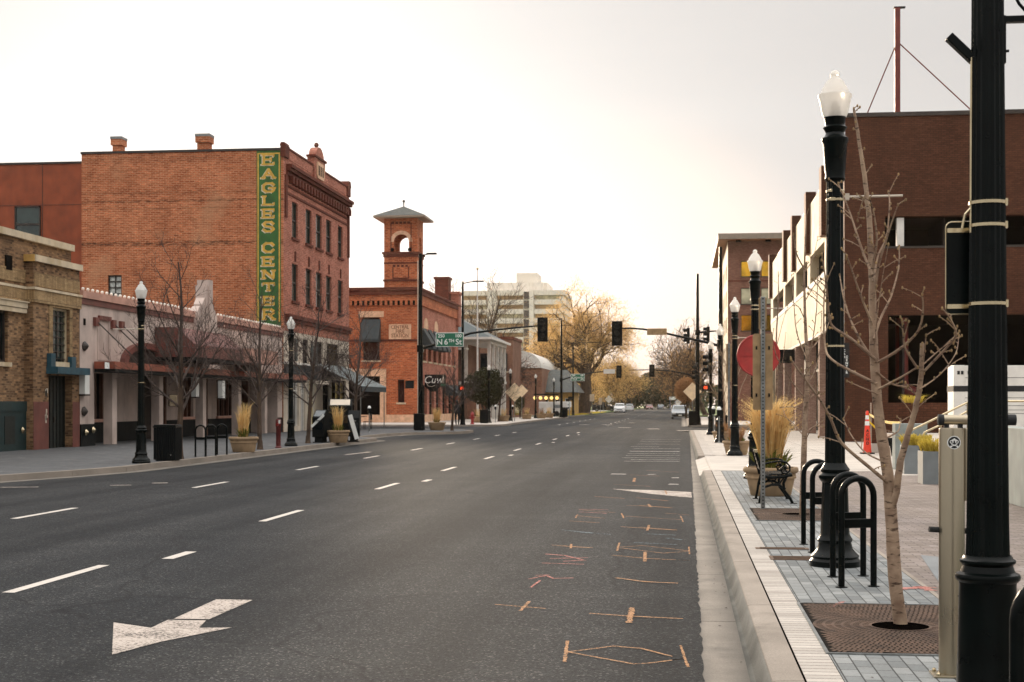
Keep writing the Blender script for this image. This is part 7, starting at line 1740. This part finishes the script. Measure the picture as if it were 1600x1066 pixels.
# person walking away by the fire station
def person(loc, rz, label):
    t = thing('person', label, 'person', loc, rz)
    V = [(0,0,.92),(0,.0,1.15),(0,.01,1.36),(0,.0,1.47),(0,-.02,1.56),(0,-.02,1.70),
         (.10,0,.88),(.11,-.06,.48),(.11,.10,.08),(.11,.0,.035),(-.10,0,.88),(-.11,.10,.48),(-.11,-.12,.08),(-.11,-.22,.035),
         (.19,0,1.38),(.24,.06,1.10),(.23,-.06,.88),(.22,-.10,.80),(-.19,0,1.38),(-.24,-.04,1.10),(-.23,.10,.90),(-.22,.14,.82)]
    E = [(0,1),(1,2),(2,3),(3,4),(4,5),(0,6),(6,7),(7,8),(8,9),(0,10),(10,11),(11,12),(12,13),(2,14),(14,15),(15,16),(16,17),(2,18),(18,19),(19,20),(20,21)]
    R = [.15,.14,.16,.06,.085,.09,.10,.075,.05,.045,.10,.075,.05,.045,.07,.055,.045,.04,.07,.055,.045,.04]
    me = bpy.data.meshes.new('body'); me.from_pydata(V, E, []); me.materials.append(M['cloth']); o = bpy.data.objects.new('body', me); COL.objects.link(o); o.parent = t
    sk = o.modifiers.new('skin','SKIN'); sb = o.modifiers.new('sub','SUBSURF'); sb.levels = 1; sb.render_levels = 2
    for i,r in enumerate(R): me.skin_vertices[0].data[i].radius = (r,r)
    me.skin_vertices[0].data[0].use_root = True
    b = MB(); b.ball((0,.0,1.66),.108,12,0,1.15); b.build('hair', M['hair'], t, smooth=True)
    b = MB(); b.lathe([(.175,.82),(.19,.9),(.17,1.1),(.18,1.3),(.14,1.42),(.07,1.47)], n=14); b.build('jacket', M['cloth'], t, smooth=True)
    return t
q = G(714.5,664); person((q.x,q.y,GZ), RAD(20), 'person in dark clothes walking by the fire station')
# second street signals
S5 = (-13.5,162.4,GZ)
arm = [onY(877,594,162), onY(900,587,162), onY(925,582.5,162), onY(950,580,162), onY(972,579.5,162)]
t = signal_pole(S5, onY(877,497,162).z-GZ, arm, 'second street corner pole with the mast arm carrying the small N 5TH St sign', 'traffic signal poles', None, r=.15)
name_sign(892,913.5,584.5,595.5,161.6,'small distant green street name sign reading N 5TH St',[('N',.6,-.34,-.15),('5',.6,-.12,-.15),('TH',.32,.06,-.06),('St',.6,.32,-.15),('200',.3,-.3,.28),('100',.3,.3,.28)])
q = onY(967,581,161.8); s = signal((q.x,161.8,q.z), 'distant signal head at the tip of the second street left mast arm', 0); 
q = onY(933,579,161.7); q2 = onY(949,584,161.7)
def plate(a, c, Y, label, mat, name='blank_sign'):
    t = thing(name, label, 'sign', ((a.x+c.x)/2,Y,(a.z+c.z)/2)); b = MB(); w_,h_ = abs(c.x-a.x)/2,abs(a.z-c.z)/2; b.prism(rrect(w_*2,h_*2,.04), -.02, .02, 'y'); b.build('sign_plate', M[mat], t); b = MB(); b.bx(-.04,.04,.02,.16,-.08,.08); b.build('clamp', M['steel'], t); return t
plate(onY(943,577,161.7), onY(961,584,161.7), 161.7, 'blank pale back of a street sign on the second left mast arm', 'white')
t = signal_pole(tuple(G(895.5,649)), 9.6, None, 'dark pole with a lamp bracket in front of the great golden tree', 'traffic signal poles', (2.2,0), r=.13)
q = G(879,650.5); t = thing('blue_post_sign', 'small pale blue sign with dark lettering near the second corner', 'sign', (q.x,q.y+3,GZ)); zc = onY(880,632,q.y+3).z-GZ
b = MB(); b.bx(-.95,.85,-.03,.03,zc-.35,zc+.35); f = b.build('sign_panel', M['sign_white'], t); text('Charlie', .42, .004, M['sign_blue'], f, 'lettering', (-.05,-.04,zc)); b = MB(); b.tube([(.6,0,0),(.6,0,zc+.3)], .05, 6); b.tube([(-.7,0,0),(-.7,0,zc)], .05, 6); b.build('post', M['steel'], t)
q = onY(891,623,165); ped_signal((q.x,165,q.z), 'distant pedestrian signal near the pale blue sign', 0)
# right corner signals
SR = onY(1126,672,82.2); SRb = (SR.x,82.2,GZ)
arm = [onY(1125,541,82.2), onY(1105,535.5,82.2), onY(1085,531,82.2), onY(1060,525.5,82.2), onY(1030,518.5,82.2), onY(1005,514.5,82.2), onY(985,513,82.2), onY(958,513.5,82.2)]
t = signal_pole(SRb, onY(1124,386,82.2).z-GZ, arm, 'right corner signal pole behind the parking meters, with a mast arm over the road', 'traffic signal poles', None)
q = onY(964,521,82); signal((q.x,82,q.z), 'black signal head at the tip of the right mast arm, against the golden tree', 0)
plate(onY(1011,513.5,81.9), onY(1042,523.5,81.9), 81.9, 'blank tan sign back hung on the right mast arm', 'tan')
b = MB()
SF = (1.14,104.5,GZ); arm2 = [onY(1090,520,104.5), onY(1108,518,104.5), onY(1125,517,104.5)]
t = signal_pole(SF, onY(1089.5,428,104.5).z-GZ, arm2, 'tall far right corner pole beside the bin and silver car', 'traffic signal poles', None)
for (u,v,Y,rz,lab) in ((1073,525,104.2,-90,'side on signal head left of the tall far right pole'),(1104,523,104.2,-90,'side on green edged signal head right of the tall far right pole'),(1105.5,569,83.0,-75,'low signal head with pale visors on the right corner pole'),(1087,583,104.0,-70,'low signal head with pale visors on the far right pole')):
    q = onY(u,v,Y); signal((q.x,Y,q.z), lab, RAD(rz))
q = onY(1102.5,606,103.8); ped_signal((q.x,103.8,q.z), 'pedestrian countdown showing red digits on the right side', 0, '05')
q = onY(1085,612,103.9); diamond((q.x-.1,110,GZ), onY(1083,612,110).z-GZ, .7, 'pale diamond sign back beside the far right pole')
SR5 = (1.6,163,GZ); arm = [onY(1086,590,163), onY(1075,585,163), onY(1050,580,163), onY(1015,578,163), onY(983,578.5,163)]
t = signal_pole(SR5, 8.5, arm, 'second street right corner pole with its long thin mast arm', 'traffic signal poles', None, r=.13)
q = onY(1018.5,579.5,162.7); signal((q.x,162.7,q.z), 'distant signal head hanging mid arm over the second crossing', 0)
# trees
GT = G(905,648); GOLD = dict(levels=4, kids=[8,6,5,4], up=.16, ang=[(30,62),(35,62),(30,60)], wob=.3, start=[.55,.3,.2], lr=[(.85,1.1),(.62,.85),(.5,.7)], rr=(.5,.68), tl=1, lead=.95, rmin=.035)
tree('golden_tree', 'great old golden twigged tree with a massive dark trunk beyond the second crossing', 'tree', (-14.6,215,GZ), 7, 7.8, 1.05, GOLD, bark='bark3', twig='bark3', leaf='gold', nleaf=42000, lsize=.165, spread=.6, d=(.2,0,1))
tree('golden_tree', 'broad golden tree behind the great one, glowing against the tower', 'tree', (-19.5,246,GZ), 9, 5.0, .5, GOLD, bark='bark3', twig='bark3', leaf='gold', nleaf=30000, lsize=.17, spread=.8)
tree('golden_tree', 'lower golden tree to the right behind the great one', 'tree', (-12.0,275,GZ), 13, 4.8, .4, GOLD, bark='bark3', twig='bark3', leaf='gold', nleaf=20000, lsize=.18, spread=.8)
TALLBARE = dict(levels=4, kids=[8,6,5,4], up=.25, ang=[(28,52),(28,50),(25,50)], wob=.24, start=[.4,.25,.2], lr=[(.7,.95),(.6,.8),(.5,.7)], tl=1, lead=.9, rmin=.025)
tree('pollarded_tree', 'dark limbed tree with cut branches in front of the tower', 'tree', (-25.6,187.5,GZ), 17, 8.2, .42, TALLBARE, bark='bark2', twig='bark3', leaf='tanleaf', nleaf=1600, lsize=.1, spread=.5)
tree('pollarded_tree', 'dark limbed tree behind the slim lamp pole, left of the tower', 'tree', (-29.8,189,GZ), 19, 8.0, .36, TALLBARE, bark='bark2', twig='bark3', leaf='tanleaf', nleaf=1400, lsize=.1, spread=.5)
tree('reddish_tree', 'reddish bare crowned tree between the brick block and the golden trees', 'tree', (-21.5,166.6,GZ), 23, 4.2, .24, GOLD, bark='bark2', twig='bark2', leaf='pinkleaf', nleaf=5000, lsize=.13, spread=.6)
tree('reddish_tree', 'reddish tree over the parked dark van on the far left', 'tree', (-16.2,345,GZ), 24, 5.0, .25, GOLD, bark='bark2', twig='bark2', leaf='pinkleaf', nleaf=6000, lsize=.2, spread=.8)
for i,(x,y,sd,L,lf,nl,lab) in enumerate(((3.6,235,25,6.6,'tanleaf',5000,'spreading bare tree at the far right of the avenue'),(3.2,192,26,5.6,'tanleaf',3000,'tall bare tree right of the sunset gap, nearest on the right'),(2.6,320,27,8.6,'tanleaf',6000,'far bare tree leaning toward the sunset gap'))):
    tree('bare_avenue_tree', lab, 'tree', (x,y,GZ), sd, L, .36, dict(TALLBARE, ang=[(35,65),(30,52),(28,52)], rmin=.038, start=[.3,.25,.2]), d=(-.5,0,1), bark='bark3', twig='bark3', leaf=lf, nleaf=nl, lsize=.17, spread=.8, group='bare trees on the right of the avenue')
q = onY(1072,610,150); blobtree('orange_shrub_tree', 'round orange brown shrub tree over the silver car', (q.x,150,GZ), 1.15, 2.7, 1.6, 8, 3600, .11, 'orangeleaf', .12, cat='tree')
for i,(x,y,cr,ch,z0,n,lab) in enumerate(((-14.5,425,5.5,9.0,1.0,8000,'dark evergreen at the end of the avenue, left of centre'),(-7,445,6.5,11,1.0,10000,'largest dark evergreen closing the end of the avenue'),(1.5,420,5.5,9.5,1.0,9000,'dark evergreen at the end of the avenue, right of centre'),(-19.5,330,4,8.5,1,6000,'dark evergreen behind the parked white car on the left'),(13,300,4,7,1,6000,'dark evergreen behind the orange shrub tree'))):
    blobtree('evergreen_tree', lab, (x,y,GZ), cr, ch, z0, 40+i, n, .42, 'darkleaf', .3)
# distant wood and hills closing the view
K = MB(); rng = random.Random(77)
for i in range(14000):
    x = rng.uniform(-190,150); y = rng.uniform(470,520)
    if -14 < x < 3 and rng.random() < .0: continue
    h = 9+4*noise.noise(Vector((x*.05,2,0)))+2.5*noise.noise(Vector((x*.21,5,0)))
    if abs(x+3) < 9: h *= .8
    z = h*rng.random()**.7; a = Vector((rng.uniform(-1,1),rng.uniform(-1,1),rng.uniform(-1,1))).normalized(); c = a.cross(Vector((0,1,.3))).normalized(); s = rng.uniform(.4,1.1)
    K.face([(x-a.x*s,y-a.y*s,z-a.z*s),(x+c.x*s*.6,y+c.y*s*.6,z+c.z*s*.6),(x+a.x*s,y+a.y*s,z+a.z*s),(x-c.x*s*.6,y-c.y*s*.6,z-c.z*s*.6)])
tag(K.build('far_wood', M['darkleaf'], None, fix=False), 'dark wood closing the far end of the avenue', 'wood', kind='stuff')
# cars
car((-.15,158,0), RAD(0), M['body_silver'], 'silver sedan with a black bumper facing the camera at the right kerb', 'sedan', Ht=1.5, W=1.85)
car((-11.4,268,0), RAD(0), M['body_white'], 'pale pickup like wagon with a dark grille, facing the camera on the far left', 'wagon', L=4.8, W=1.95, Ht=1.75)
car((-12.0,335,0), RAD(180), M['body_white'], 'white hatchback seen from behind, farther than the pale wagon', 'wagon', L=4.3, W=1.85, Ht=1.6)
car((-15.2,285,0.13), RAD(90), M['body_dark'], 'dark van parked side on behind the verge on the left', 'wagon', L=4.8, W=1.9, Ht=1.75)
car((-6.0,420,0), RAD(180), M['body_silver'], 'small distant grey car in the middle of the avenue', 'sedan')
car((-2.0,440,0), RAD(0), M['body_dark'], 'small distant dark car at the end of the avenue', 'sedan')
car((-8.8,400,0), RAD(0), M['body_red'], 'small distant red car left of the middle of the avenue', 'sedan')
car((-1.2,400,0), RAD(180), M['body_white'], 'small distant white car right of the middle of the avenue', 'sedan')
q = G(846,652); 
t = thing('white_trailer', 'low white trailer parked behind the far left planters', 'trailer', (q.x+.1,q.y+14,GZ))
b = MB(); b.bx(-1.7,1.7,-.9,.9,.35,1.75); b.build('trailer_body', M['white'], t, bev=.05)
for s in (-1,1): b = MB(); b.tube([(s*.5,-.95,.32),(s*.5,.95,.32)],.32,12); b.build('wheel', M['tyre'], t)
b = MB(); b.bx(.2,1.2,-.93,-.9,1.0,1.4); b.build('blue_panel', M['planter_box'], t)
# verge signs
for u,v0,v1,w_,lab in ((925,616,648,7,'narrow pale sign on a post in front of the great trunk'),(938,622,647,5,'smaller narrow sign right of the great trunk')):
    q = G(u,v1); z1 = onY(u,v0,q.y).z-GZ; t = thing('parking_sign', lab, 'road sign', q, 0, 'narrow parking signs on the verge'); ww = w_*q.y/F/2
    b = MB(); b.tube([(0,0,0),(0,0,z1-.2)], .05, 6); b.build('post', M['steel'], t); b = MB(); b.bx(-ww,ww,-.06,-.04,z1-1.0,z1); b.build('sign_plate', M['sign_back'], t)
q = G(960,643); diamond((q.x-1.2,q.y+2,GZ), onY(966,624,q.y+2).z-GZ, .8, 'white diamond sign above the pale wagon', 'white'); 
q = G(958,643.5); t = thing('parking_sign', 'square pale sign left of the white diamond sign', 'road sign', (q.x-1.9,q.y,GZ), 0, 'narrow parking signs on the verge'); b = MB(); b.tube([(0,0,0),(0,0,3.2)], .05, 6); b.build('post', M['steel'], t); b = MB(); b.bx(-.55,.3,-.06,-.04,1.9,3.1); b.build('sign_plate', M['tan'], t)
q = G(1051,641); t = thing('blue_post_sign', 'small pale sign on twin blue posts beyond the silver car', 'sign', (q.x,q.y,GZ)); b = MB(); b.bx(-.8,.8,-.03,.03,2.4,3.2); b.build('sign_panel', M['sign_white'], t); b = MB()
for s in (-.6,.6): b.tube([(s,0,0),(s,0,2.6)], .08, 6)
b.build('post', M['sign_blue'], t)
for x,y,lab in ((-3.5,396,'white diamond sign over the distant cars'),): diamond((-1.0,y,GZ), onY(1028,629,y).z-GZ, .95, lab, 'white')
